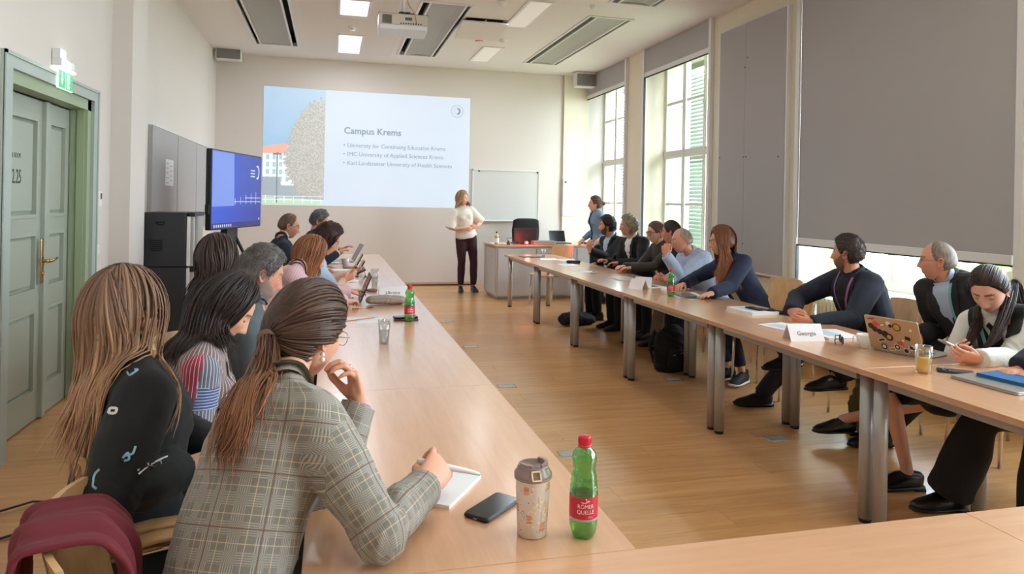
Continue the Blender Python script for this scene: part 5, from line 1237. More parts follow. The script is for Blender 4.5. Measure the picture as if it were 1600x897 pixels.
    if legs and 'pants' in s:
        pt = s['pants']; g = MB(); e = pt.get('ease', .012); ln = pt.get('len', 1.0)
        for k in 'RL':
            h0, K, A = HL[k]; fl_ = pt.get('flare', 1.0); A2 = K + (A - K) * ln
            g.tube([tuple(p) for p in (h0, h0 + (K - h0) * .5, K, K + (A2 - K) * .45, A2)], [lr[0] * bd + e, lr[1] * bd + e, lr[2] + e, (lr[3] + e) * (.5 + .5 * fl_), (lr[4] + e + .008) * fl_], 16); g.ell(tuple(K), (lr[2] + e,) * 3, 12, 8)
        g.ell(tuple(H - A3((0, 0, .01))), (.165 * bd, .13 * bd, .11), 18, 12, M=Matrix.Rotation(math.atan2(prt[1], prt[0]), 3, 'Z'))
        g.tube([tuple(H), tuple(H + (N - H) * .25)], [(hw[1][0] * bd + .006, hw[1][1] * bd + .006), (hw[2][0] * bd + .004, hw[2][1] * bd + .004)], 18, up=tuple(fo))
        V, F = remesh(g, pt.get('vox', .018), 3, .5); ws = []
        for k in 'RL': h0, K, A = HL[k]; ws += [(K, A - K, .005, .08, 80), (h0 + (K - h0) * .2, K - h0, .006, .09, 60), (A, A - K, .004, .09, 80)]
        V = wrinkle(V, F, ws, s.get('seed', 1) + 3); UV, idx = uv_bones(V, F, [(HL[k][i], HL[k][i + 1], (0, 0, 1), .07) for k in 'RL' for i in (0, 1)]); np_obj(pt.get('name', 'trousers'), V, F, pt['mat'], P.o, org, uv=UV)
    if legs and 'shoe' in s:
        sh = s['shoe']
        for k in 'RL':
            h0, K, A = HL[k]; td = A3(legs[k][2]) if len(legs[k]) > 2 else pf; td = nrm(td); rr = nrm(np.cross(td, (0, 0, 1))); uu = np.cross(rr, td)
            m = shoe_mb(sh.get('kind', 'shoe')); V, F = remesh(m, .0085, 2, .5); V[:, 2] = np.maximum(V[:, 2] - .009 * np.clip((.05 - V[:, 2]) / .04, 0, 1), .004); 
            M3 = np.stack([rr, td, uu], 1); V2 = V @ M3.T + A - uu * .085
            so = np_obj('shoe', V2, F, sh['mat'], P.o, org)
            m = MB().tube([(0, -.088, .008), (0, -.06, .008), (0, 0, .008), (0, .06, .008), (0, .12, .008), (0, .175, .009), (0, .20, .012)], [(.020, .011), (.036, .012), (.036, .011), (.044, .010), (.049, .010), (.038, .009), (.014, .006)], 16, up=(0, 0, 1))
            if sh.get('kind') == 'loafer': m.box(-.03, .03, -.085, -.03, -.012, .006)
            if sh.get('kind') == 'sneaker': m.tube([(0, -.092, .012), (0, -.06, .010), (0, 0, .010), (0, .06, .010), (0, .12, .012), (0, .18, .016), (0, .205, .022)], [(.022, .016), (.040, .018), (.040, .015), (.047, .015), (.052, .015), (.040, .014), (.016, .008)], 16, up=(0, 0, 1))
            Mx = Matrix([[*r, 0] for r in M3] + [[0, 0, 0, 1]]) ; Mx.translation = Vector(A - uu * .085 - org); m.build('sole', sh.get('sole', 'black_plastic'), so, M=Mx)
            if sh.get('kind') == 'sneaker':
                lm = MB()
                for q_ in range(4): y_ = .035 + .022 * q_; z_ = .094 - .010 * q_; lm.tube([(-.026, y_, z_ - .012), (0, y_ + .004, z_), (.026, y_, z_ - .012)], .0028, 6)
                lm.tube([(0, .03, .095), (-.03, .02, .105), (-.035, .035, .09)], .0025, 6).tube([(0, .03, .095), (.03, .02, .105), (.035, .035, .09)], .0025, 6); lm.build('laces', 'shoe_sneaker', so, M=Mx)
            if sh.get('kind') == 'loafer': MB().tube([(-.040, .045, .045), (-.02, .05, .078), (.02, .05, .078), (.040, .045, .045)], [(.012, .003)] * 4, 8, up=(0, 0, 1)).build('shoe_strap', sh['mat'], so, M=Mx)
    # ---------------- hair
    rs = np.random.RandomState(s.get('seed', 1)); hp = []
    if s.get('shell', True):
        V, F, Cc, U = hair_shell(q, male, s); hp.append((V * hs @ Rm.T + C, F, Cc, U))
    def hcol(sv, rs_):
        k = 1 + .15 * rs_.randn(); tip = A3(s.get('tip', s['hair'])); c = A3(s['hair'])[None, :] * (1 - sv[:, None] ** 1.3) + tip[None, :] * sv[:, None] ** 1.3; return c * max(k, .3)
    if 'tufts' in s:
        n, L, w_ = s['tufts']; tp = tufts(s, male, n, L, w_); paths = []
        for p0, p1, p2 in tp:
            t = np.linspace(0, 1, 5)[:, None]; B = (1 - t) ** 2 * p0 + 2 * t * (1 - t) * p1 + t * t * p2; paths.append((B * hs @ Rm.T + C, np.tile(Rm @ nrm(p0), (5, 1))))
        if paths: hp.append(locks_mesh(paths, w_, w_ * .45, hcol, rs))
    if 'long' in s:
        L = s['long']; pth = long_paths(Rm * hs, C, L['guides'], int(L['n'] * (1.55 if q >= 1 else 1.15)), rs, **L.get('kw', {})); push_out(P.bvh, pth, rs, skip=9, dmax=L.get('dmax', .056)); hp.append(locks_mesh(pth, L.get('w', .010) * .52, L.get('t', .0035) * .5, hcol, rs))
    if 'tie' in s:
        L = s['tie']; pth = tie_paths(Rm * hs, C, L['dir'], L['n'], rs, s, male, **L.get('kw', {})); hp.append(locks_mesh(pth, L.get('w', .008), L.get('t', .003), hcol, rs, taper=.6))
    for L in s.get('tails', ()):
        hp.append(locks_mesh(push_out(P.bvh, tail_paths(L['p0'], L['c'], L['e'], L['n'], rs, L.get('r0', .012), L.get('spread', .03), L.get('nrm', -fo)), rs, .008, .025), L.get('w', .009), L.get('t', .004), hcol, rs))
    if hp:
        o = 0; Vs, Fs, Cs, Us = [], [], [], []
        for V, F, Cc, U in hp: Vs.append(V); Fs.append(F + o); o += len(V); Cs.append(Cc); Us.append(U)
        P.hair = np_obj('hair', np.vstack(Vs), np.vstack(Fs), s.get('hairmat', 'hair'), P.o, org, col=np.clip(np.vstack(Cs), 0, 1), uv=np.vstack(Us))
    if 'glasses' in s: glasses(P, **s['glasses'])
    return P
def hp_(P, v): return P.C + P.Rm @ (A3(v) * P.hs) - P.org     # head space -> person space
def glasses(P, mat_='black_plastic', r=.0011, w=.024, h=.018, lens=True, zc=-.004):
    m = MB()
    for s in (-1, 1):
        ring = [hp_(P, (s * .033 + w * math.copysign(abs(math.cos(a)) ** .8, math.cos(a)), .098 - .006 * abs(s * .033 + w * math.cos(a)) / .05, zc + h * math.copysign(abs(math.sin(a)) ** .8, math.sin(a)))) for a in np.linspace(0, 2 * PI, 22, endpoint=False)]
        m.tube([tuple(p) for p in ring], r, 6, closed=True)
        m.tube([tuple(hp_(P, v)) for v in ((s * (.033 + w), .092, zc + .006), (s * .074, .080, zc + .008), (s * .079, .0, .004), (s * .078, -.020, -.008), (s * .074, -.030, -.026))], r, 6)
    m.tube([tuple(hp_(P, v)) for v in ((-.010, .099, zc + .004), (0, .106, zc + .007), (.010, .099, zc + .004))], r, 6)
    m.build('glasses', mat_, P.o)
def on_surf(P, p, out, off):
    p = A3(p); out = nrm(out); r = P.bvh.ray_cast(Vector(p + out * .19), Vector(-out), .5)
    if r[0] is None:
        r = P.bvh.find_nearest(Vector(p)); 
    return A3(r[0]) + A3(r[1]) * 0 + out * off, A3(r[1])
def chest_pt(P, u, v, d=0): return A3(P.s['N']) + P.rt * u + P.up * v + P.f * d
def patch(P, name, mat_, rows, off=.004, parent=None, ncol=8, out=None):
    """rows: [(v, u_left, u_right)] on the chest: v = height from the neck base, u = to the wearer's right"""
    out = P.f if out is None else out; vs = []; 
    # refine rows
    R = []
    for i in range(len(rows) - 1):
        for t in np.linspace(0, 1, 5)[:-1]: R.append([a + (b - a) * t for a, b in zip(rows[i], rows[i + 1])])
    R.append(list(rows[-1]))
    for v, a, b in R:
        for j in range(ncol + 1):
            u = a + (b - a) * j / ncol; p, n = on_surf(P, chest_pt(P, u, v), out, off); vs.append(p)
    V = A3(vs); m = ncol + 1; F = [(i * m + j, i * m + j + 1, (i + 1) * m + j + 1, (i + 1) * m + j) for i in range(len(R) - 1) for j in range(ncol)]
    return np_obj(name, V, np.array(F), mat_, P.o if parent is None else parent, P.org)
def strip(P, name, mat_, pts, width, off=.005, out=None, parent=None, thick=.0015, free=False):
    """ribbon draped on the garment through chest coordinates (u, v) or world points"""
    out0 = P.f if out is None else out; W = [chest_pt(P, p[0], p[1]) if len(p) == 2 else A3(p) for p in pts]; n = len(W); L = []
    for i in range(n - 1):
        for t in np.linspace(0, 1, 6)[:-1]: L.append(W[i] + (W[i + 1] - W[i]) * t)
    L.append(W[-1])
    c = []; ns = []
    for p in L:
        if free: c.append(p); ns.append(out0)
        else: a, nn = on_surf(P, p, out0, off); c.append(a); ns.append(nn)
    c = A3(c)
    for _ in range(2): c[1:-1] = (c[:-2] + c[1:-1] * 2 + c[2:]) / 4
    m = MB(); t = np.gradient(c, axis=0); vs = []
    for i in range(len(c)):
        s = nrm(np.cross(t[i], out0)) * width / 2; o = nrm(out0) * thick; vs += [c[i] - s, c[i] + s, c[i] + s + o, c[i] - s + o]
    fs = []
    for i in range(len(c) - 1):
        for j in range(4): j2 = (j + 1) % 4; fs.append((i * 4 + j, i * 4 + j2, i * 4 + 4 + j2, i * 4 + 4 + j))
    k = (len(c) - 1) * 4; fs += [(0, 1, 2, 3), (k + 3, k + 2, k + 1, k)]
    vs = [tuple(v - P.org) for v in vs]
    return m.add(vs, fs).build(name, mat_, P.o if parent is None else parent)
def collar(P, name, mat_, r=.064, h=.020, open_deg=35, drop=.03, t=.004, lift=0.0, fall=.0):
    """folded collar band around the neck, open at the front and dropping there"""
    m = MB(); N = A3(P.s['N']); nk = P.C + P.Rm @ A3((0, -.022, -.070)) * P.hs; ax = nrm(nk - N); fo = nrm(P.f - ax * (P.f @ ax)); rr = np.cross(fo, ax); n = 26; vs = []
    for i in range(n + 1):
        a = math.radians(open_deg + (360 - 2 * open_deg) * i / n); c = math.cos(a); front = max(0, c)
        base = N + ax * (.030 + lift) + (fo * c * r * .95 + rr * math.sin(a) * r * 1.05) - ax * drop * front ** 1.5; outw = nrm(fo * c + rr * math.sin(a))
        vs += [base - ax * .02, base + ax * h, base + ax * h + outw * t, base - ax * (.006 + fall * front) + outw * (t + .012)]
    fs = []
    for i in range(n):
        for j in range(3): fs.append((i * 4 + j, i * 4 + j + 1, i * 4 + 5 + j, i * 4 + 4 + j)) if False else fs.append((i * 4 + j, i * 4 + j + 1, (i + 1) * 4 + j + 1, (i + 1) * 4 + j))
    vs = [tuple(v - P.org) for v in vs]; return m.add(vs, fs, 0, False).build(name, mat_, P.o)
def cuff(P, k, mat_, r=.031, L=.025, back=.0):
    S, E, W = P.arms[k]; d = nrm(W - E); a = W - P.org - d * (L * .4 + back); m = MB().tube([tuple(a - d * .01), tuple(a + d * L)], [r, r * 1.02], 16, caps=False)
    m.tube([tuple(a + d * L), tuple(a - d * .01)], [r * .93, r * .93], 16, caps=False); m.tube([tuple(a + d * (L - .001)), tuple(a + d * L)], [r * .93, r * 1.02], 16, caps=False); return m.build('cuff', mat_, P.o)
# ---- cloths
def cloth_mat(name, col, rough=.85, bump=.35, bscale=900, sheen=.03):
    return mat(name, col, rough, bump=bump, bscale=bscale, sheen=sheen)
def pattern_mat(name, build, rough=.8, bump=.25):
    m = bpy.data.materials.new(name); m.use_nodes = True; k = NT(m); uv = k.new('ShaderNodeUVMap'); sp = k.new('ShaderNodeSeparateXYZ'); k.link(uv.outputs[0], sp.inputs[0])
    def band(sock, period, width, offset=0.0, soft=0.0):
        a = k.new('ShaderNodeMath', operation='MULTIPLY_ADD'); a.inputs[1].default_value = 1 / period; a.inputs[2].default_value = offset + 100; k.link(sock, a.inputs[0]); b = k.new('ShaderNodeMath', operation='FRACT'); k.link(a.outputs[0], b.inputs[0]); c = k.new('ShaderNodeMath', operation='LESS_THAN'); c.inputs[1].default_value = width / period; k.link(b.outputs[0], c.inputs[0]); return c.outputs[0]
    def mixc(fac, a, b):
        mx = k.new('ShaderNodeMix', data_type='RGBA')
        if isinstance(fac, (int, float)): mx.inputs[0].default_value = fac
        else: k.link(fac, mx.inputs[0])
        for i, c in ((6, a), (7, b)):
            if isinstance(c, tuple): mx.inputs[i].default_value = c
            else: k.link(c, mx.inputs[i])
        return mx.outputs[2]
    def mul(a, b):
        c = k.new('ShaderNodeMath', operation='MULTIPLY'); k.link(a, c.inputs[0])
        if isinstance(b, (int, float)): c.inputs[1].default_value = b
        else: k.link(b, c.inputs[1])
        return c.outputs[0]
    tc = k.new('ShaderNodeTexCoord')
    def nz(scale):
        n = k.new('ShaderNodeTexNoise'); n.inputs['Scale'].default_value = scale; n.inputs['Detail'].default_value = 4; k.link(tc.outputs['Object'], n.inputs['Vector']); return n.outputs[0]
    out = build(sp.outputs[0], sp.outputs[1], band, mixc, mul, nz); k.link(out, k.b.inputs['Base Color']); k.b.inputs['Roughness'].default_value = rough; k.b.inputs['Sheen Weight'].default_value = .1
    n = nz(900); bp = k.new('ShaderNodeBump'); bp.inputs['Strength'].default_value = bump; bp.inputs['Distance'].default_value = .001; k.link(n, bp.inputs['Height']); k.link(bp.outputs[0], k.b.inputs['Normal'])
    MATS[name] = m; return m
def plaid(u, v, band, mixc, mul, nz):
    base = mixc(nz(260), lin(110, 105, 98), lin(146, 141, 131))
    mu, mv = band(u, .052, .025), band(v, .052, .025)                    # glen check zones of fine light and dark lines
    fu, fv = band(u, .0044, .0020), band(v, .0044, .0020)
    c = mixc(mul(mul(mu, fu), .6), base, lin(196, 190, 178)); c = mixc(mul(mul(mv, fv), .55), c, lin(188, 182, 170)); c = mixc(mul(mul(mul(mu, mv), mul(fu, fv)), .6), c, lin(70, 66, 62))
    c = mixc(mul(band(u, .052, .0017, .30), .6), c, lin(222, 196, 160)); c = mixc(mul(band(v, .052, .0017, .30), .6), c, lin(222, 196, 160))
    c = mixc(mul(band(u, .104, .0028, .40), .8), c, lin(112, 74, 56)); c = mixc(mul(band(v, .104, .0028, .40), .8), c, lin(112, 74, 56)); return c
pattern_mat('plaid_wool', plaid)
def stripes(bg, ln, period=.012, w=.0022, axis=0):
    def f(u, v, band, mixc, mul, nz): return mixc(band(u if axis == 0 else v, period, w), mixc(nz(30), tuple(c * .93 for c in lin(*bg)[:3]) + (1,), lin(*bg)), lin(*ln))
    return f
pattern_mat('stripe_brown', stripes((118, 98, 98), (214, 200, 196))); pattern_mat('stripe_red', stripes((164, 52, 76), (236, 206, 210), .0115, .0018)); pattern_mat('stripe_blue', stripes((72, 92, 138), (214, 216, 224), .010, .002, 1)); pattern_mat('stripe_grey', stripes((104, 104, 116), (220, 220, 222), .0105, .0018))
pattern_mat('stripe_pink', stripes((216, 178, 182), (184, 140, 152), .010, .0022)); pattern_mat('stripe_pale_blue', stripes((188, 202, 228), (140, 158, 200), .009, .0018))
pattern_mat('check_blue_dark', stripes((70, 82, 112), (180, 186, 200), .012, .003, 1))
cloth_mat('plaid_plain', (170, 164, 152)); cloth_mat('cloth_pink', (208, 170, 174)); cloth_mat('cloth_brownish', (136, 118, 116)); cloth_mat('cloth_black', (17, 17, 19)); cloth_mat('cloth_navy', (26, 31, 48)); cloth_mat('cloth_navy_bright', (34, 42, 70)); cloth_mat('cloth_charcoal', (38, 36, 38)); cloth_mat('cloth_grey_green', (82, 92, 96)); cloth_mat('cloth_white', (226, 222, 214)); cloth_mat('cloth_cream', (226, 218, 204), bump=.6, bscale=260)
cloth_mat('cloth_pale_blue', (178, 200, 222)); cloth_mat('cloth_maroon', (54, 18, 28)); cloth_mat('cloth_burgundy', (110, 28, 40)); cloth_mat('cloth_denim', (122, 148, 172), bump=.6); cloth_mat('cloth_olive', (62, 58, 50)); cloth_mat('cloth_khaki', (128, 104, 84)); cloth_mat('cloth_collar_blue', (176, 190, 214)); cloth_mat('cloth_dark_brown', (34, 28, 28))
mat('shoe_black', (14, 14, 15), .3); mat('shoe_sneaker', (18, 18, 20), .7, bump=.5, bscale=400); mat('silver_band', (200, 200, 200), .2, 1)
def hsv(r, g, b): return lin(r, g, b)[:3]
# ================================================================== the people
def sit(H, pf, fwd=.40, foot=.38, sp=.11, fz=.085, td=None):
    H = A3(H); d = dirv(pf); r = A3((d[1], -d[0], 0)); td = d if td is None else td
    return {k: (H + d * fwd + r * sg * sp + A3((0, 0, -.02)), A3((H[0], H[1], fz)) + d * foot + r * sg * sp, td) for k, sg in (('R', 1), ('L', -1))}
# ---- woman in the plaid blazer, nearest
def sp_plaid():
    H = (-.185, 1.50, .53)
    P = person('woman in a grey plaid blazer writing at the nearest table, long auburn ponytail', dict(
        H=H, nmax=.26, nup=0, N=(-0.097, 1.72, 1.032), C=(-0.054, 1.93, 1.136), tf=36, pf=15, hyaw=42, hpitch=-12, hroll=-4, q=1.2, skin=SKINF, sw=.140, build=1.0, bow=-.05, seed=3, ak=1.08,
        R=dict(W=(0.225, 1.693, 0.8), E=(.14, 1.47, .76), pose='pen', f=(.50, .62, .30), p=(-.60, .30, -.60)),
        L=dict(W=(0.081, 1.9, 0.948), E=(.16, 1.86, .70), pose='chin', f=(-.20, -.05, .9), p=(-.9, -.25, -.25)), handk=1.04,
        top=dict(mat='plaid_wool', ease=.020, vox=.0062, sm=4, amp=.009, base=.002, name='blazer'), legs=sit(H, 15, foot=.3), pants=dict(mat='cloth_black'), shoe=dict(mat='shoe_black'),
        hair=hsv(72, 52, 42), thick=.016, topvol=.5, shape=lambda D, az, z: .010 * np.clip(-D[:, 1], 0, 1), comb='up', messy=.1,
        tie=dict(dir=(0, -1, -.12), n=900, w=.0040, t=.0015, kw=dict(off=.018, layers=.006)), tip=hsv(92, 64, 48), lid=.4,
        glasses=dict(mat_='steel', r=.0012)))
    return P
W2 = sp_plaid()
tie = W2.C + W2.Rm @ A3((0, -.125, -.020)); rs = np.random.RandomState(12)
def tcol(sv, r_): k = 1 + .15 * r_.randn(); a, b = A3(hsv(84, 56, 42)), A3(hsv(138, 90, 60)); w_ = np.clip(sv * 1.3, 0, 1)[:, None]; return (a * (1 - w_) + b * w_) * max(k, .4)
e_ = A3((-0.194, 1.5, 0.961)); pth = tail_paths(tie, A3((-0.123, 1.7, 1.047)), e_, 520, rs, .016, .026, normal=-W2.f, lenj=.13, m=16)
pth += tail_paths(tie, A3((-0.099, 1.66, 1.014)), A3((-0.174, 1.56, 0.98)), 90, rs, .014, .026, normal=-W2.f, lenj=.2, m=14)

push_out(W2.bvh, pth, rs, .006, .03)
V, F, Cc, U = locks_mesh(pth, .0034, .0014, tcol, rs, taper=.15); np_obj('ponytail', V, F, 'hair', W2.o, W2.org, col=Cc, uv=U)
hb = MB(); ax = nrm(A3((-0.102, 1.7, 1.061)) - tie)
for q_ in range(3): c = tie + ax * (.006 * q_) - W2.org; e1 = nrm(np.cross(ax, (0, 0, 1))); e2 = np.cross(ax, e1); hb.tube([tuple(c + e1 * .020 * math.cos(a) + e2 * .020 * math.sin(a)) for a in np.linspace(0, 2 * PI, 16, endpoint=False)], .0035, 6, closed=True)
hb.build('hair_tie', mat('hair_tie_brown', (120, 92, 70), .6), W2.o)
# blazer details: collar, back seam, cuffs, buttons
collar(W2, 'collar', 'plaid_plain', r=.056, h=.016, open_deg=30, drop=.05, t=.006, lift=.0, fall=.03)
cuff(W2, 'R', 'cloth_white', .030, .020, .0); cuff(W2, 'L', 'cloth_white', .029, .016, .004)
for kk, g in (('R', .040), ('L', .040)):
    S, E, W = W2.arms[kk]; d = nrm(W - E); a = W - W2.org - d * .040; m = MB().tube([tuple(a), tuple(a + d * .026)], [g, g * 1.02], 20, caps=False).tube([tuple(a + d * .026), tuple(a)], [g * .90, g * .88], 20, caps=False).tube([tuple(a + d * .0255), tuple(a + d * .026)], [g * .9, g * 1.02], 20, caps=False); m.build('sleeve_end', 'plaid_plain', W2.o)
mat('nail_red', (176, 34, 62), .2); mat('pearl', (230, 226, 218), .2); mat('pink_strap', (190, 120, 150), .5)
S, E, W = W2.arms['L']; d = nrm(W - E); a = W - W2.org - d * .0
e1 = nrm(np.cross(d, (0, 0, 1))); e2 = np.cross(d, e1)
MB().tube([tuple(a + e1 * .030 * math.cos(t) + e2 * .025 * math.sin(t)) for t in np.linspace(0, 2 * PI, 18, endpoint=False)], .005, 6, closed=True).build('bracelet', 'pink_strap', W2.o)
Rr = W2.s['L']['R_']; hw_ = lambda v: W + Rr @ A3(v) * .92 - W2.org
for (cx, y0, z0, r_) in ((.010, .112, -.013, .0105), (-.012, .106, -.013, .010)):
    m = MB(); m.tube([tuple(hw_((cx + r_ * math.cos(t), y0, z0 + r_ * math.sin(t)))) for t in np.linspace(0, 2 * PI, 14, endpoint=False)], .0016, 6, closed=True); m.ell(tuple(hw_((cx, y0, z0 + r_ + .003))), (.005, .005, .005), 10, 8); m.build('ring', 'silver_band', W2.o)
er = MB(); c = hp_(W2, (.080, -.006, -.042)); er.ell(tuple(c), (.006,) * 3, 10, 8).ell(tuple(c + (0, 0, -.014)), (.007,) * 3, 10, 8).build('earring', 'pearl', W2.o)
# pen held in the right hand
S, E, W = W2.arms['R']; pc = W + A3((.075, .060, .020)); pd = nrm(A3((.14, .03, -.012)) - A3((-.12, .06, .05)))
pn = MB().tube([tuple(pc - pd * .085), tuple(pc - pd * .083), tuple(pc - pd * .02), tuple(pc + pd * .04), tuple(pc + pd * .068), tuple(pc + pd * .078)], [.004, .0085, .0080, .0065, .0045, .0012], 14); tag(pn.build('marker_pen', 'white_plastic'), 'thick white pen in the writing hand of the plaid blazer woman', 'pen')
# ---- woman with very long light brown hair, black embroidered jacket
H = (-.50, 2.10, .53)
W1 = person('woman in a black embroidered jacket with very long light brown hair', dict(
    H=H, N=(-0.509, 2.1, 1.009), C=(-0.548, 2.15, 1.153), tf=25, pf=10, hyaw=58, hpitch=-2, q=1.0, skin=SKINF, sw=.15, seed=5, ak=1.12, build=1.10,
    R=dict(W=(-0.37, 2.0, 0.777), E=(-0.519, 1.75, 0.841), pose='fist', f=(.75, .25, .1), p=(.2, .5, -.8)), L=dict(W=(-.25, 2.2, .72), E=(-.42, 2.4, .72), pose='fist', f=(.6, -.5, 0), p=(0, 0, -1)),
    top=dict(mat='cloth_black', ease=.026, vox=.008, amp=.008), legs=sit(H, 10, foot=.32), pants=dict(mat='cloth_black', ease=.03), shoe=dict(mat='shoe_black'),
    hair=hsv(112, 84, 66), tip=hsv(190, 144, 108), thick=.016, messy=.1, topvol=.4,
    long=dict(n=620, w=.0085, t=.003, guides=[(48, (-0.434, 2.02, 0.928), (-0.442, 2.0, 1.05)), (75, (-0.468, 1.93, 0.877), (-0.453, 1.98, 1.006)), (105, (-0.534, 1.9, 0.691), (-0.512, 1.93, 0.958)), (150, (-0.584, 1.93, 0.822), (-0.577, 1.98, 0.979)), (185, (-0.65, 2.02, 0.859), (-0.622, 2.06, 0.96)), (235, (-0.659, 2.16, 0.865), (-0.641, 2.2, 0.959)), (300, (-0.449, 2.24, 0.866), (-0.479, 2.28, 0.969))], kw=dict(jitter=.020, wave=.008, off=.016, layers=.014)),
    glasses=dict(mat_='hair_tie_brown', r=.0022)))
collar(W1, 'collar', 'cloth_black', r=.058, h=.038, open_deg=20, drop=.02, t=.006)
mat('stitch_blue', (150, 196, 216), .7); mat('stitch_white', (232, 232, 232), .7)
def motif(P, name, pts, mt, w_, out):
    for i, pl in enumerate(pts): strip(P, name, mt, pl, w_, off=.003, out=out, thick=.0015)
ow = A3((-.1, -1, .15))
def at_(x, y, Y, pts, sc=.001):
    c = A3(onYs[(x, y)]); return c
c1 = A3((-0.491, 1.93, 0.962)); c2 = A3((-0.489, 1.9, 0.829)); c3 = A3((-0.425, 1.95, 0.864)); c4 = A3((-0.393, 1.95, 0.83)); c5 = A3((-0.454, 1.9, 0.753)); c6 = A3((-0.473, 2.0, 1.034))
U3 = A3((.97, -.05, 0)); Z3 = A3((0, 0, 1.0))
def loc2(c, l): return [c + U3 * a * .01 + Z3 * b * .01 for a, b in l]
motif(W1, 'embroidery', [loc2(c1, [(-1.1, -.5), (-1.1, .6), (1.1, .6), (1.1, -.5), (-1.1, -.5)])], 'stitch_white', .006, ow)
motif(W1, 'embroidery', [loc2(c2, [(.4, 1.8), (-.4, 1.0), (-.5, 0), (.2, -1.2), (1.4, -1.7)]), loc2(c3, [(-1, 0), (.8, .2), (.9, 1.8)]), loc2(c3, [(-1, -.4), (-.3, .8), (.4, -.8), (-.6, -1.0)]), loc2(c5, [(-2, -1.4), (0, 0), (2.2, .9)]), loc2(c6, [(-1.6, .2), (0, -.6), (1.6, .8), (.4, .8)])], 'stitch_blue', .005, ow)
motif(W1, 'embroidery', [loc2(c4, [(-.8, -.9), (0, .2), (.9, -.9)]), loc2(c4, [(-1.1, 0), (1, .1)]), loc2(c4, [(0, .9), (0, -.8)])], 'stitch_white', .004, ow)
# ---- woman in the striped patchwork shirt
H = (-.52, 2.72, .53)
def patch_mi(V, F, idx, UV, P):
    c = V[F].mean(1); mi = np.zeros(len(F), int); S, E, W = P.arms['R']; v1 = UV[:, :, 1].mean(1)
    up_ = idx == 1; lo = idx == 2; y = c[:, 1]; x = c[:, 0]
    a = nrm(E - S); tt = (c - S) @ a / np.linalg.norm(E - S); side = (c - S) @ P.f
    mi[up_] = 1; mi[up_ & (side > .0)] = 3; mi[up_ & (side > .005) & (tt > .18) & (tt < .45)] = 2; mi[lo] = 1; b = (c - E) @ nrm(np.cross(W - E, (0, -1, 0)))
    mi[lo & (((c - E) @ P.up) > .012)] = 3
    mi[idx == 3] = 1; return mi
W3 = person('dark haired woman in a striped patchwork shirt bending over her lap', dict(
    H=H, N=(-0.433, 2.72, 0.939), C=(-0.369, 2.8, 1.078), tf=8, pf=5, hyaw=10, hpitch=-36, q=1.1, skin=SKINF, sw=.145, seed=8, bow=-.05,
    R=dict(W=(-0.27, 2.75, 0.686), E=(-0.434, 2.58, 0.698), pose='relax'), L=dict(W=(-.24, 2.86, .70), E=(-.42, 2.98, .70), pose='relax'),
    top=dict(mat=['stripe_brown', 'stripe_red', 'stripe_blue', 'stripe_grey'], mi=patch_mi, tb=.05, ease=.022, vox=.0075, amp=.009, name='shirt'), legs=sit(H, 5, foot=.32), pants=dict(mat='check_blue_dark', ease=.02), shoe=dict(mat='shoe_black'),
    hair=hsv(38, 27, 25), tip=hsv(52, 36, 30), thick=.014, messy=.1, topvol=.4, lid=.85, nose=1.1,
    long=dict(n=560, w=.0075, t=.003, guides=[(64, (-0.328, 2.72, 0.96), (-0.36, 2.72, 1.01)), (90, (-0.352, 2.64, 0.957), (-0.387, 2.66, 1.01)), (125, (-0.451, 2.62, 0.931), (-0.434, 2.66, 0.989)), (160, (-0.511, 2.64, 0.881), (-0.483, 2.68, 0.964)), (200, (-0.543, 2.74, 0.868), (-0.514, 2.76, 0.949)), (250, (-0.492, 2.86, 0.881), (-0.475, 2.88, 0.948)), (296, (-0.336, 2.9, 0.928), (-0.337, 2.9, 0.989))], kw=dict(jitter=.014, off=.012, layers=.012))))
collar(W3, 'collar', 'cloth_brownish', r=.060, h=.014, open_deg=30, drop=.05, fall=.03)
patch(W3, 'undershirt', 'cloth_white', [(-.10, -.01, .03), (-.30, -.05, .05), (-.40, -.06, .06)], off=.006)
for u0 in (-.055,): strip(W3, 'placket', 'cloth_brownish', [(-.055 + .10, -.04), (.058, -.2), (.062, -.4)], .035, .009)
# ---- grey haired bearded man in a grey green pullover
H = (-.44, 3.38, .53); GREY = hsv(88, 81, 78)
M4 = person('grey haired bearded man in a slate green pullover', dict(
    H=H, N=(-0.334, 3.32, 0.967), C=(-0.303, 3.38, 1.144), male=True, tf=5, pf=0, hyaw=18, hpitch=-18, q=1.0, skin=hsv(206, 146, 120), seed=11,
    R=dict(W=(-0.223, 3.45, 0.707), E=(-0.302, 3.2, 0.718), pose='relax'), L=dict(W=(-.15, 3.5, .76), pose='relax'),
    top=dict(mat='cloth_grey_green', ease=.016, vox=.009, amp=.010, name='pullover'), legs=sit(H, 0, foot=.3), pants=dict(mat='cloth_navy'), shoe=dict(mat='shoe_black'),
    hair=GREY, hair2=(hsv(140, 134, 128), lambda D, az, z: sstep(.02, -.03, z) * .8), thick=.011, messy=.35, topvol=.9, frontvol=.5, tufts=(2600, .014, .0014), tip=hsv(118, 112, 108), beard=(hsv(140, 130, 124), .85), lid=.5, brow=hsv(90, 80, 74), build=1.02))
collar(M4, 'collar', 'cloth_grey_green', r=.058, h=.020, open_deg=10, drop=.01)
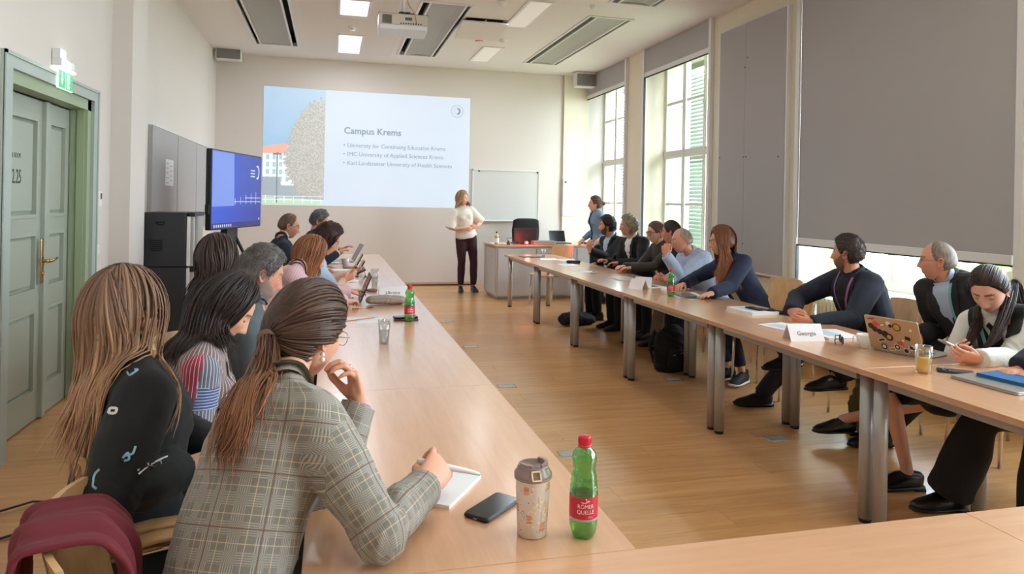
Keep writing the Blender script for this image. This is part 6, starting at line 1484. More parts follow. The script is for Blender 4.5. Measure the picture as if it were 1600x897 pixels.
# ---- straight brown hair woman further from the table
H = (-.68, 4.0, .53)
W9 = person('woman with straight brown hair sitting back from the left tables', dict(
    H=H, N=(-0.602, 4.0, 1.019), C=(-0.582, 4.02, 1.159), tf=20, pf=5, hyaw=50, hpitch=-4, q=.8, skin=SKINF, seed=14, R=dict(W=(-.36, 3.95, .70)), L=dict(W=(-.36, 4.12, .70)),
    top=dict(mat='cloth_navy', vox=.011), legs=sit(H, 5), pants=dict(mat='cloth_black'), shoe=dict(mat='shoe_black'), hair=hsv(58, 40, 34), thick=.016, messy=.1,
    long=dict(n=260, w=.010, t=.004, guides=[(45, (-0.528, 3.96, 1.043), None), (100, (-0.583, 3.88, 0.955), None), (180, (-0.66, 3.98, 0.942), None), (250, (-0.664, 4.1, 0.943), None), (310, (-0.516, 4.12, 1.025), None)], kw=dict(jitter=.012))))
# ---- ginger bob, pink striped shirt
H = (-.42, 4.62, .53)
W5 = person('woman with a ginger bob and pink striped shirt typing on a laptop', dict(
    H=H, N=(-0.229, 4.72, 0.987), C=(-0.129, 4.85, 1.116), tf=5, pf=0, hyaw=8, hpitch=-22, q=.9, skin=SKINF, seed=17, bow=-.05, sw=.15, ak=1.1,
    R=dict(W=(0.099, 4.913, 0.8), E=(-0.143, 4.7, 0.801), pose='type', p=(0, 0, -1)), L=dict(W=(0.134, 5.184, 0.83), E=(-.15, 5.1, .78), pose='type', p=(0, 0, -1)),
    top=dict(mat='stripe_pink', ease=.020, vox=.009, amp=.010, name='shirt'), legs=sit(H, 0), pants=dict(mat='cloth_navy'), shoe=dict(mat='shoe_black'), hair=hsv(132, 82, 52), tip=hsv(168, 110, 72), thick=.016, messy=.1, lid=.6,
    long=dict(n=330, w=.008, t=.003, guides=[(45, (-0.109, 4.8, 0.944), (-0.062, 4.82, 1.025)), (80, (-0.139, 4.75, 0.909), None and 0 or (-0.132, 4.75, 0.991)), (120, (-0.185, 4.72, 0.921), (-0.196, 4.74, 1.013)), (180, (-0.216, 4.85, 0.99), (-0.218, 4.86, 1.064)), (240, (-0.189, 5.0, 0.94), (-0.19, 5.0, 1.031)), (315, (-0.064, 5.02, 0.945), (-0.053, 5.02, 1.028))], kw=dict(jitter=.006, leave=-.1))))
collar(W5, 'collar', 'cloth_pink', r=.060, h=.018, open_deg=25, drop=.04, fall=.02)
# ---- dark bob, pale blue blouse, phone
H = (-.34, 5.66, .53)
W6 = person('woman with a dark auburn bob and pale blue blouse looking at her phone', dict(
    H=H, N=(-0.111, 5.62, 0.988), C=(-0.025, 5.72, 1.169), tf=0, pf=0, hyaw=-8, hpitch=-26, q=.9, skin=SKINF, seed=19, sleeve=.62, ak=1.1,
    R=dict(W=(0.108, 5.8, 0.844), E=(0.015, 5.6, 0.828), pose='phone', f=(.8, .1, .3), p=(0, .6, .6)), L=dict(W=(0.152, 6.0, 0.869), pose='phone', f=(.8, -.2, .2), p=(0, -.6, .6)),
    top=dict(mat='cloth_pale_blue', ease=.022, vox=.010, amp=.008, name='blouse'), legs=sit(H, 0), pants=dict(mat='cloth_black'), shoe=dict(mat='shoe_black'), hair=hsv(48, 26, 24), tip=hsv(72, 38, 32), thick=.018, topvol=.8, messy=.3, lid=.6,
    long=dict(n=260, w=.009, t=.004, guides=[(55, (0.0, 5.66, 1.103), None), (110, (-0.051, 5.6, 1.068), None), (180, (-0.095, 5.7, 1.08), None), (250, (-0.068, 5.85, 1.06), None), (305, (0.02, 5.86, 1.09), None)], kw=dict(jitter=.005, leave=.0)), glasses=dict(mat_='steel')))
# ---- balding man in a navy suit
H = (-.50, 7.2, .53); BALDTOP = ([0, 40, 60, 80, 110, 180], [.02, .03, .050, .075, .10, .13])
M7 = person('man with receding hair, dark glasses and navy suit near the television', dict(
    H=H, N=(-0.465, 7.15, 1.051), C=(-0.397, 7.25, 1.213), male=True, tf=10, pf=0, hyaw=8, hpitch=-10, q=.8, skin=SKINM, seed=23, R=dict(W=(-.1, 7.2, .78)), L=dict(W=(-.1, 7.4, .78)),
    top=dict(mat='cloth_navy', vox=.011), legs=sit(H, 0), pants=dict(mat='cloth_navy'), shoe=dict(mat='shoe_black'), hair=hsv(96, 72, 56), thick=.006, messy=.2, line=([0, 30, 50, 66, 80, 92, 108, 130, 180], [.098, .09, .065, .03, -.01, .02, -.040, -.066, -.074]), beard=(hsv(150, 112, 92), .3), glasses=dict(r=.0015)))
collar(M7, 'shirt_collar', 'cloth_white', r=.056, h=.026, open_deg=25, drop=.03, fall=.02); collar(M7, 'collar', 'cloth_navy', r=.063, h=.012, open_deg=35, drop=.05)
# ---- grey haired man at the far end
H = (-.26, 8.15, .53)
M8 = person('grey haired man in a dark suit at the far end of the left row', dict(
    H=H, N=(-0.167, 8.15, 1.083), C=(-0.123, 8.22, 1.23), male=True, tf=0, pf=0, hyaw=-5, hpitch=-14, q=.8, skin=SKINM, seed=27, R=dict(W=(0.077, 8.1, 0.881), pose='relax'), L=dict(W=(0.121, 8.3, 0.903), pose='relax'),
    top=dict(mat='cloth_navy', vox=.011), legs=sit(H, 0), pants=dict(mat='cloth_navy'), shoe=dict(mat='shoe_black'), hair=hsv(98, 96, 98), thick=.012, topvol=.9, messy=.6, tufts=(700, .016, .002), beard=(hsv(120, 110, 104), .5)))
for Pq in (M8, M7):
    for kq in 'RL': cuff(Pq, kq, 'cloth_white', .034, .02, -.005)
def suit(P, shirt='cloth_white', jacket='cloth_black', depth=.30, w=.045, lap=.05, tie=None, jr=.065, sr=.057):
    """open jacket: shirt showing in a V, lapels and both collars"""
    patch(P, 'shirt_front', shirt, [(.01, -.055, .055), (-.04, -w - .012, w + .012), (-depth, -.008, .008)], off=.006)
    for sg in (-1, 1): strip(P, 'lapel', jacket, [(sg * .068, .01), (sg * (w + .026), -.06), (sg * .018, -depth)], lap, off=.010)
    collar(P, 'shirt_collar', shirt, r=sr, h=.038, open_deg=22, drop=.03, fall=.03); collar(P, 'collar', jacket, r=jr, h=.012, open_deg=38, drop=.05, t=.007)
# ---- bearded man with raised hand
H = (3.66, 8.62, .53)
R1 = person('dark haired bearded man in a black suit raising his hand to his face', dict(
    H=H, N=(3.556, 8.6, 1.011), C=(3.464, 8.58, 1.202), male=True, tf=196, pf=182, hyaw=158, hpitch=2, q=.85, skin=SKINM, seed=31, build=1.03,
    L=dict(W=(3.135, 8.32, 0.897), E=(3.166, 8.3, 0.676), pose='relax', f=(-.1, .1, 1), p=(.5, .8, 0)), R=dict(W=(3.372, 8.75, 0.699), pose='relax'),
    top=dict(mat='cloth_black', ease=.018, vox=.010), legs=sit(H, 185, foot=.36), pants=dict(mat='cloth_black'), shoe=dict(mat='shoe_black'), hair=hsv(30, 23, 21), thick=.019, topvol=.6, messy=.3, tufts=(1200, .020, .0022), beard=(hsv(48, 36, 32), .85)))
suit(R1, 'cloth_pale_blue')
# ---- wavy grey hair man
H = (3.68, 7.88, .53)
R2 = person('older man with wavy grey hair, glasses and black jacket over a white shirt', dict(
    H=H, N=(3.529, 7.88, 1.052), C=(3.443, 7.86, 1.228), male=True, tf=196, pf=182, hyaw=165, hpitch=0, q=.85, skin=hsv(200, 148, 124), seed=33,
    L=dict(W=(3.27, 7.72, .80), E=(3.4, 7.5, .7), pose='relax'), R=dict(W=(3.20, 7.94, .80), pose='relax'), top=dict(mat='cloth_black', ease=.018, vox=.010), legs=sit(H, 182), pants=dict(mat='cloth_black'), shoe=dict(mat='shoe_black'),
    hair=hsv(142, 130, 114), tip=hsv(170, 158, 142), thick=.022, messy=.45, topvol=.2, sidevol=.3, tufts=(1700, .026, .0022), line=([0, 30, 50, 66, 80, 92, 108, 130, 180], [.085, .08, .055, .028, .0, .0, -.060, -.085, -.095]), glasses=dict(mat_='steel')))
suit(R2)
# ---- woman with black glasses
H = (3.76, 7.28, .53)
R3 = person('woman with thick black glasses and hair tied back, olive blazer', dict(
    H=H, N=(3.565, 7.22, 1.019), C=(3.482, 7.2, 1.182), tf=190, pf=180, hyaw=178, hpitch=-6, q=.85, skin=SKINF, seed=35,
    L=dict(W=(3.16, 7.12, .80), E=(3.4, 6.9, .72), pose='relax'), R=dict(W=(3.14, 7.26, .80), pose='relax'), top=dict(mat='cloth_olive', ease=.018, vox=.010, name='blazer'), legs=sit(H, 180), pants=dict(mat='cloth_black'), shoe=dict(mat='shoe_black'),
    hair=hsv(92, 66, 52), thick=.010, messy=.1, glasses=dict(r=.0034, w=.025, h=.020)))
patch(R3, 'patterned_top', mat('cloth_print', (60, 56, 54), .8, var=.8, vscale=60), [(.0, -.05, .05), (-.12, -.05, .05), (-.34, -.03, .03)], off=.006); collar(R3, 'collar', 'cloth_olive', r=.056, h=.012, open_deg=45, drop=.06)
# ---- short haired man behind the bald one
H = (3.84, 6.78, .53)
R4 = person('man with short dark hair hidden behind the bald man', dict(
    H=H, N=(3.523, 6.78, 1.048), C=(3.444, 6.76, 1.202), male=True, tf=180, pf=180, hyaw=140, hpitch=-2, q=.8, skin=hsv(206, 140, 116), seed=37, L=dict(W=(3.40, 6.66, .74)), R=dict(W=(3.40, 6.86, .74)),
    top=dict(mat='cloth_charcoal', ease=.016, vox=.011), legs=sit(H, 183, fwd=.42, foot=.50), pants=dict(mat='cloth_khaki', ease=.022), shoe=dict(mat='shoe_black'), hair=hsv(48, 36, 32), thick=.009, messy=.3, tufts=(700, .010, .0018)))
# ---- bald man in a striped pale blue shirt
H = (3.66, 6.28, .53)
R5 = person('bald man in a pale blue striped shirt resting his cheek on his hand', dict(
    H=H, N=(3.494, 6.32, 0.945), C=(3.317, 6.28, 1.142), male=True, tf=186, pf=180, hyaw=162, hpitch=-6, hroll=-6, q=1.0, skin=hsv(214, 150, 122), seed=39, build=1.12, ak=1.05, hs=1.02, bow=-.03,
    L=dict(W=(3.079, 6.14, 1.01), E=(3.077, 6.14, 0.81), pose='chin', f=(.05, .25, 1), p=(.6, .75, .1)), R=dict(W=(3.092, 6.103, 0.79), E=(3.505, 6.5, 0.717), pose='phone', f=(-.9, -.2, 0), p=(0, -.2, .9)),
    top=dict(mat='stripe_pale_blue', ease=.020, vox=.008, amp=.011, name='shirt'), legs=sit(H, 180), pants=dict(mat='cloth_navy'), shoe=dict(mat='shoe_black'), hair=hsv(150, 132, 118), thick=.003, messy=.1, line=([0, 60, 75, 88, 95, 108, 130, 180], [.2, .2, .03, .005, .02, -.040, -.066, -.074]), top_=1,
    **{'brow': hsv(140, 116, 100)}, glasses=dict(mat_='steel', r=.0013)))
collar(R5, 'collar', 'cloth_collar_blue', r=.060, h=.026, open_deg=22, drop=.035, fall=.035); cuff(R5, 'L', 'cloth_collar_blue', .036, .03, 0)
# ---- woman with long ginger hair, navy blazer
H = (3.60, 5.42, .53)
R6 = person('woman with long ginger hair and navy blazer beside the empty chair', dict(
    H=H, N=(3.361, 5.48, 0.994), C=(3.258, 5.46, 1.183), tf=188, pf=182, hyaw=168, hpitch=-2, q=1.0, skin=SKINF, seed=41, ak=1.12, sw=.152, build=1.05,
    L=dict(W=(2.955, 5.09, 0.79), E=(3.274, 5.25, 0.701), pose='flat', p=(0, 0, -1)), R=dict(W=(3.028, 5.696, 0.79), E=(3.25, 5.95, .80), pose='relax'), arm=(.29, .27),
    top=dict(mat='cloth_navy_bright', ease=.020, vox=.0085, amp=.009, name='blazer'), legs={'R': ((3.27, 5.55, .50), (3.31, 5.42, .09), (-.9, -.2, 0)), 'L': ((3.25, 5.32, .50), (3.36, 5.27, .09), (-.8, -.5, 0))}, pants=dict(mat='cloth_navy', len=.86), shoe=dict(mat='shoe_sneaker', kind='sneaker', sole='white_plastic'),
    hair=hsv(108, 60, 38), tip=hsv(156, 96, 60), thick=.018, messy=.1, topvol=.6, lid=.35,
    long=dict(dmax=.2, n=560, w=.0085, t=.003, guides=[(-150, (3.454, 5.25, 0.698), (3.452, 5.3, 0.907)), (-110, (3.362, 5.25, 0.78), (3.377, 5.28, 0.964)), (-75, (3.159, 5.28, 0.805), (3.226, 5.3, 1.016)), (-60, (3.122, 5.32, 0.854), (3.178, 5.34, 1.023))], kw=dict(jitter=.014, wave=.008, off=.016, layers=.016))))
rs = np.random.RandomState(5)
pth = long_paths(R6.Rm, R6.C, [(62, (3.273, 5.6, 0.877), (3.32, 5.6, 1.018)), (100, (3.398, 5.66, 0.813), (3.426, 5.66, 0.984)), (150, (3.587, 5.55, 0.711), (3.55, 5.55, 0.937)), (210, (3.565, 5.4, 0.676), (3.536, 5.42, 0.894))], 540, rs, jitter=.014, wave=.008, off=.016, layers=.016)
V, F, Cc, U = locks_mesh(pth, .0055, .002, lambda sv, r_: (A3(hsv(108, 60, 38))[None] * (1 - sv[:, None]) + A3(hsv(156, 96, 60))[None] * sv[:, None]) * max(.4, 1 + .15 * r_.randn()), rs); np_obj('hair_lengths', V, F, 'hair', R6.o, R6.org, col=Cc, uv=U)
patch(R6, 'blouse', 'cloth_white', [(.0, -.05, .05), (-.12, -.055, .055), (-.30, -.05, .05), (-.38, -.04, .04)], off=.006)
for sg in (-1, 1): strip(R6, 'lapel', 'cloth_navy_bright', [(sg * .065, .01), (sg * .075, -.12), (sg * .055, -.38)], .045, off=.010)
glasses(R6, 'hair_tie_brown', .0018, .024, .019)
# ---- bearded man in the navy suit with lanyard
H = (3.66, 4.16, .51)
R7 = person('bearded man in a navy suit with a purple lanyard, legs crossed', dict(
    nup=.28, H=H, N=(3.514, 4.16, 0.982), C=(3.461, 4.17, 1.175), male=True, tf=180, pf=170, hyaw=122, hpitch=3, q=1.1, skin=hsv(208, 148, 122), seed=43, build=1.12, ak=1.10, sw=.155, arm=(.315, .285), bow=-.04,
    L=dict(W=(3.02, 3.96, 0.74), E=(3.316, 3.8, 0.537), pose='grip', f=(-.8, .5, .1), p=(.3, .8, .2)), R=dict(W=(3.077, 4.25, 0.769), E=(3.2, 4.55, .78), pose='grip', f=(-.1, -.95, -.1), p=(.8, .1, -.3)),
    top=dict(mat='cloth_navy', ease=.020, vox=.008, amp=.011), legs={'R': ((2.998, 4.36, 0.704), (3.229, 4.48, 0.411), (-.97, .2, -.12)), 'L': ((3.28, 4.35, .52), (3.13, 4.66, .09), (-.96, .25, 0))}, pants=dict(mat='cloth_navy', ease=.016), shoe=dict(mat='shoe_sneaker', kind='sneaker'),
    hair=hsv(50, 38, 32), thick=.012, topvol=.9, frontvol=.5, messy=.35, tufts=(1100, .012, .002), tip=hsv(74, 56, 46), beard=(hsv(84, 62, 52), .72), flow=(0, 1, .2)))
patch(R7, 'tshirt_front', 'cloth_black', [(.02, -.06, .06), (-.1, -.06, .06), (-.42, -.045, .045)], off=.006)
for sg in (-1, 1): strip(R7, 'lapel', 'cloth_navy', [(sg * .070, .015), (sg * .082, -.1), (sg * .055, -.40)], .045, off=.009)
collar(R7, 'collar', 'cloth_navy', r=.066, h=.014, open_deg=38, drop=.05, t=.007); collar(R7, 'tshirt_collar', 'cloth_black', r=.058, h=.014, open_deg=2, drop=.02)
mat('lanyard_purple', (150, 92, 132), .5); mat('lanyard_teal', (112, 178, 180), .5); mat('lanyard_orange', (232, 140, 84), .5); mat('lanyard_violet', (104, 66, 140), .5); mat('badge_white', (226, 224, 220), .35)
strip(R7, 'lanyard', 'lanyard_purple', [(-.075, .03), (-.07, -.08), (-.02, -.26), (.0, -.37)], .018, off=.013); strip(R7, 'lanyard', 'lanyard_purple', [(.070, .02), (.058, -.1), (.01, -.30), (.0, -.37)], .010, off=.012)
bp_, _ = on_surf(R7, chest_pt(R7, .0, -.405), R7.f, .016); Mb = frame(tuple(bp_ - R7.org), tuple(R7.rt), tuple(R7.up)); MB().rbox(-.030, .030, -.048, .042, 0, .004, .006, M=Mb).build('name_badge', 'badge_white', R7.o); MB().rbox(-.008, .008, .035, .055, .001, .008, .003, M=Mb).build('badge_clip', 'chrome', R7.o)
# ---- bald man with glasses, charcoal jacket
H = (3.98, 3.46, .51)
R8 = person('balding man with thin glasses, charcoal jacket and pale blue shirt, legs crossed', dict(
    nup=.34, H=H, N=(3.692, 3.54, 1.011), C=(3.603, 3.56, 1.174), male=True, tf=186, pf=170, hyaw=138, hpitch=2, q=1.1, skin=hsv(214, 152, 126), seed=47, build=1.12, ak=1.12, sw=.172, bow=-.04,
    L=dict(W=(3.58, 3.30, .72), E=(3.72, 3.1, .74), pose='relax'), R=dict(W=(3.56, 3.66, .70), pose='relax'),
    top=dict(mat='cloth_charcoal', ease=.022, vox=.008, amp=.010), legs={'R': ((3.50, 3.75, .62), (3.116, 3.86, 0.417), (-.98, .1, -.02)), 'L': ((3.55, 3.45, .50), (3.34, 3.72, .09), (-.95, .2, 0))}, pants=dict(mat='cloth_black', ease=.02), shoe=dict(mat='shoe_black', sole='cloth_dark_brown'),
    hair=hsv(118, 104, 94), thick=.0035, messy=.1, line=([0, 30, 50, 62, 74, 88, 95, 108, 130, 180], [.115, .11, .085, .050, .01, -.005, .02, -.040, -.066, -.074]), brow=hsv(110, 88, 74), glasses=dict(r=.0012, w=.023, h=.015)))
suit(R8, 'cloth_collar_blue', 'cloth_charcoal', depth=.28, w=.05, lap=.055)
strip(R8, 'lanyard', 'lanyard_teal', [(-.062, .0), (-.05, -.08), (-.02, -.3)], .016, off=.012)
# ---- young woman with long dark hair and black vest
H = (3.62, 2.96, .51)
R9 = person('young woman in a black vest over a white blouse looking down at her phone', dict(
    H=H, N=(3.443, 2.98, 0.897), C=(3.286, 2.93, 1.083), tf=200, pf=178, hyaw=205, hpitch=-30, hroll=-3, q=1.25, skin=hsv(226, 172, 146), seed=51, ak=1.05, sw=.15, lid=.8, nose=.9,
    L=dict(W=(3.023, 2.74, 0.773), E=(3.332, 2.8, 0.531), pose='phone', f=(-.85, .3, .15), p=(.1, .8, .5)), R=dict(W=(3.146, 2.94, 0.77), E=(3.355, 3.2, 0.667), pose='phone', f=(-.7, -.55, .15), p=(.1, -.6, .6)),
    top=dict(mat='cloth_white', ease=.022, vox=.008, amp=.009, name='blouse'), bare_legs=1, legs={'R': ((3.45, 3.12, .50), (3.177, 3.84, 0.147), (-.97, .2, -.0)), 'L': ((2.868, 3.16, 0.608), (2.985, 3.12, 0.094), (-.97, .2, 0))}, shoe=dict(mat='shoe_black', kind='loafer'),
    hair=hsv(52, 38, 34), tip=hsv(74, 54, 46), thick=.010, messy=.08, comb='up', tie=dict(dir=(0, -1, .15), n=800, w=.0038, t=.0014, kw=dict(off=.011, layers=.004)),
    tails=[dict(p0=(3.474, 2.96, 1.101), c=(3.309, 2.84, 0.94), e=(3.109, 2.8, 0.763), n=330, w=.0027, t=.0013, r0=.018, spread=.010), dict(p0=(3.533, 3.0, 1.113), c=(3.564, 2.95, 0.916), e=(3.413, 2.88, 0.747), n=260, w=.0027, t=.0013, r0=.016, spread=.014), dict(p0=(3.423, 3.05, 0.971), c=(3.263, 2.98, 0.884), e=(3.126, 2.9, 0.789), n=260, w=.0027, t=.0013, r0=.015, spread=.012)]))
# vest over the blouse: the torso surface again, a little larger and without sleeves
def overlay(P, name, mt, add, keep, vox=.010):
    """a sleeveless garment: the faces of the top garment chosen by keep(), moved outwards"""
    N_ = vnormals(P.gV, P.gF); c = P.gV[P.gF].mean(1); k = keep(c); F = P.gF[k]; V = P.gV + N_ * add; used = np.unique(F); re = np.full(len(V), -1); re[used] = np.arange(len(used)); F2 = re[F]; V2 = V[used]
    # inner side so that the cloth has thickness
    V3 = np.vstack([V2, (P.gV + N_ * (add * .3))[used]]); n = len(used); F3 = np.vstack([F2, F2[:, ::-1] + n]); 
    E = {}
    for f in F2:
        for i in range(4): a, b = f[i], f[(i + 1) % 4]; E[(a, b)] = 1
    rim = [(a, b) for (a, b) in E if (b, a) not in E]
    nb_ = {}
    for a, b in rim: nb_.setdefault(a, []).append(b); nb_.setdefault(b, []).append(a)
    for _ in range(12):
        new = {v: (V2[v] * .4 + V2[ns_].mean(0) * .6) for v, ns_ in nb_.items() if len(ns_) == 2}
        for v, p in new.items(): d_ = p - V2[v]; V2[v] = p; V3[v] = V3[v] + d_; V3[v + n] = V3[v + n] + d_
    if rim: F3 = np.vstack([F3, np.array([(b, a, a + n, b + n) for a, b in rim])])
    return np_obj(name, V3, F3, mt, P.o, P.org)
def vest_keep(P, arm_r=.075, vneck=.16, wv=.075, lo=-.45):
    S1, S2 = P.arms['R'][0], P.arms['L'][0]; N = A3(P.s['N'])
    tor = P.gidx == 0
    def k(c):
        u = (c - N) @ P.rt; v = (c - N) @ P.up; d = (c - N) @ P.f; r = np.abs(u) < P.s.get('sw', .15) - .018
        neck = (v > -vneck * 1.0) & (d > 0) & (np.abs(u) < wv * np.clip((v + vneck) / vneck, 0, 1)); neck |= (v > -.005) & (np.abs(u) < wv)
        far = np.ones(len(c), bool)
        for q in 'RL':
            S, E, W = P.arms[q]
            for A, B in ((S, E), (E, W)):
                ab = B - A; t = np.clip(((c - A) @ ab) / (ab @ ab), 0, 1); far &= np.linalg.norm(c - (A + t[:, None] * ab), axis=1) > (.088 if A is S else .085)
        return r & ~neck & tor & (far | (v > -.06))
    return k
overlay(R9, 'vest', 'cloth_black', .007, vest_keep(R9))
collar(R9, 'collar', 'cloth_white', r=.056, h=.024, open_deg=20, drop=.035, fall=.05, t=.004)
strip(R9, 'bow_ribbon', 'cloth_black', [(.03, -.02), (.0, -.05), (-.03, -.02)], .03, off=.014); patch(R9, 'placket', 'cloth_black', [(-.03, -.02, .02), (-.16, -.04, .04)], off=.012)
strip(R9, 'lanyard', 'lanyard_teal', [(.070, .0), (.060, -.10), (.045, -.22)], .018, off=.016); strip(R9, 'lanyard', 'lanyard_orange', [(-.066, .0), (-.05, -.10), (.0, -.22)], .018, off=.016); strip(R9, 'lanyard', 'lanyard_violet', [(.045, -.21), (.035, -.30)], .020, off=.016)
MB().ell(tuple(hp_(R9, (-.080, -.004, -.040))), (.004,) * 3, 8, 6).build('earring', 'silver_band', R9.o)
# skirt of the seated young woman
g = MB(); h0 = A3(R9.s['H']); kR, kL = A3(R9.s['legs']['R'][0]), A3(R9.s['legs']['L'][0])
for kk, ext in ((kR, 1.12), (kL, 1.06)): g.tube([tuple(h0 + (kk - h0) * t + A3((0, 0, -.01 if t > .5 else 0))) for t in (0, .5, 1.0, ext)], [.11, .10, .088, .075], 16)
g.tube([tuple(h0 + (kR - h0) * .3), tuple(h0 + (kL - h0) * .3)], .10, 14); g.tube([tuple(kR * .9 + h0 * .1 - A3((0, 0, .02))), tuple(kL * .9 + h0 * .1 - A3((0, 0, .05)))], [(.08, .07), (.10, .10)], 14)
g.ell(tuple(h0), (.17, .17, .12), 16, 10); g.ell(tuple((kR + kL) / 2 + A3((.05, 0, -.10))), (.09, .14, .08), 14, 10)
V, F = remesh(g, .010, 4, .5); V = wrinkle(V, F, [(kL, (0, 1, .2), .008, .14, 60)], 4, .003); np_obj('skirt', V, F, 'cloth_black', R9.o, R9.org)
# ---- person cut by the right edge
H = (3.46, 2.40, .51)
R10 = person('person in dark navy sleeves and wide black trousers cut by the right edge', dict(
    H=H, N=(3.43, 2.34, 1.06), C=(3.40, 2.34, 1.24), tf=175, pf=170, hyaw=150, hpitch=-5, q=.8, skin=SKINF, seed=53, ak=1.25,
    R=dict(W=(3.003, 2.52, 0.776), E=(3.123, 2.62, 0.688), pose='relax', f=(-.9, -.15, -.05), p=(0, 0, -1)), L=dict(W=(3.12, 2.15, .78), pose='relax'), arm=(.27, .25),
    top=dict(mat='cloth_navy', ease=.026, vox=.010), legs={'R': ((3.06, 2.74, .52), (2.99, 2.86, .09), (-.95, .2, 0)), 'L': ((3.04, 2.42, .50), (3.02, 2.40, .09), (-1, 0, 0))}, pants=dict(mat='cloth_black', flare=1.55, ease=.03), shoe=dict(mat='shoe_black', kind='loafer'), hair=hsv(60, 44, 36), thick=.012))
# ---- presenter
H = A3((2.141, 11.4, 0.907)); H[2] = .93
PR = person('standing presenter in a cream knit top and dark maroon trousers', dict(
    H=tuple(H), N=(2.069, 11.4, 1.355), C=(2.059, 11.36, 1.532), tf=285, pf=275, hyaw=318, hpitch=-4, q=.9, skin=SKINF, seed=61, sleeve=.5, ak=1.15, build=.98,
    R=dict(W=(2.094, 11.22, 1.049), E=(1.866, 11.35, 1.114), pose='grip', f=(.8, -.3, -.1), p=(0, .8, 0)), L=dict(W=(2.288, 11.25, 1.081), E=(2.361, 11.4, 1.128), pose='grip', f=(-.8, -.2, -.1), p=(0, .8, 0)),
    top=dict(mat='cloth_cream', ease=.022, vox=.010, amp=.005, name='knit_top'), legs={'R': ((2.07, 11.36, .50), (2.07, 11.42, .10), (-.1, -1, 0)), 'L': ((2.27, 11.36, .50), (2.28, 11.40, .10), (.1, -1, 0))}, pants=dict(mat='cloth_maroon', len=.93, ease=.012), shoe=dict(mat='shoe_black'),
    hair=hsv(150, 118, 84), tip=hsv(176, 140, 100), thick=.014, messy=.15, glasses=dict(mat_='steel'),
    long=dict(n=260, w=.009, t=.004, guides=[(60, (1.948, 11.25, 1.386), None), (110, (1.944, 11.35, 1.374), None), (180, (2.044, 11.5, 1.374), None), (250, (2.184, 11.45, 1.387), None), (300, (2.187, 11.3, 1.41), None)], kw=dict(jitter=.006, leave=-.05))))
w_ = PR.arms['L']; e_ = nrm(w_[2] - w_[1]); MB().tube([tuple(w_[2] - PR.org - e_ * .02 + A3((math.cos(t) * .0, math.cos(t) * .026, math.sin(t) * .026))) for t in np.linspace(0, 2 * PI, 12, endpoint=False)], .005, 6, closed=True).build('wristwatch', 'silver_band', PR.o)
# ---- standing woman in denim by the window
S2 = person('standing woman in a denim jacket with hair in a small bun by the window', dict(
    H=(3.90, 9.98, .90), N=(3.85, 9.95, 1.365), C=(3.805, 9.92, 1.479), tf=180, pf=180, hyaw=165, hpitch=4, q=.85, skin=SKINF, seed=63, hs=.95,
    L=dict(W=(3.83, 9.75, 0.984), pose='relax', E=(4.05, 9.7, 1.1)), R=dict(W=(3.70, 10.1, .95), pose='relax'), top=dict(mat='cloth_denim', vox=.010, name='denim_jacket'), legs={'R': ((3.86, 10.08, .47), (3.90, 10.08, .09), (-1, 0, 0)), 'L': ((3.86, 9.88, .47), (3.90, 9.88, .09), (-1, 0, 0))}, pants=dict(mat='cloth_black'), shoe=dict(mat='shoe_black'),
    hair=hsv(88, 62, 50), thick=.014, messy=.5, tie=dict(dir=(0, -1, .2), n=160, w=.006, t=.003), glasses=dict(mat_='steel')))
patch(S2, 'shirt_front', 'cloth_black', [(.0, -.03, .03), (-.2, -.03, .03), (-.45, -.03, .03)], off=.006)
rs = np.random.RandomState(9); tie = S2.C + S2.Rm @ A3((0, -.12, .02)); V, F = sph(tie, .030, 12, 8); V = V + np.sin(V * 300) * .003; np_obj('hair_bun', V, F, 'hair', S2.o, S2.org, col=np.tile(A3(hsv(96, 68, 54)), (len(V), 1)), uv=np.zeros((len(F) * 4, 2)))
# ================================================================== chairs
seatinfo = [(-.235, 1.62, 12, 'beech armchair with the burgundy coat, under the plaid blazer woman', True), (-.37, 2.18, 12, 'beech armchair under the woman in the embroidered jacket', True), (-.42, 2.76, 5, 'beech armchair under the patchwork shirt woman', True), (-.44, 3.42, 0, 'beech chair under the grey haired bearded man', True),
            (-.66, 4.02, 5, 'beech chair under the brown haired woman behind the left row', False), (-.42, 4.66, 0, 'beech chair under the woman with the ginger bob', False), (-.36, 5.7, 0, 'beech chair under the woman in the pale blue blouse', False), (-.50, 7.2, 0, 'beech chair under the navy suit man by the television', False), (-.28, 8.17, 0, 'beech chair under the grey haired man at the far end', False),
            (3.68, 8.62, 184, 'beech chair under the bearded man with the raised hand', False), (3.70, 7.88, 180, 'beech chair under the wavy grey haired man', False), (3.78, 7.24, 180, 'beech chair under the woman with thick black glasses', False), (3.88, 6.74, 180, 'beech chair under the man hidden behind the bald one', False), (3.68, 6.22, 180, 'beech chair under the bald man in the striped shirt', False), (3.68, 5.50, 180, 'beech chair under the long haired ginger woman', False),
            (3.46, 5.02, 196, 'empty beech chair beside the ginger haired woman', False), (3.66, 4.16, 165, 'beech chair under the bearded man with the purple lanyard', False), (4.0, 3.46, 168, 'beech chair under the balding man in the charcoal jacket', False), (3.66, 2.92, 176, 'beech chair under the young woman in the black vest', False), (3.50, 2.40, 175, 'beech chair under the person cut by the right edge', False),
            (3.12, 9.90, 205, 'empty beech chair near the white desk at the end of the right row', False)]
for x, y, a, lab, ar in seatinfo: chair(x, y, a, lab, ar)
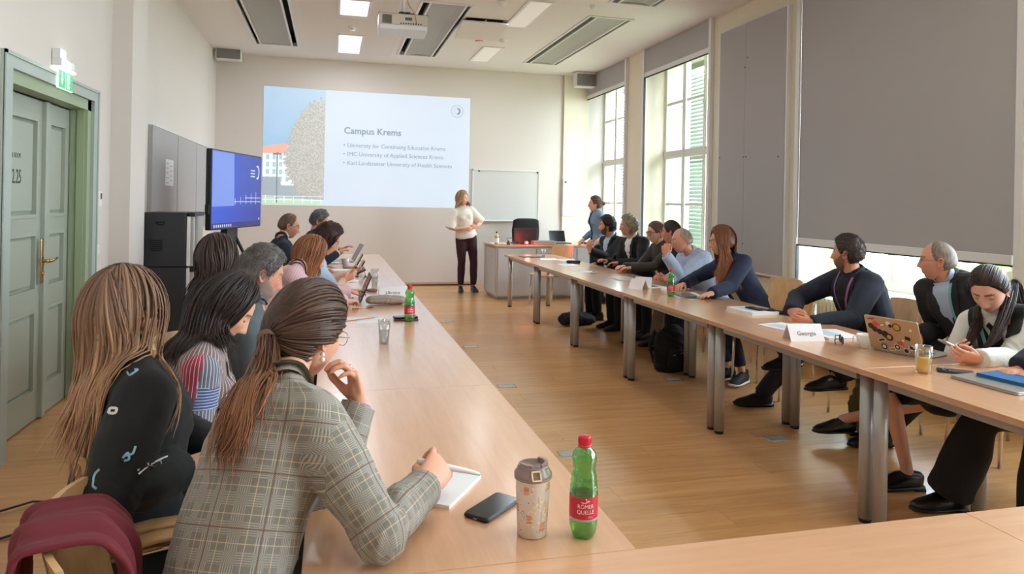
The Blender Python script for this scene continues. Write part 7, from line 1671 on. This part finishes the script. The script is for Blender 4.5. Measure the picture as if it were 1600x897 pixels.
# ---- burgundy coat over the backrest of the nearest chair
cm_ = Matrix.Translation((-.235, 1.62, 0)) @ Matrix.Rotation(math.radians(12 - 90), 4, 'Z'); ct = MB(); vs = []; nu, nv = 30, 34
rs = np.random.RandomState(4)
for i in range(nv + 1):
    t = i / nv; s_ = (t - .45) * .95     # distance over the top edge: negative in front, positive behind
    for j in range(nu + 1):
        u = -1 + 2 * j / nu; x = .070 + .108 * u * (1 + .22 * abs(s_))
        fold = .011 * math.sin(u * 9 + s_ * 5) + .007 * math.sin(u * 17 - s_ * 9 + 1) + .008 * math.sin(s_ * 22 + u * 3)
        if s_ < 0: y_ = -.235 + min(-s_, .10) * .75 + fold * .6 + .012; z = .872 - max(0, -s_ - .03) * .95 + fold * .15
        else: y_ = -.292 - min(s_, .06) * .5 - .02 * s_ - abs(fold) * .8; z = .872 - max(0, s_ - .04) * .98 + fold * .15
        z += .006 * math.sin(u * 5 + 1) * (1 - abs(s_)); vs.append((x, y_, z))
fs = [(i * (nu + 1) + j, i * (nu + 1) + j + 1, (i + 1) * (nu + 1) + j + 1, (i + 1) * (nu + 1) + j) for i in range(nv) for j in range(nu)]
co = ct.add(vs, fs, 0, True).build('coat', 'cloth_burgundy', None, M=cm_); tag(co, 'burgundy coat hung over the backrest of the nearest chair', 'coat')
sm_ = co.modifiers.new('thickness', 'SOLIDIFY'); sm_.thickness = .012; sm_.offset = 0; s2 = co.modifiers.new('sub', 'SUBSURF'); s2.levels = s2.render_levels = 1
# ---- straps on the floor at the left edge
for pts, lab in (([(-1.62, 3.72, .006), (-1.45, 3.745, .018), (-1.34, 3.80, .03), (-1.23, 3.83, .008)], 'flat black bag strap on the floor by the green door, farther one'), ([(-1.55, 3.36, .006), (-1.34, 3.46, .012), (-1.25, 3.53, .014), (-1.18, 3.6, .006)], 'flat black bag strap on the floor by the green door, nearer one')):
    tag(MB().tube(pts, [(.012, .003)] * 4, 8, up=(0, 0, 1)).build('bag_strap', 'black_fabric'), lab, 'strap')
# ================================================================== bottles
clear_mat('bottle_green', (.46, .80, .40), .10, .16, (110, 190, 90)); clear_mat('water_green', (.80, .96, .78), .03, .10, (120, 220, 130)); mat('label_red', (198, 36, 58), .4); mat('cap_red', (214, 30, 52), .35); mat('label_white', (240, 238, 236), .5)
def spring_bottle(x, y, label, text=True, rz=0.0, s=1.0):
    t = thing('water_bottle', (x, y, TH), label, 'bottle', 'green bottles of mineral water', rz=rz); t.scale = (s,) * 3
    pr = [(.012, .004), (.024, .0), (.031, .010), (.0335, .03), (.034, .05), (.034, .108), (.0335, .112), (.0325, .116), (.0335, .121), (.0315, .127), (.0325, .133), (.0300, .140), (.0308, .146), (.0275, .155), (.0268, .165), (.029, .178), (.0305, .188), (.028, .200), (.020, .210), (.0135, .216), (.0130, .222)]
    n = 30; m = MB(); vs = []
    for r, z in pr:
        for j in range(n):
            a = 2 * PI * j / n; k = 1 - (.13 * (.5 - .5 * math.cos(5 * a)) if z < .03 else 0); vs.append((r * k * math.cos(a), r * k * math.sin(a), z - (.0 if z > .008 else 0)))
    fs = [(i * n + j, i * n + (j + 1) % n, (i + 1) * n + (j + 1) % n, (i + 1) * n + j) for i in range(len(pr) - 1) for j in range(n)]; m.add(vs, fs, 0, True).build('bottle_body', 'bottle_green', t)
    MB().lathe([(.0, .006), (.026, .008), (.0318, .03), (.0325, .05), (.0325, .125), (0, .125)], seg=24).build('water', 'water_green', t)
    lb = MB().lathe([(.0345, .052), (.0347, .055), (.0347, .100), (.0345, .103)], seg=40).build('wrap_label', 'label_red', t)
    MB().lathe([(.0348, .0465), (.0348, .052)], seg=40).build('label_rim', 'silver_leg', t)
    c = MB().lathe([(.0150, .2215), (.0155, .224), (.0150, .238), (.0135, .241), (0, .2415)], seg=24)
    for q in range(30): a = 2 * PI * q / 30; c.box(-.0006, .0006, .0148, .0158, .225, .237, M=RZ(a))
    c.build('cap', 'cap_red', t); MB().lathe([(.0148, .215), (.0162, .216), (.0162, .2205), (.0148, .2210)], seg=24).build('cap_ring', 'cap_red', t)
    if text:
        def bend(o):
            for v in o.data.vertices: a = v.co.x / .0350 - PI / 2; v.co.x, v.co.y = .0350 * math.cos(a), .0350 * math.sin(a) + (v.co.y - 0) * 0
        for s1, z, sz, sx in (('R\u00d6MER', .0785, .0135, .92), ('QUELLE', .0655, .0135, .92), ('STILL', .0565, .0048, 1.2)):
            o = text_mesh('lettering', s1, sz, frame((0.012 if s1 == 'STILL' else 0, 0, z), (1, 0, 0), (0, 0, 1)), 'label_white', lb, align='CENTER', extrude=.0, sx=sx)
            bm = bmesh.new(); bm.from_mesh(o.data); bmesh.ops.subdivide_edges(bm, edges=bm.edges, cuts=1); bm.to_mesh(o.data); bm.free(); bend(o)
        lg2 = MB()   # small swimming figure above the name
        pts = [(-.011, .0935), (-.006, .0915), (-.001, .0925), (.002, .0955), (.003, .0985)]
        for dx in (0, .0035): lg2.tube([(.0352 * math.cos((x_ + dx) / .035 - PI / 2), .0352 * math.sin((x_ + dx) / .035 - PI / 2), z) for x_, z in pts], .0007, 5)
        for x_, z, r in ((.001, .1005, .0016), (.0075, .0955, .0018)): a = x_ / .035 - PI / 2; lg2.ell((.0350 * math.cos(a), .0350 * math.sin(a), z), (r, r, r), 8, 6)
        lg2.build('figure_mark', 'label_white', lb)
    return t
spring_bottle(.562, 1.503, 'green mineral water bottle with red label on the nearest left table', rz=math.radians(-14) + .05, s=.93)
spring_bottle(.480, 4.385, 'green mineral water bottle standing on the left row by the dark wallet', rz=.1, s=.93)
spring_bottle(2.70, 5.29, 'green mineral water bottle on the right row beside the paper cup', rz=-.6, s=.93)
# ---- tumbler
mat('tumbler_body', (226, 214, 204), .4); mat('tumbler_lid', (150, 128, 124), .3); mat('print_orange', (232, 150, 112), .5); mat('print_cream', (244, 226, 190), .5); mat('print_brown', (120, 88, 78), .5); mat('print_green', (150, 160, 140), .5)
t = thing('travel_tumbler', (.452, 1.535, TH), 'cream patterned travel tumbler with mauve lid beside the phone', 'tumbler')
MB().lathe([(0, 0), (.030, 0), (.0335, .003), (.0355, .05), (.0385, .120), (.0395, .128)], seg=40).build('cup', 'tumbler_body', t)
MB().lathe([(.0402, .126), (.0425, .129), (.0425, .133), (.0400, .134)], seg=40).lathe([(.0425, .1335), (.0430, .136), (.0425, .140), (.037, .147), (.0345, .155), (.0335, .158), (.0320, .158), (.031, .152), (0, .151)], seg=40).build('lid', 'tumbler_lid', t)
MB().lathe([(.0400, .1255), (.0428, .1275), (.0400, .1285)], seg=40).build('seal_ring', 'print_cream', t)
m = MB()
for a0, a1 in ((-2.9, -1.95), (-1.2, .9)):
    vs = []; 
    for q in range(9): a = a0 + (a1 - a0) * q / 8; vs += [(.0335 * math.cos(a), .0335 * math.sin(a), .158), (.0335 * math.cos(a), .0335 * math.sin(a), .164), (.026 * math.cos(a), .026 * math.sin(a), .164), (.026 * math.cos(a), .026 * math.sin(a), .152)]
    m.add(vs, [(q * 4 + k, q * 4 + (k + 1) % 4, q * 4 + 4 + (k + 1) % 4, q * 4 + 4 + k) for q in range(8) for k in range(4)] + [(0, 3, 2, 1), (32, 33, 34, 35)], 0)
m.build('spout_rim', 'tumbler_lid', t)
Mc = frame((-.004, -.0405, .143), (1, .0, 0), (0, .45, .9)); m = MB()
for a, b, c, d in ((-.011, .011, .009, .012), (-.011, .011, -.010, -.007), (-.011, -.008, -.010, .012), (.008, .011, -.010, .012)): m.box(a, b, c, d, -.001, .003, M=Mc)
m.build('clip', 'print_cream', t)
random.seed(8)
def blob(m, a, z, w_, h_, rot, mi, sides=9):
    r = .0337 + (z / .128) * .0058 + .0004; pts = []
    for q in range(sides): b = 2 * PI * q / sides; u = w_ * math.cos(b); v = h_ * math.sin(b); uu = u * math.cos(rot) - v * math.sin(rot); vv = u * math.sin(rot) + v * math.cos(rot); aa = a + uu / r; pts.append((r * math.cos(aa), r * math.sin(aa), z + vv))
    m.add(pts, [tuple(range(sides))], mi)
m = MB()
for q in range(150):
    a = random.uniform(0, 2 * PI); z = random.uniform(.008, .118); k = random.random(); cl = math.exp(-((a - 5.0) / .8) ** 2) * math.exp(-((z - .065) / .03) ** 2)
    if random.random() < cl: blob(m, a, z, .0035, .003, random.random() * 3, 1, 7)
    elif k < .35: blob(m, a, z, .0028, .0007, random.random() * 3, 3, 6)
    elif k < .6: blob(m, a, z, .0016, .0014, 0, 2, 6)
    elif k < .8: blob(m, a, z, .0022, .0009, random.random() * 3, 2, 6)
for a, z in ((4.05, .103), (4.25, .040), (5.15, .022), (1.0, .06), (2.6, .09), (5.6, .11), (3.3, .06)):
    for dz in (0, .007, .013): blob(m, a, z + dz, .0075, .0026, .1, 0, 10)
for q in range(34): blob(m, 4.95 + random.gauss(0, .38), .068 + random.gauss(0, .017), .0035, .0026, random.random() * 3, 1, 7)
for o in [m.build('print', ['print_orange', 'print_cream', 'print_brown', 'print_green'], t)]: o['kind'] = 'stuff'
# ---- phones, pads, papers
def phone(x, y, z, ang, label, case='black_plastic', w=.072, l=.148, cams=False, screen='screen_dark'):
    t = thing('mobile_phone', (x, y, z), label, 'phone', rz=math.radians(ang - 90)); MB().rbox(-w / 2, w / 2, -l / 2, l / 2, 0, .0105, .011).build('case', case, t)
    if cams:
        MB().rbox(-w / 2 + .006, -.002, l / 2 - .045, l / 2 - .006, .0105, .0125, .006).build('camera_bump', 'dark_grey', t)
        for q in range(3): MB().lathe([(.008, 0), (.008, .002), (.006, .003), (0, .002)], seg=14, M=T(-w / 2 + .014 + .014 * (q % 2), l / 2 - .016 - .018 * (q // 2) - .009 * (q == 2), .0125)).build('lens', 'screen_dark', t)
    else: MB().rbox(-w / 2 + .003, w / 2 - .003, -l / 2 + .003, l / 2 - .003, .0105, .0112, .009).build('screen', screen, t)
    MB().box(-.005, .005, -l / 2 - .0006, -l / 2, .003, .006).build('charging_port', 'silver_leg', t); return t
phone(.392, 1.676, TH, 44, 'black mobile phone lying beside the travel tumbler')
phone(.465, 4.47, TH + .008, 10, 'dark phone lying behind the green bottle on the left row', l=.15); tag(MB().rbox(.39, .54, 4.40, 4.48, TH, TH + .008, .01).build('wallet', mat('wine_red', (96, 40, 48), .5)), 'dark red phone cover under the phone by the left row bottle', 'cover')
phone(2.92, 4.43, TH + .021, 100, 'black phone lying on the white booklet'); phone(2.795, 2.655, TH, 140, 'phone in a charcoal case with camera lenses beside the orange juice', case='anthracite', cams=True)
pm = W6.arms['L'][2] * .5 + W6.arms['R'][2] * .5
t = phone(0, 0, 0, 90, 'dark phone held by the woman in the pale blue blouse', w=.08, l=.16); t.matrix_world = frame((pm[0] + .08, pm[1], pm[2] + .03), (0, 1, 0), (.9, 0, .42))
pm = R9.arms['L'][2] * .5 + R9.arms['R'][2] * .5
t = phone(0, 0, 0, 90, 'silver phone held by the young woman in the black vest', case='laptop_silver', screen='screen_dark'); t.matrix_world = frame((pm[0] - .095, pm[1] + .01, pm[2] + .035), (.25, .97, 0), (-.85, .2, .42))
pad = thing('notepad', (.285, 1.825, TH), 'white notepad under the writing hand of the plaid blazer woman', 'notepad', rz=math.radians(-33)); MB().box(-.075, .075, -.105, .105, 0, .009).build('pages', 'white_paper', pad); MB().box(-.075, .075, .098, .105, .009, .0105).build('binding', 'silver_leg', pad)
def sheet(x, y, ang, w_, l_, label, z=TH, h=.0012, grp=None, img=None, cat='paper', name='paper_sheet'):
    t = thing(name, (x, y, z), label, cat, grp, rz=math.radians(ang)); MB().box(-w_ / 2, w_ / 2, -l_ / 2, l_ / 2, 0, h).build('pages', 'white_paper', t)
    if img: MB().box(-w_ / 2 + w_ * img[0], -w_ / 2 + w_ * img[2], -l_ / 2 + l_ * img[1], -l_ / 2 + l_ * img[3], h, h + .0003).build('printed_image', img[4], t)
    m = MB()
    for q in range(8): m.box(-w_ * .38, w_ * (.1 + .25 * ((q * 7) % 3) / 3), l_ * .36 - q * l_ * .05, l_ * .36 - q * l_ * .05 + .003, h, h + .0002)
    m.build('print_lines', 'grey_print', t); return t
mat('photo_grey', (96, 98, 104), .3); mat('photo_blue', (150, 184, 204), .4)
sheet(.17, 4.47, 80, .21, .297, 'white sheet with an orange pencil on the left row')
pc_ = MB().tube([(.09, 4.40, TH + .006), (.27, 4.52, TH + .006), (.285, 4.53, TH + .006)], [.0035, .0035, .0005], 6); tag(pc_.build('pencil', mat('pencil_orange', (222, 140, 96), .5)), 'orange pencil lying on the white sheet', 'pencil')
tag(MB().tube([(.15, 4.90, TH + .006), (.29, 4.95, TH + .006)], .004, 6).build('ballpoint_pen', 'brass'), 'slim gold pen beside the grey pouch', 'pen')
def tumbler_glass(x, y, h, r0, r1, fill, fmat, label):
    t = thing('drinking_glass', (x, y, TH), label, 'glass'); g = MB().lathe([(0, .0), (r0, 0), (r0 + (r1 - r0) * .5, h * .5), (r1, h), (r1 - .0018, h), (r0 + (r1 - r0) * .5 - .002, h * .5), (r0 - .002, .007), (0, .007)], seg=28); g.build('glass_wall', 'clear_glass', t)
    if fill: MB().lathe([(0, .0075), (r0 - .0025, .0075), (r0 + (r1 - r0) * fill - .0025, h * fill), (0, h * fill)], seg=24).build('drink', fmat, t)
    return t
clear_mat('clear_glass', (.93, .95, .95), .07); clear_mat('water_clear', (.88, .90, .89), .05, .04, (220, 225, 222)); clear_mat('orange_juice', (1, .8, .4), .02, .93, (255, 214, 96))
tumbler_glass(.278, 3.715, .125, .024, .033, .55, 'water_clear', 'half full water glass standing alone on the left row')
tumbler_glass(.375, 6.2, .15, .024, .034, .5, 'water_clear', 'tall water glass behind the Ukraine name card')
tumbler_glass(2.80, 9.2, .12, .024, .031, .3, 'water_clear', 'clear glass at the far end of the right row')
tumbler_glass(2.635, 2.675, .125, .032, .038, .55, 'orange_juice', 'glass of orange juice in front of the sticker laptop')
tumbler_glass(2.70, 7.05, .03, .03, .034, 0, None, 'low glass dish on the right row beside the tablet')
def cup(x, y, label, r=.04, h=.065, handle=180, mm='porcelain'):
    t = thing('coffee_cup', (x, y, TH), label, 'cup', rz=math.radians(handle)); MB().lathe([(0, 0), (r * .55, 0), (r * .6, .004), (r * .92, h * .45), (r, h), (r - .0025, h), (r * .86, h * .45), (r * .5, .007), (0, .007)], seg=28).build('bowl', mm, t)
    if handle is not None: MB().tube([(r * .92, 0, h * .85), (r * 1.35, 0, h * .9), (r * 1.5, 0, h * .6), (r * 1.3, 0, h * .3), (r * .82, 0, h * .25)], [.004] * 5, 8).build('cup_handle', mm, t)
    return t
mat('porcelain', (238, 236, 232), .15); cup(2.79, 3.215, 'white coffee cup beside the sticker laptop', .047, .072, 165); cup(2.735, 5.47, 'cream paper cup behind the right row bottle', .036, .05, 20); cup(.17, 8.3, 'white coffee cup in front of the far silver laptop', .045, .07, 200)
def name_card(x, y, ang, text, label, w_=.20, h=.085, grp=None):
    """folded tent card; readable side faces direction ang"""
    t = thing('name_card', (x, y, TH), label, 'name card', grp, rz=math.radians(ang + 90)); d = .05
    MB().add([(-w_ / 2, -d, 0), (w_ / 2, -d, 0), (w_ / 2, 0, h), (-w_ / 2, 0, h), (w_ / 2, d, 0), (-w_ / 2, d, 0)], [(0, 1, 2, 3), (3, 2, 4, 5)]).build('card', 'card_white', t)
    M_ = frame((0, -d * .66 - .0016, h * .34), (1, 0, 0), (0, d, h))
    if text: text_mesh('lettering', text, .034, M_, 'ink', t, align='CENTER', extrude=0)
    return t
mat('card_white', (240, 236, 240), .6)
name_card(2.60, 3.475, -98, 'Georgia', 'white name card reading Georgia on the right row', .20, .09); name_card(.47, 5.50, -90, 'Ukraine', 'white name card reading Ukraine behind the grey pouch', .21, .085)
name_card(2.645, 5.80, -150, None, 'white tent card showing its blank side before the bald man', .15, .085); name_card(2.78, 5.98, -120, None, 'bluish white tent card behind the blank one', .15, .085)
# laptops
laptop(.105, 5.29, TH, 0, .31, .21, 112, 'laptop_dark', 'open dark laptop the ginger bob woman types on', screen='screen_wine', base='laptop_silver'); 
laptop(.15, 8.75, TH, 5, .33, .23, 118, 'laptop_silver', 'open silver laptop of the grey haired man at the far end')
for (x, y, lab) in ((.25, 7.05, 'black tablet propped up on the left row, nearer one'), (.27, 7.9, 'black tablet propped up on the left row, farther one')):
    t = thing('tablet', (x, y, TH), lab, 'tablet'); MB().rbox(-.012, 0, -.11, .11, .0, .17, .008, axis='X', M=RY(math.radians(28))).build('slab', 'screen_dark', t); MB().box(-.13, .02, -.1, .1, 0, .006).build('keyboard_cover', 'dark_grey', t); MB().box(.0, .004, -.09, .09, .0, .1, M=T(.09, 0, 0) @ RY(math.radians(-25))).build('stand', 'dark_grey', t)
sheet(.13, 7.6, 85, .2, .28, 'white notepad on the left row between the tablets', h=.008, cat='notepad', name='notepad'); sheet(.08, 8.45, 88, .16, .24, 'small white pad beside the far coffee cup', h=.008, cat='notepad', name='notepad'); sheet(.12, 6.6, 80, .18, .26, 'pale tablet-sized pad beside the pale blue blouse woman', h=.008, cat='notepad', name='notepad')
po = thing('pencil_case', (.405, 5.13, TH), 'soft grey beige zipped pouch on the left row', 'pouch', rz=math.radians(4)); mat('pouch_beige', (158, 142, 130), .85, bump=.3, bscale=300)
V, F = remesh(MB().tube([(-.155, 0, .03), (-.13, 0, .031), (-.02, 0, .035), (.1, 0, .030), (.135, 0, .027)], [(.02, .014), (.055, .029), (.062, .033), (.056, .027), (.022, .012)], 18, up=(0, 0, 1)), .006, 4, .5); V[:, 2] = np.maximum(V[:, 2], .001); V = wrinkle(V, F, [((0, 0, .05), (0, 1, .3), .004, .1, 90)], 3, .001); V[:, 2] = np.maximum(V[:, 2], .0005); np_obj('bag_body', V, F, 'pouch_beige', po, (0, 0, 0))
MB().tube([(-.13, -.05, .045), (0, -.056, .052), (.11, -.05, .043)], .0018, 6).build('zip', 'silver_leg', po)
br = thing('bracelet', (.33, 5.85, TH), 'small brown leather item beside the tall water glass', 'bracelet'); MB().tube([(.04 * math.cos(a), .03 * math.sin(a), .012) for a in np.linspace(0, 2 * PI, 14, endpoint=False)], .009, 8, closed=True).build('band', 'print_brown', br)
# right row
t, l, M = laptop(2.935, 3.07, TH, 195.6, .285, .20, 112, 'laptop_gold', 'champagne laptop with many stickers on its lid')
random.seed(31)
stc = [mat('sticker_black', (34, 32, 32), .4), mat('sticker_pink', (226, 72, 110), .4), mat('sticker_gold', (196, 160, 70), .4), mat('sticker_white', (232, 228, 224), .4), mat('sticker_red', (220, 78, 56), .4), mat('sticker_mauve', (150, 70, 120), .4)]
def stick(u, v, r, mi, shape='c', r2=None, rot=0.0):
    m = MB()
    if shape == 'c': pts = [(u + r * math.cos(a), v + (r2 or r) * math.sin(a)) for a in np.linspace(0, 2 * PI, 18, endpoint=False)]
    else: pts = [(u + x * math.cos(rot) - y * math.sin(rot), v + x * math.sin(rot) + y * math.cos(rot)) for x, y in ((-r, -(r2 or r)), (r, -(r2 or r)), (r, (r2 or r)), (-r, (r2 or r)))]
    n = len(pts); k = stick.k; stick.k += .00006; vs = [M @ Vector((-x, .0081 + k, z)) for x, z in pts] ; m.add(vs, [tuple(range(n))]); m.build('sticker', stc[mi], l)
stick.k = .0001
for a in ((-.112, .135, .017, 0), (-.095, .118, .016, 0), (-.07, .108, .016, 0), (-.042, .098, .020, 0), (-.024, .085, .022, 0), (-.024, .085, .012, 2), (-.085, .150, .017, 1), (-.085, .150, .012, 4), (-.050, .150, .015, 5, 's', .008, .3), (-.050, .150, .011, 3, 's', .005, .3), (-.015, .165, .012, 3), (-.005, .152, .010, 0), (.028, .150, .022, 0), (.028, .150, .017, 2), (.075, .095, .014, 0, 's', .010, -.2), (.03, .06, .016, 4, 's', .011, .3), (.048, .078, .007, 3), (.01, .035, .019, 3), (.01, .035, .015, 0), (.01, .035, .007, 3), (.055, .022, .016, 3), (.055, .022, .012, 0), (.088, .045, .016, 3, 's', .012, .5), (.085, .045, .010, 0), (.098, .04, .006, 0), (.122, .012, .014, 4, 's', .012, .1), (-.068, .062, .020, 3, 's', .009, .3), (-.068, .062, .017, 0, 's', .006, .3), (-.062, .025, .016, 0), (-.062, .025, .010, 3), (-.018, .018, .018, 3, 's', .010, .2), (-.018, .018, .014, 2, 's', .006, .2), (-.105, .178, .018, 5, 's', .003, .2), (.10, .145, .008, 3), (.02, .11, .010, 2, 's', .004, .1)): stick(*a)
laptop_closed = thing('laptop', (2.805, 2.43, TH), 'closed silver laptop under the blue notebook', 'laptop', rz=math.radians(3)); MB().rbox(-.115, .115, -.155, .155, 0, .009, .012).build('base', 'laptop_silver', laptop_closed); MB().rbox(-.115, .115, -.155, .155, .0095, .015, .012).build('lid', 'laptop_silver', laptop_closed)
nb = thing('notebook', (2.87, 2.44, TH + .015), 'blue bound notebook with elastic band on the closed laptop', 'notebook', rz=math.radians(8)); mat('book_blue', (26, 98, 158), .6, bump=.2, bscale=300)
MB().box(-.068, .070, -.10, .10, .002, .012).build('pages', 'white_paper', nb); MB().rbox(-.072, .073, -.105, .105, .012, .0145, .008).rbox(-.072, .073, -.105, .105, 0, .002, .008).box(-.074, -.069, -.105, .105, 0, .0145).build('cover', 'book_blue', nb); MB().box(.055, .058, -.106, .106, .0145, .0155).box(.055, .058, -.107, -.105, 0, .0155).build('elastic', 'book_blue', nb)
MB().tube([(.0, -.10, .006), (-.01, -.14, -.005), (-.03, -.16, -.012)], .0015, 6).build('ribbon', 'book_blue', nb)
def booklet(x, y, ang, w_, l_, h, label, z=TH):
    t = thing('booklet', (x, y, z), label, 'booklet', 'white booklets on the right row', rz=math.radians(ang)); MB().box(-w_ / 2, w_ / 2, -l_ / 2, l_ / 2, 0, h - .001).build('pages', 'white_paper', t); MB().box(-w_ / 2 - .001, w_ / 2 + .001, -l_ / 2 - .001, l_ / 2 + .001, h - .001, h).build('cover', 'card_white', t); MB().box(-w_ * .35, w_ * .1, -l_ * .3, l_ * .4, h, h + .0003).build('cover_print', 'photo_blue_pale', t); return t
mat('photo_blue_pale', (198, 214, 224), .4)
booklet(2.90, 4.44, 4, .22, .29, .020, 'thick white booklet under the black phone'); booklet(2.74, 3.82, 12, .21, .28, .008, 'thin white booklet behind the Georgia card, nearer one'); booklet(2.86, 3.56, -8, .21, .28, .012, 'white booklet right of the Georgia card')
sg = thing('sunglasses', (2.735, 3.335, TH), 'folded black sunglasses on the right row', 'sunglasses', rz=math.radians(60)); m = MB()
for s in (-1, 1): m.tube([(s * .035 + .026 * math.cos(a), .0, .024 + .020 * math.sin(a)) for a in np.linspace(0, 2 * PI, 14, endpoint=False)], .003, 6, closed=True); m.tube([(s * .065, .0, .034), (s * .060, .02, .034), (-s * .03, .03 + .008 * s, .02), (-s * .06, .03 + .008 * s, .006)], .0026, 6)
m.tube([(-.01, 0, .028), (0, 0, .032), (.01, 0, .028)], .0025, 6); m.build('frame', 'black_plastic', sg); m = MB()
for s in (-1, 1): m.add([(s * .035 + .025 * math.cos(a), .0, .024 + .019 * math.sin(a)) for a in np.linspace(0, 2 * PI, 14, endpoint=False)], [tuple(range(14))])
m.build('lens', 'screen_dark', sg)
mg_ = thing('magazine', (2.93, 5.27, TH), 'open printed magazine under the hands of the ginger haired woman', 'magazine', rz=math.radians(-10)); vs = [(x, y, .002 + .014 * math.exp(-((x) / .06) ** 2) * (1 - abs(x) * 2)) for y in (-.14, .14) for x in np.linspace(-.2, .2, 17)]; MB().add(vs, [(i, i + 1, 17 + i + 1, 17 + i) for i in range(16)], 0, True).build('pages', 'white_paper', mg_)
MB().box(.02, .17, -.12, .08, .0175, .018, M=RY(math.radians(3))).box(-.17, -.03, -.11, .10, .0172, .0178, M=RY(math.radians(-3))).build('printed_image', 'photo_grey', mg_)
nbk = thing('notebook', (2.80, 5.13, TH), 'small black notebook with pale page edges under the magazine corner', 'notebook', rz=math.radians(-5)); MB().box(-.05, .05, -.06, .05, .001, .009).build('pages', 'print_cream', nbk); MB().box(-.052, .052, -.062, .052, .009, .011).box(-.052, .052, -.062, .052, 0, .001).build('cover', 'black_plastic', nbk)
sheet(2.84, 5.98, 10, .21, .297, 'printed handout held by the bald man', h=.003, img=(.2, .3, .8, .8, 'photo_grey')); sheet(2.83, 6.55, 5, .20, .28, 'grey tablet with white pages before the woman with black glasses', h=.012, img=(.1, .1, .9, .9, 'silver_leg'), cat='tablet', name='tablet')
sheet(2.68, 7.35, 8, .21, .297, 'white sheet on the right row before the wavy haired man'); sheet(2.80, 8.15, 0, .21, .29, 'white sheet before the bearded man'); sheet(2.98, 8.78, 8, .24, .32, 'spread white papers at the far end of the right row', h=.004); sheet(2.80, 8.98, -15, .21, .3, 'white paper beside the dark folder')
ds = thing('glasses_case', (2.93, 8.35, TH), 'dark soft case on the right row near the raised elbow', 'case'); MB().rbox(-.09, .09, -.035, .035, 0, .035, .03).build('shell', 'cloth_navy', ds); MB().box(-.05, .05, -.036, -.034, .015, .018).build('zip', 'silver_leg', ds)
fo_ = thing('folder', (2.66, 9.35, TH), 'flat dark folder at the far end of the right row', 'folder'); MB().rbox(-.14, .14, -.1, .1, 0, .008, .01).build('cover', 'dark_grey', fo_); MB().box(-.12, .12, -.08, .08, .008, .0085).build('inner_sheet', 'speaker_grille', fo_)
# bags on the floor
def backpack(x, y, rz, w_, d_, h_, label, lying=False):
    t = thing('backpack', (x, y, 0), label, 'bag', rz=rz); m = MB()
    if lying: m.tube([(-w_ / 2, 0, h_ * .4), (-w_ * .3, 0, h_ * .5), (0, 0, h_ * .55), (w_ * .3, 0, h_ * .45), (w_ / 2, 0, h_ * .25)], [(d_ * .3, h_ * .3), (d_ * .48, h_ * .48), (d_ * .5, h_ * .5), (d_ * .45, h_ * .42), (d_ * .2, h_ * .2)], 20, up=(0, 0, 1))
    else: m.tube([(0, 0, .0), (0, 0, .03), (0, 0, h_ * .5), (0, 0, h_ * .85), (0, .02, h_)], [(w_ * .44, d_ * .42), (w_ * .5, d_ * .5), (w_ * .5, d_ * .5), (w_ * .44, d_ * .42), (w_ * .2, d_ * .16)], 22, up=(0, 1, 0)); m.tube([(0, -d_ * .5, .05), (0, -d_ * .55, h_ * .3), (0, -d_ * .5, h_ * .5)], [(w_ * .36, d_ * .15), (w_ * .4, d_ * .2), (w_ * .34, d_ * .1)], 18, up=(0, 1, 0))
    V, F = remesh(m, .012, 4, .5); V = wrinkle(V, F, [((0, 0, h_ * .6), (0, 0, 1), .010, .25, 40)], 7, .004); V[:, 2] = np.maximum(V[:, 2], .001); np_obj('bag_body', V, F, 'black_fabric', t, (0, 0, 0))
    if not lying:
        MB().tube([(-.03, .0, h_ - .01), (-.03, .0, h_ + .04), (.03, .0, h_ + .04), (.03, .0, h_ - .01)], [(.009, .003)] * 4, 8).build('carry_loop', 'black_fabric', t); MB().tube([(-.11, d_ * .45, h_ * .85), (-.12, d_ * .75, h_ * .5), (-.11, d_ * .5, .05)], [(.025, .006)] * 3, 8, up=(1, 0, 0)).tube([(.11, d_ * .45, h_ * .85), (.12, d_ * .75, h_ * .5), (.11, d_ * .5, .05)], [(.025, .006)] * 3, 8, up=(1, 0, 0)).build('shoulder_straps', 'black_fabric', t)
        MB().tube([(-.10, -d_ * .63, h_ * .42), (0, -d_ * .66, h_ * .47), (.10, -d_ * .63, h_ * .42)], .003, 6).tube([(-.09, -d_ * .60, h_ * .44), (-.085, -d_ * .64, h_ * .34)], .004, 6).build('zip', 'silver_leg', t)
backpack(3.0, 5.83, math.radians(10), .36, .24, .40, 'big black backpack standing under the right row tables'); backpack(2.95, 8.22, math.radians(15), .46, .30, .16, 'black bag lying on the floor at the far right row', True)
bt = thing('tote_bag', (3.48, 3.98, 0), 'dark olive tote bag on the floor behind the crossed legs', 'bag'); mat('olive_cloth', (92, 82, 44), .85, bump=.4, bscale=300)
V, F = remesh(MB().tube([(0, 0, .0), (0, 0, .05), (0, 0, .2), (.02, 0, .36)], [(.15, .07), (.16, .075), (.14, .06), (.11, .025)], 18, up=(0, 1, 0)), .012, 4, .5); V = wrinkle(V, F, [((0, 0, .25), (1, 0, .3), .012, .2, 40)], 5, .004); V[:, 2] = np.maximum(V[:, 2], .001); np_obj('bag_body', V, F, 'olive_cloth', bt, (0, 0, 0)); MB().tube([(-.06, 0, .34), (-.04, -.01, .46), (.06, -.01, .46), (.08, 0, .34)], .006, 6).build('carry_handle', 'olive_cloth', bt)
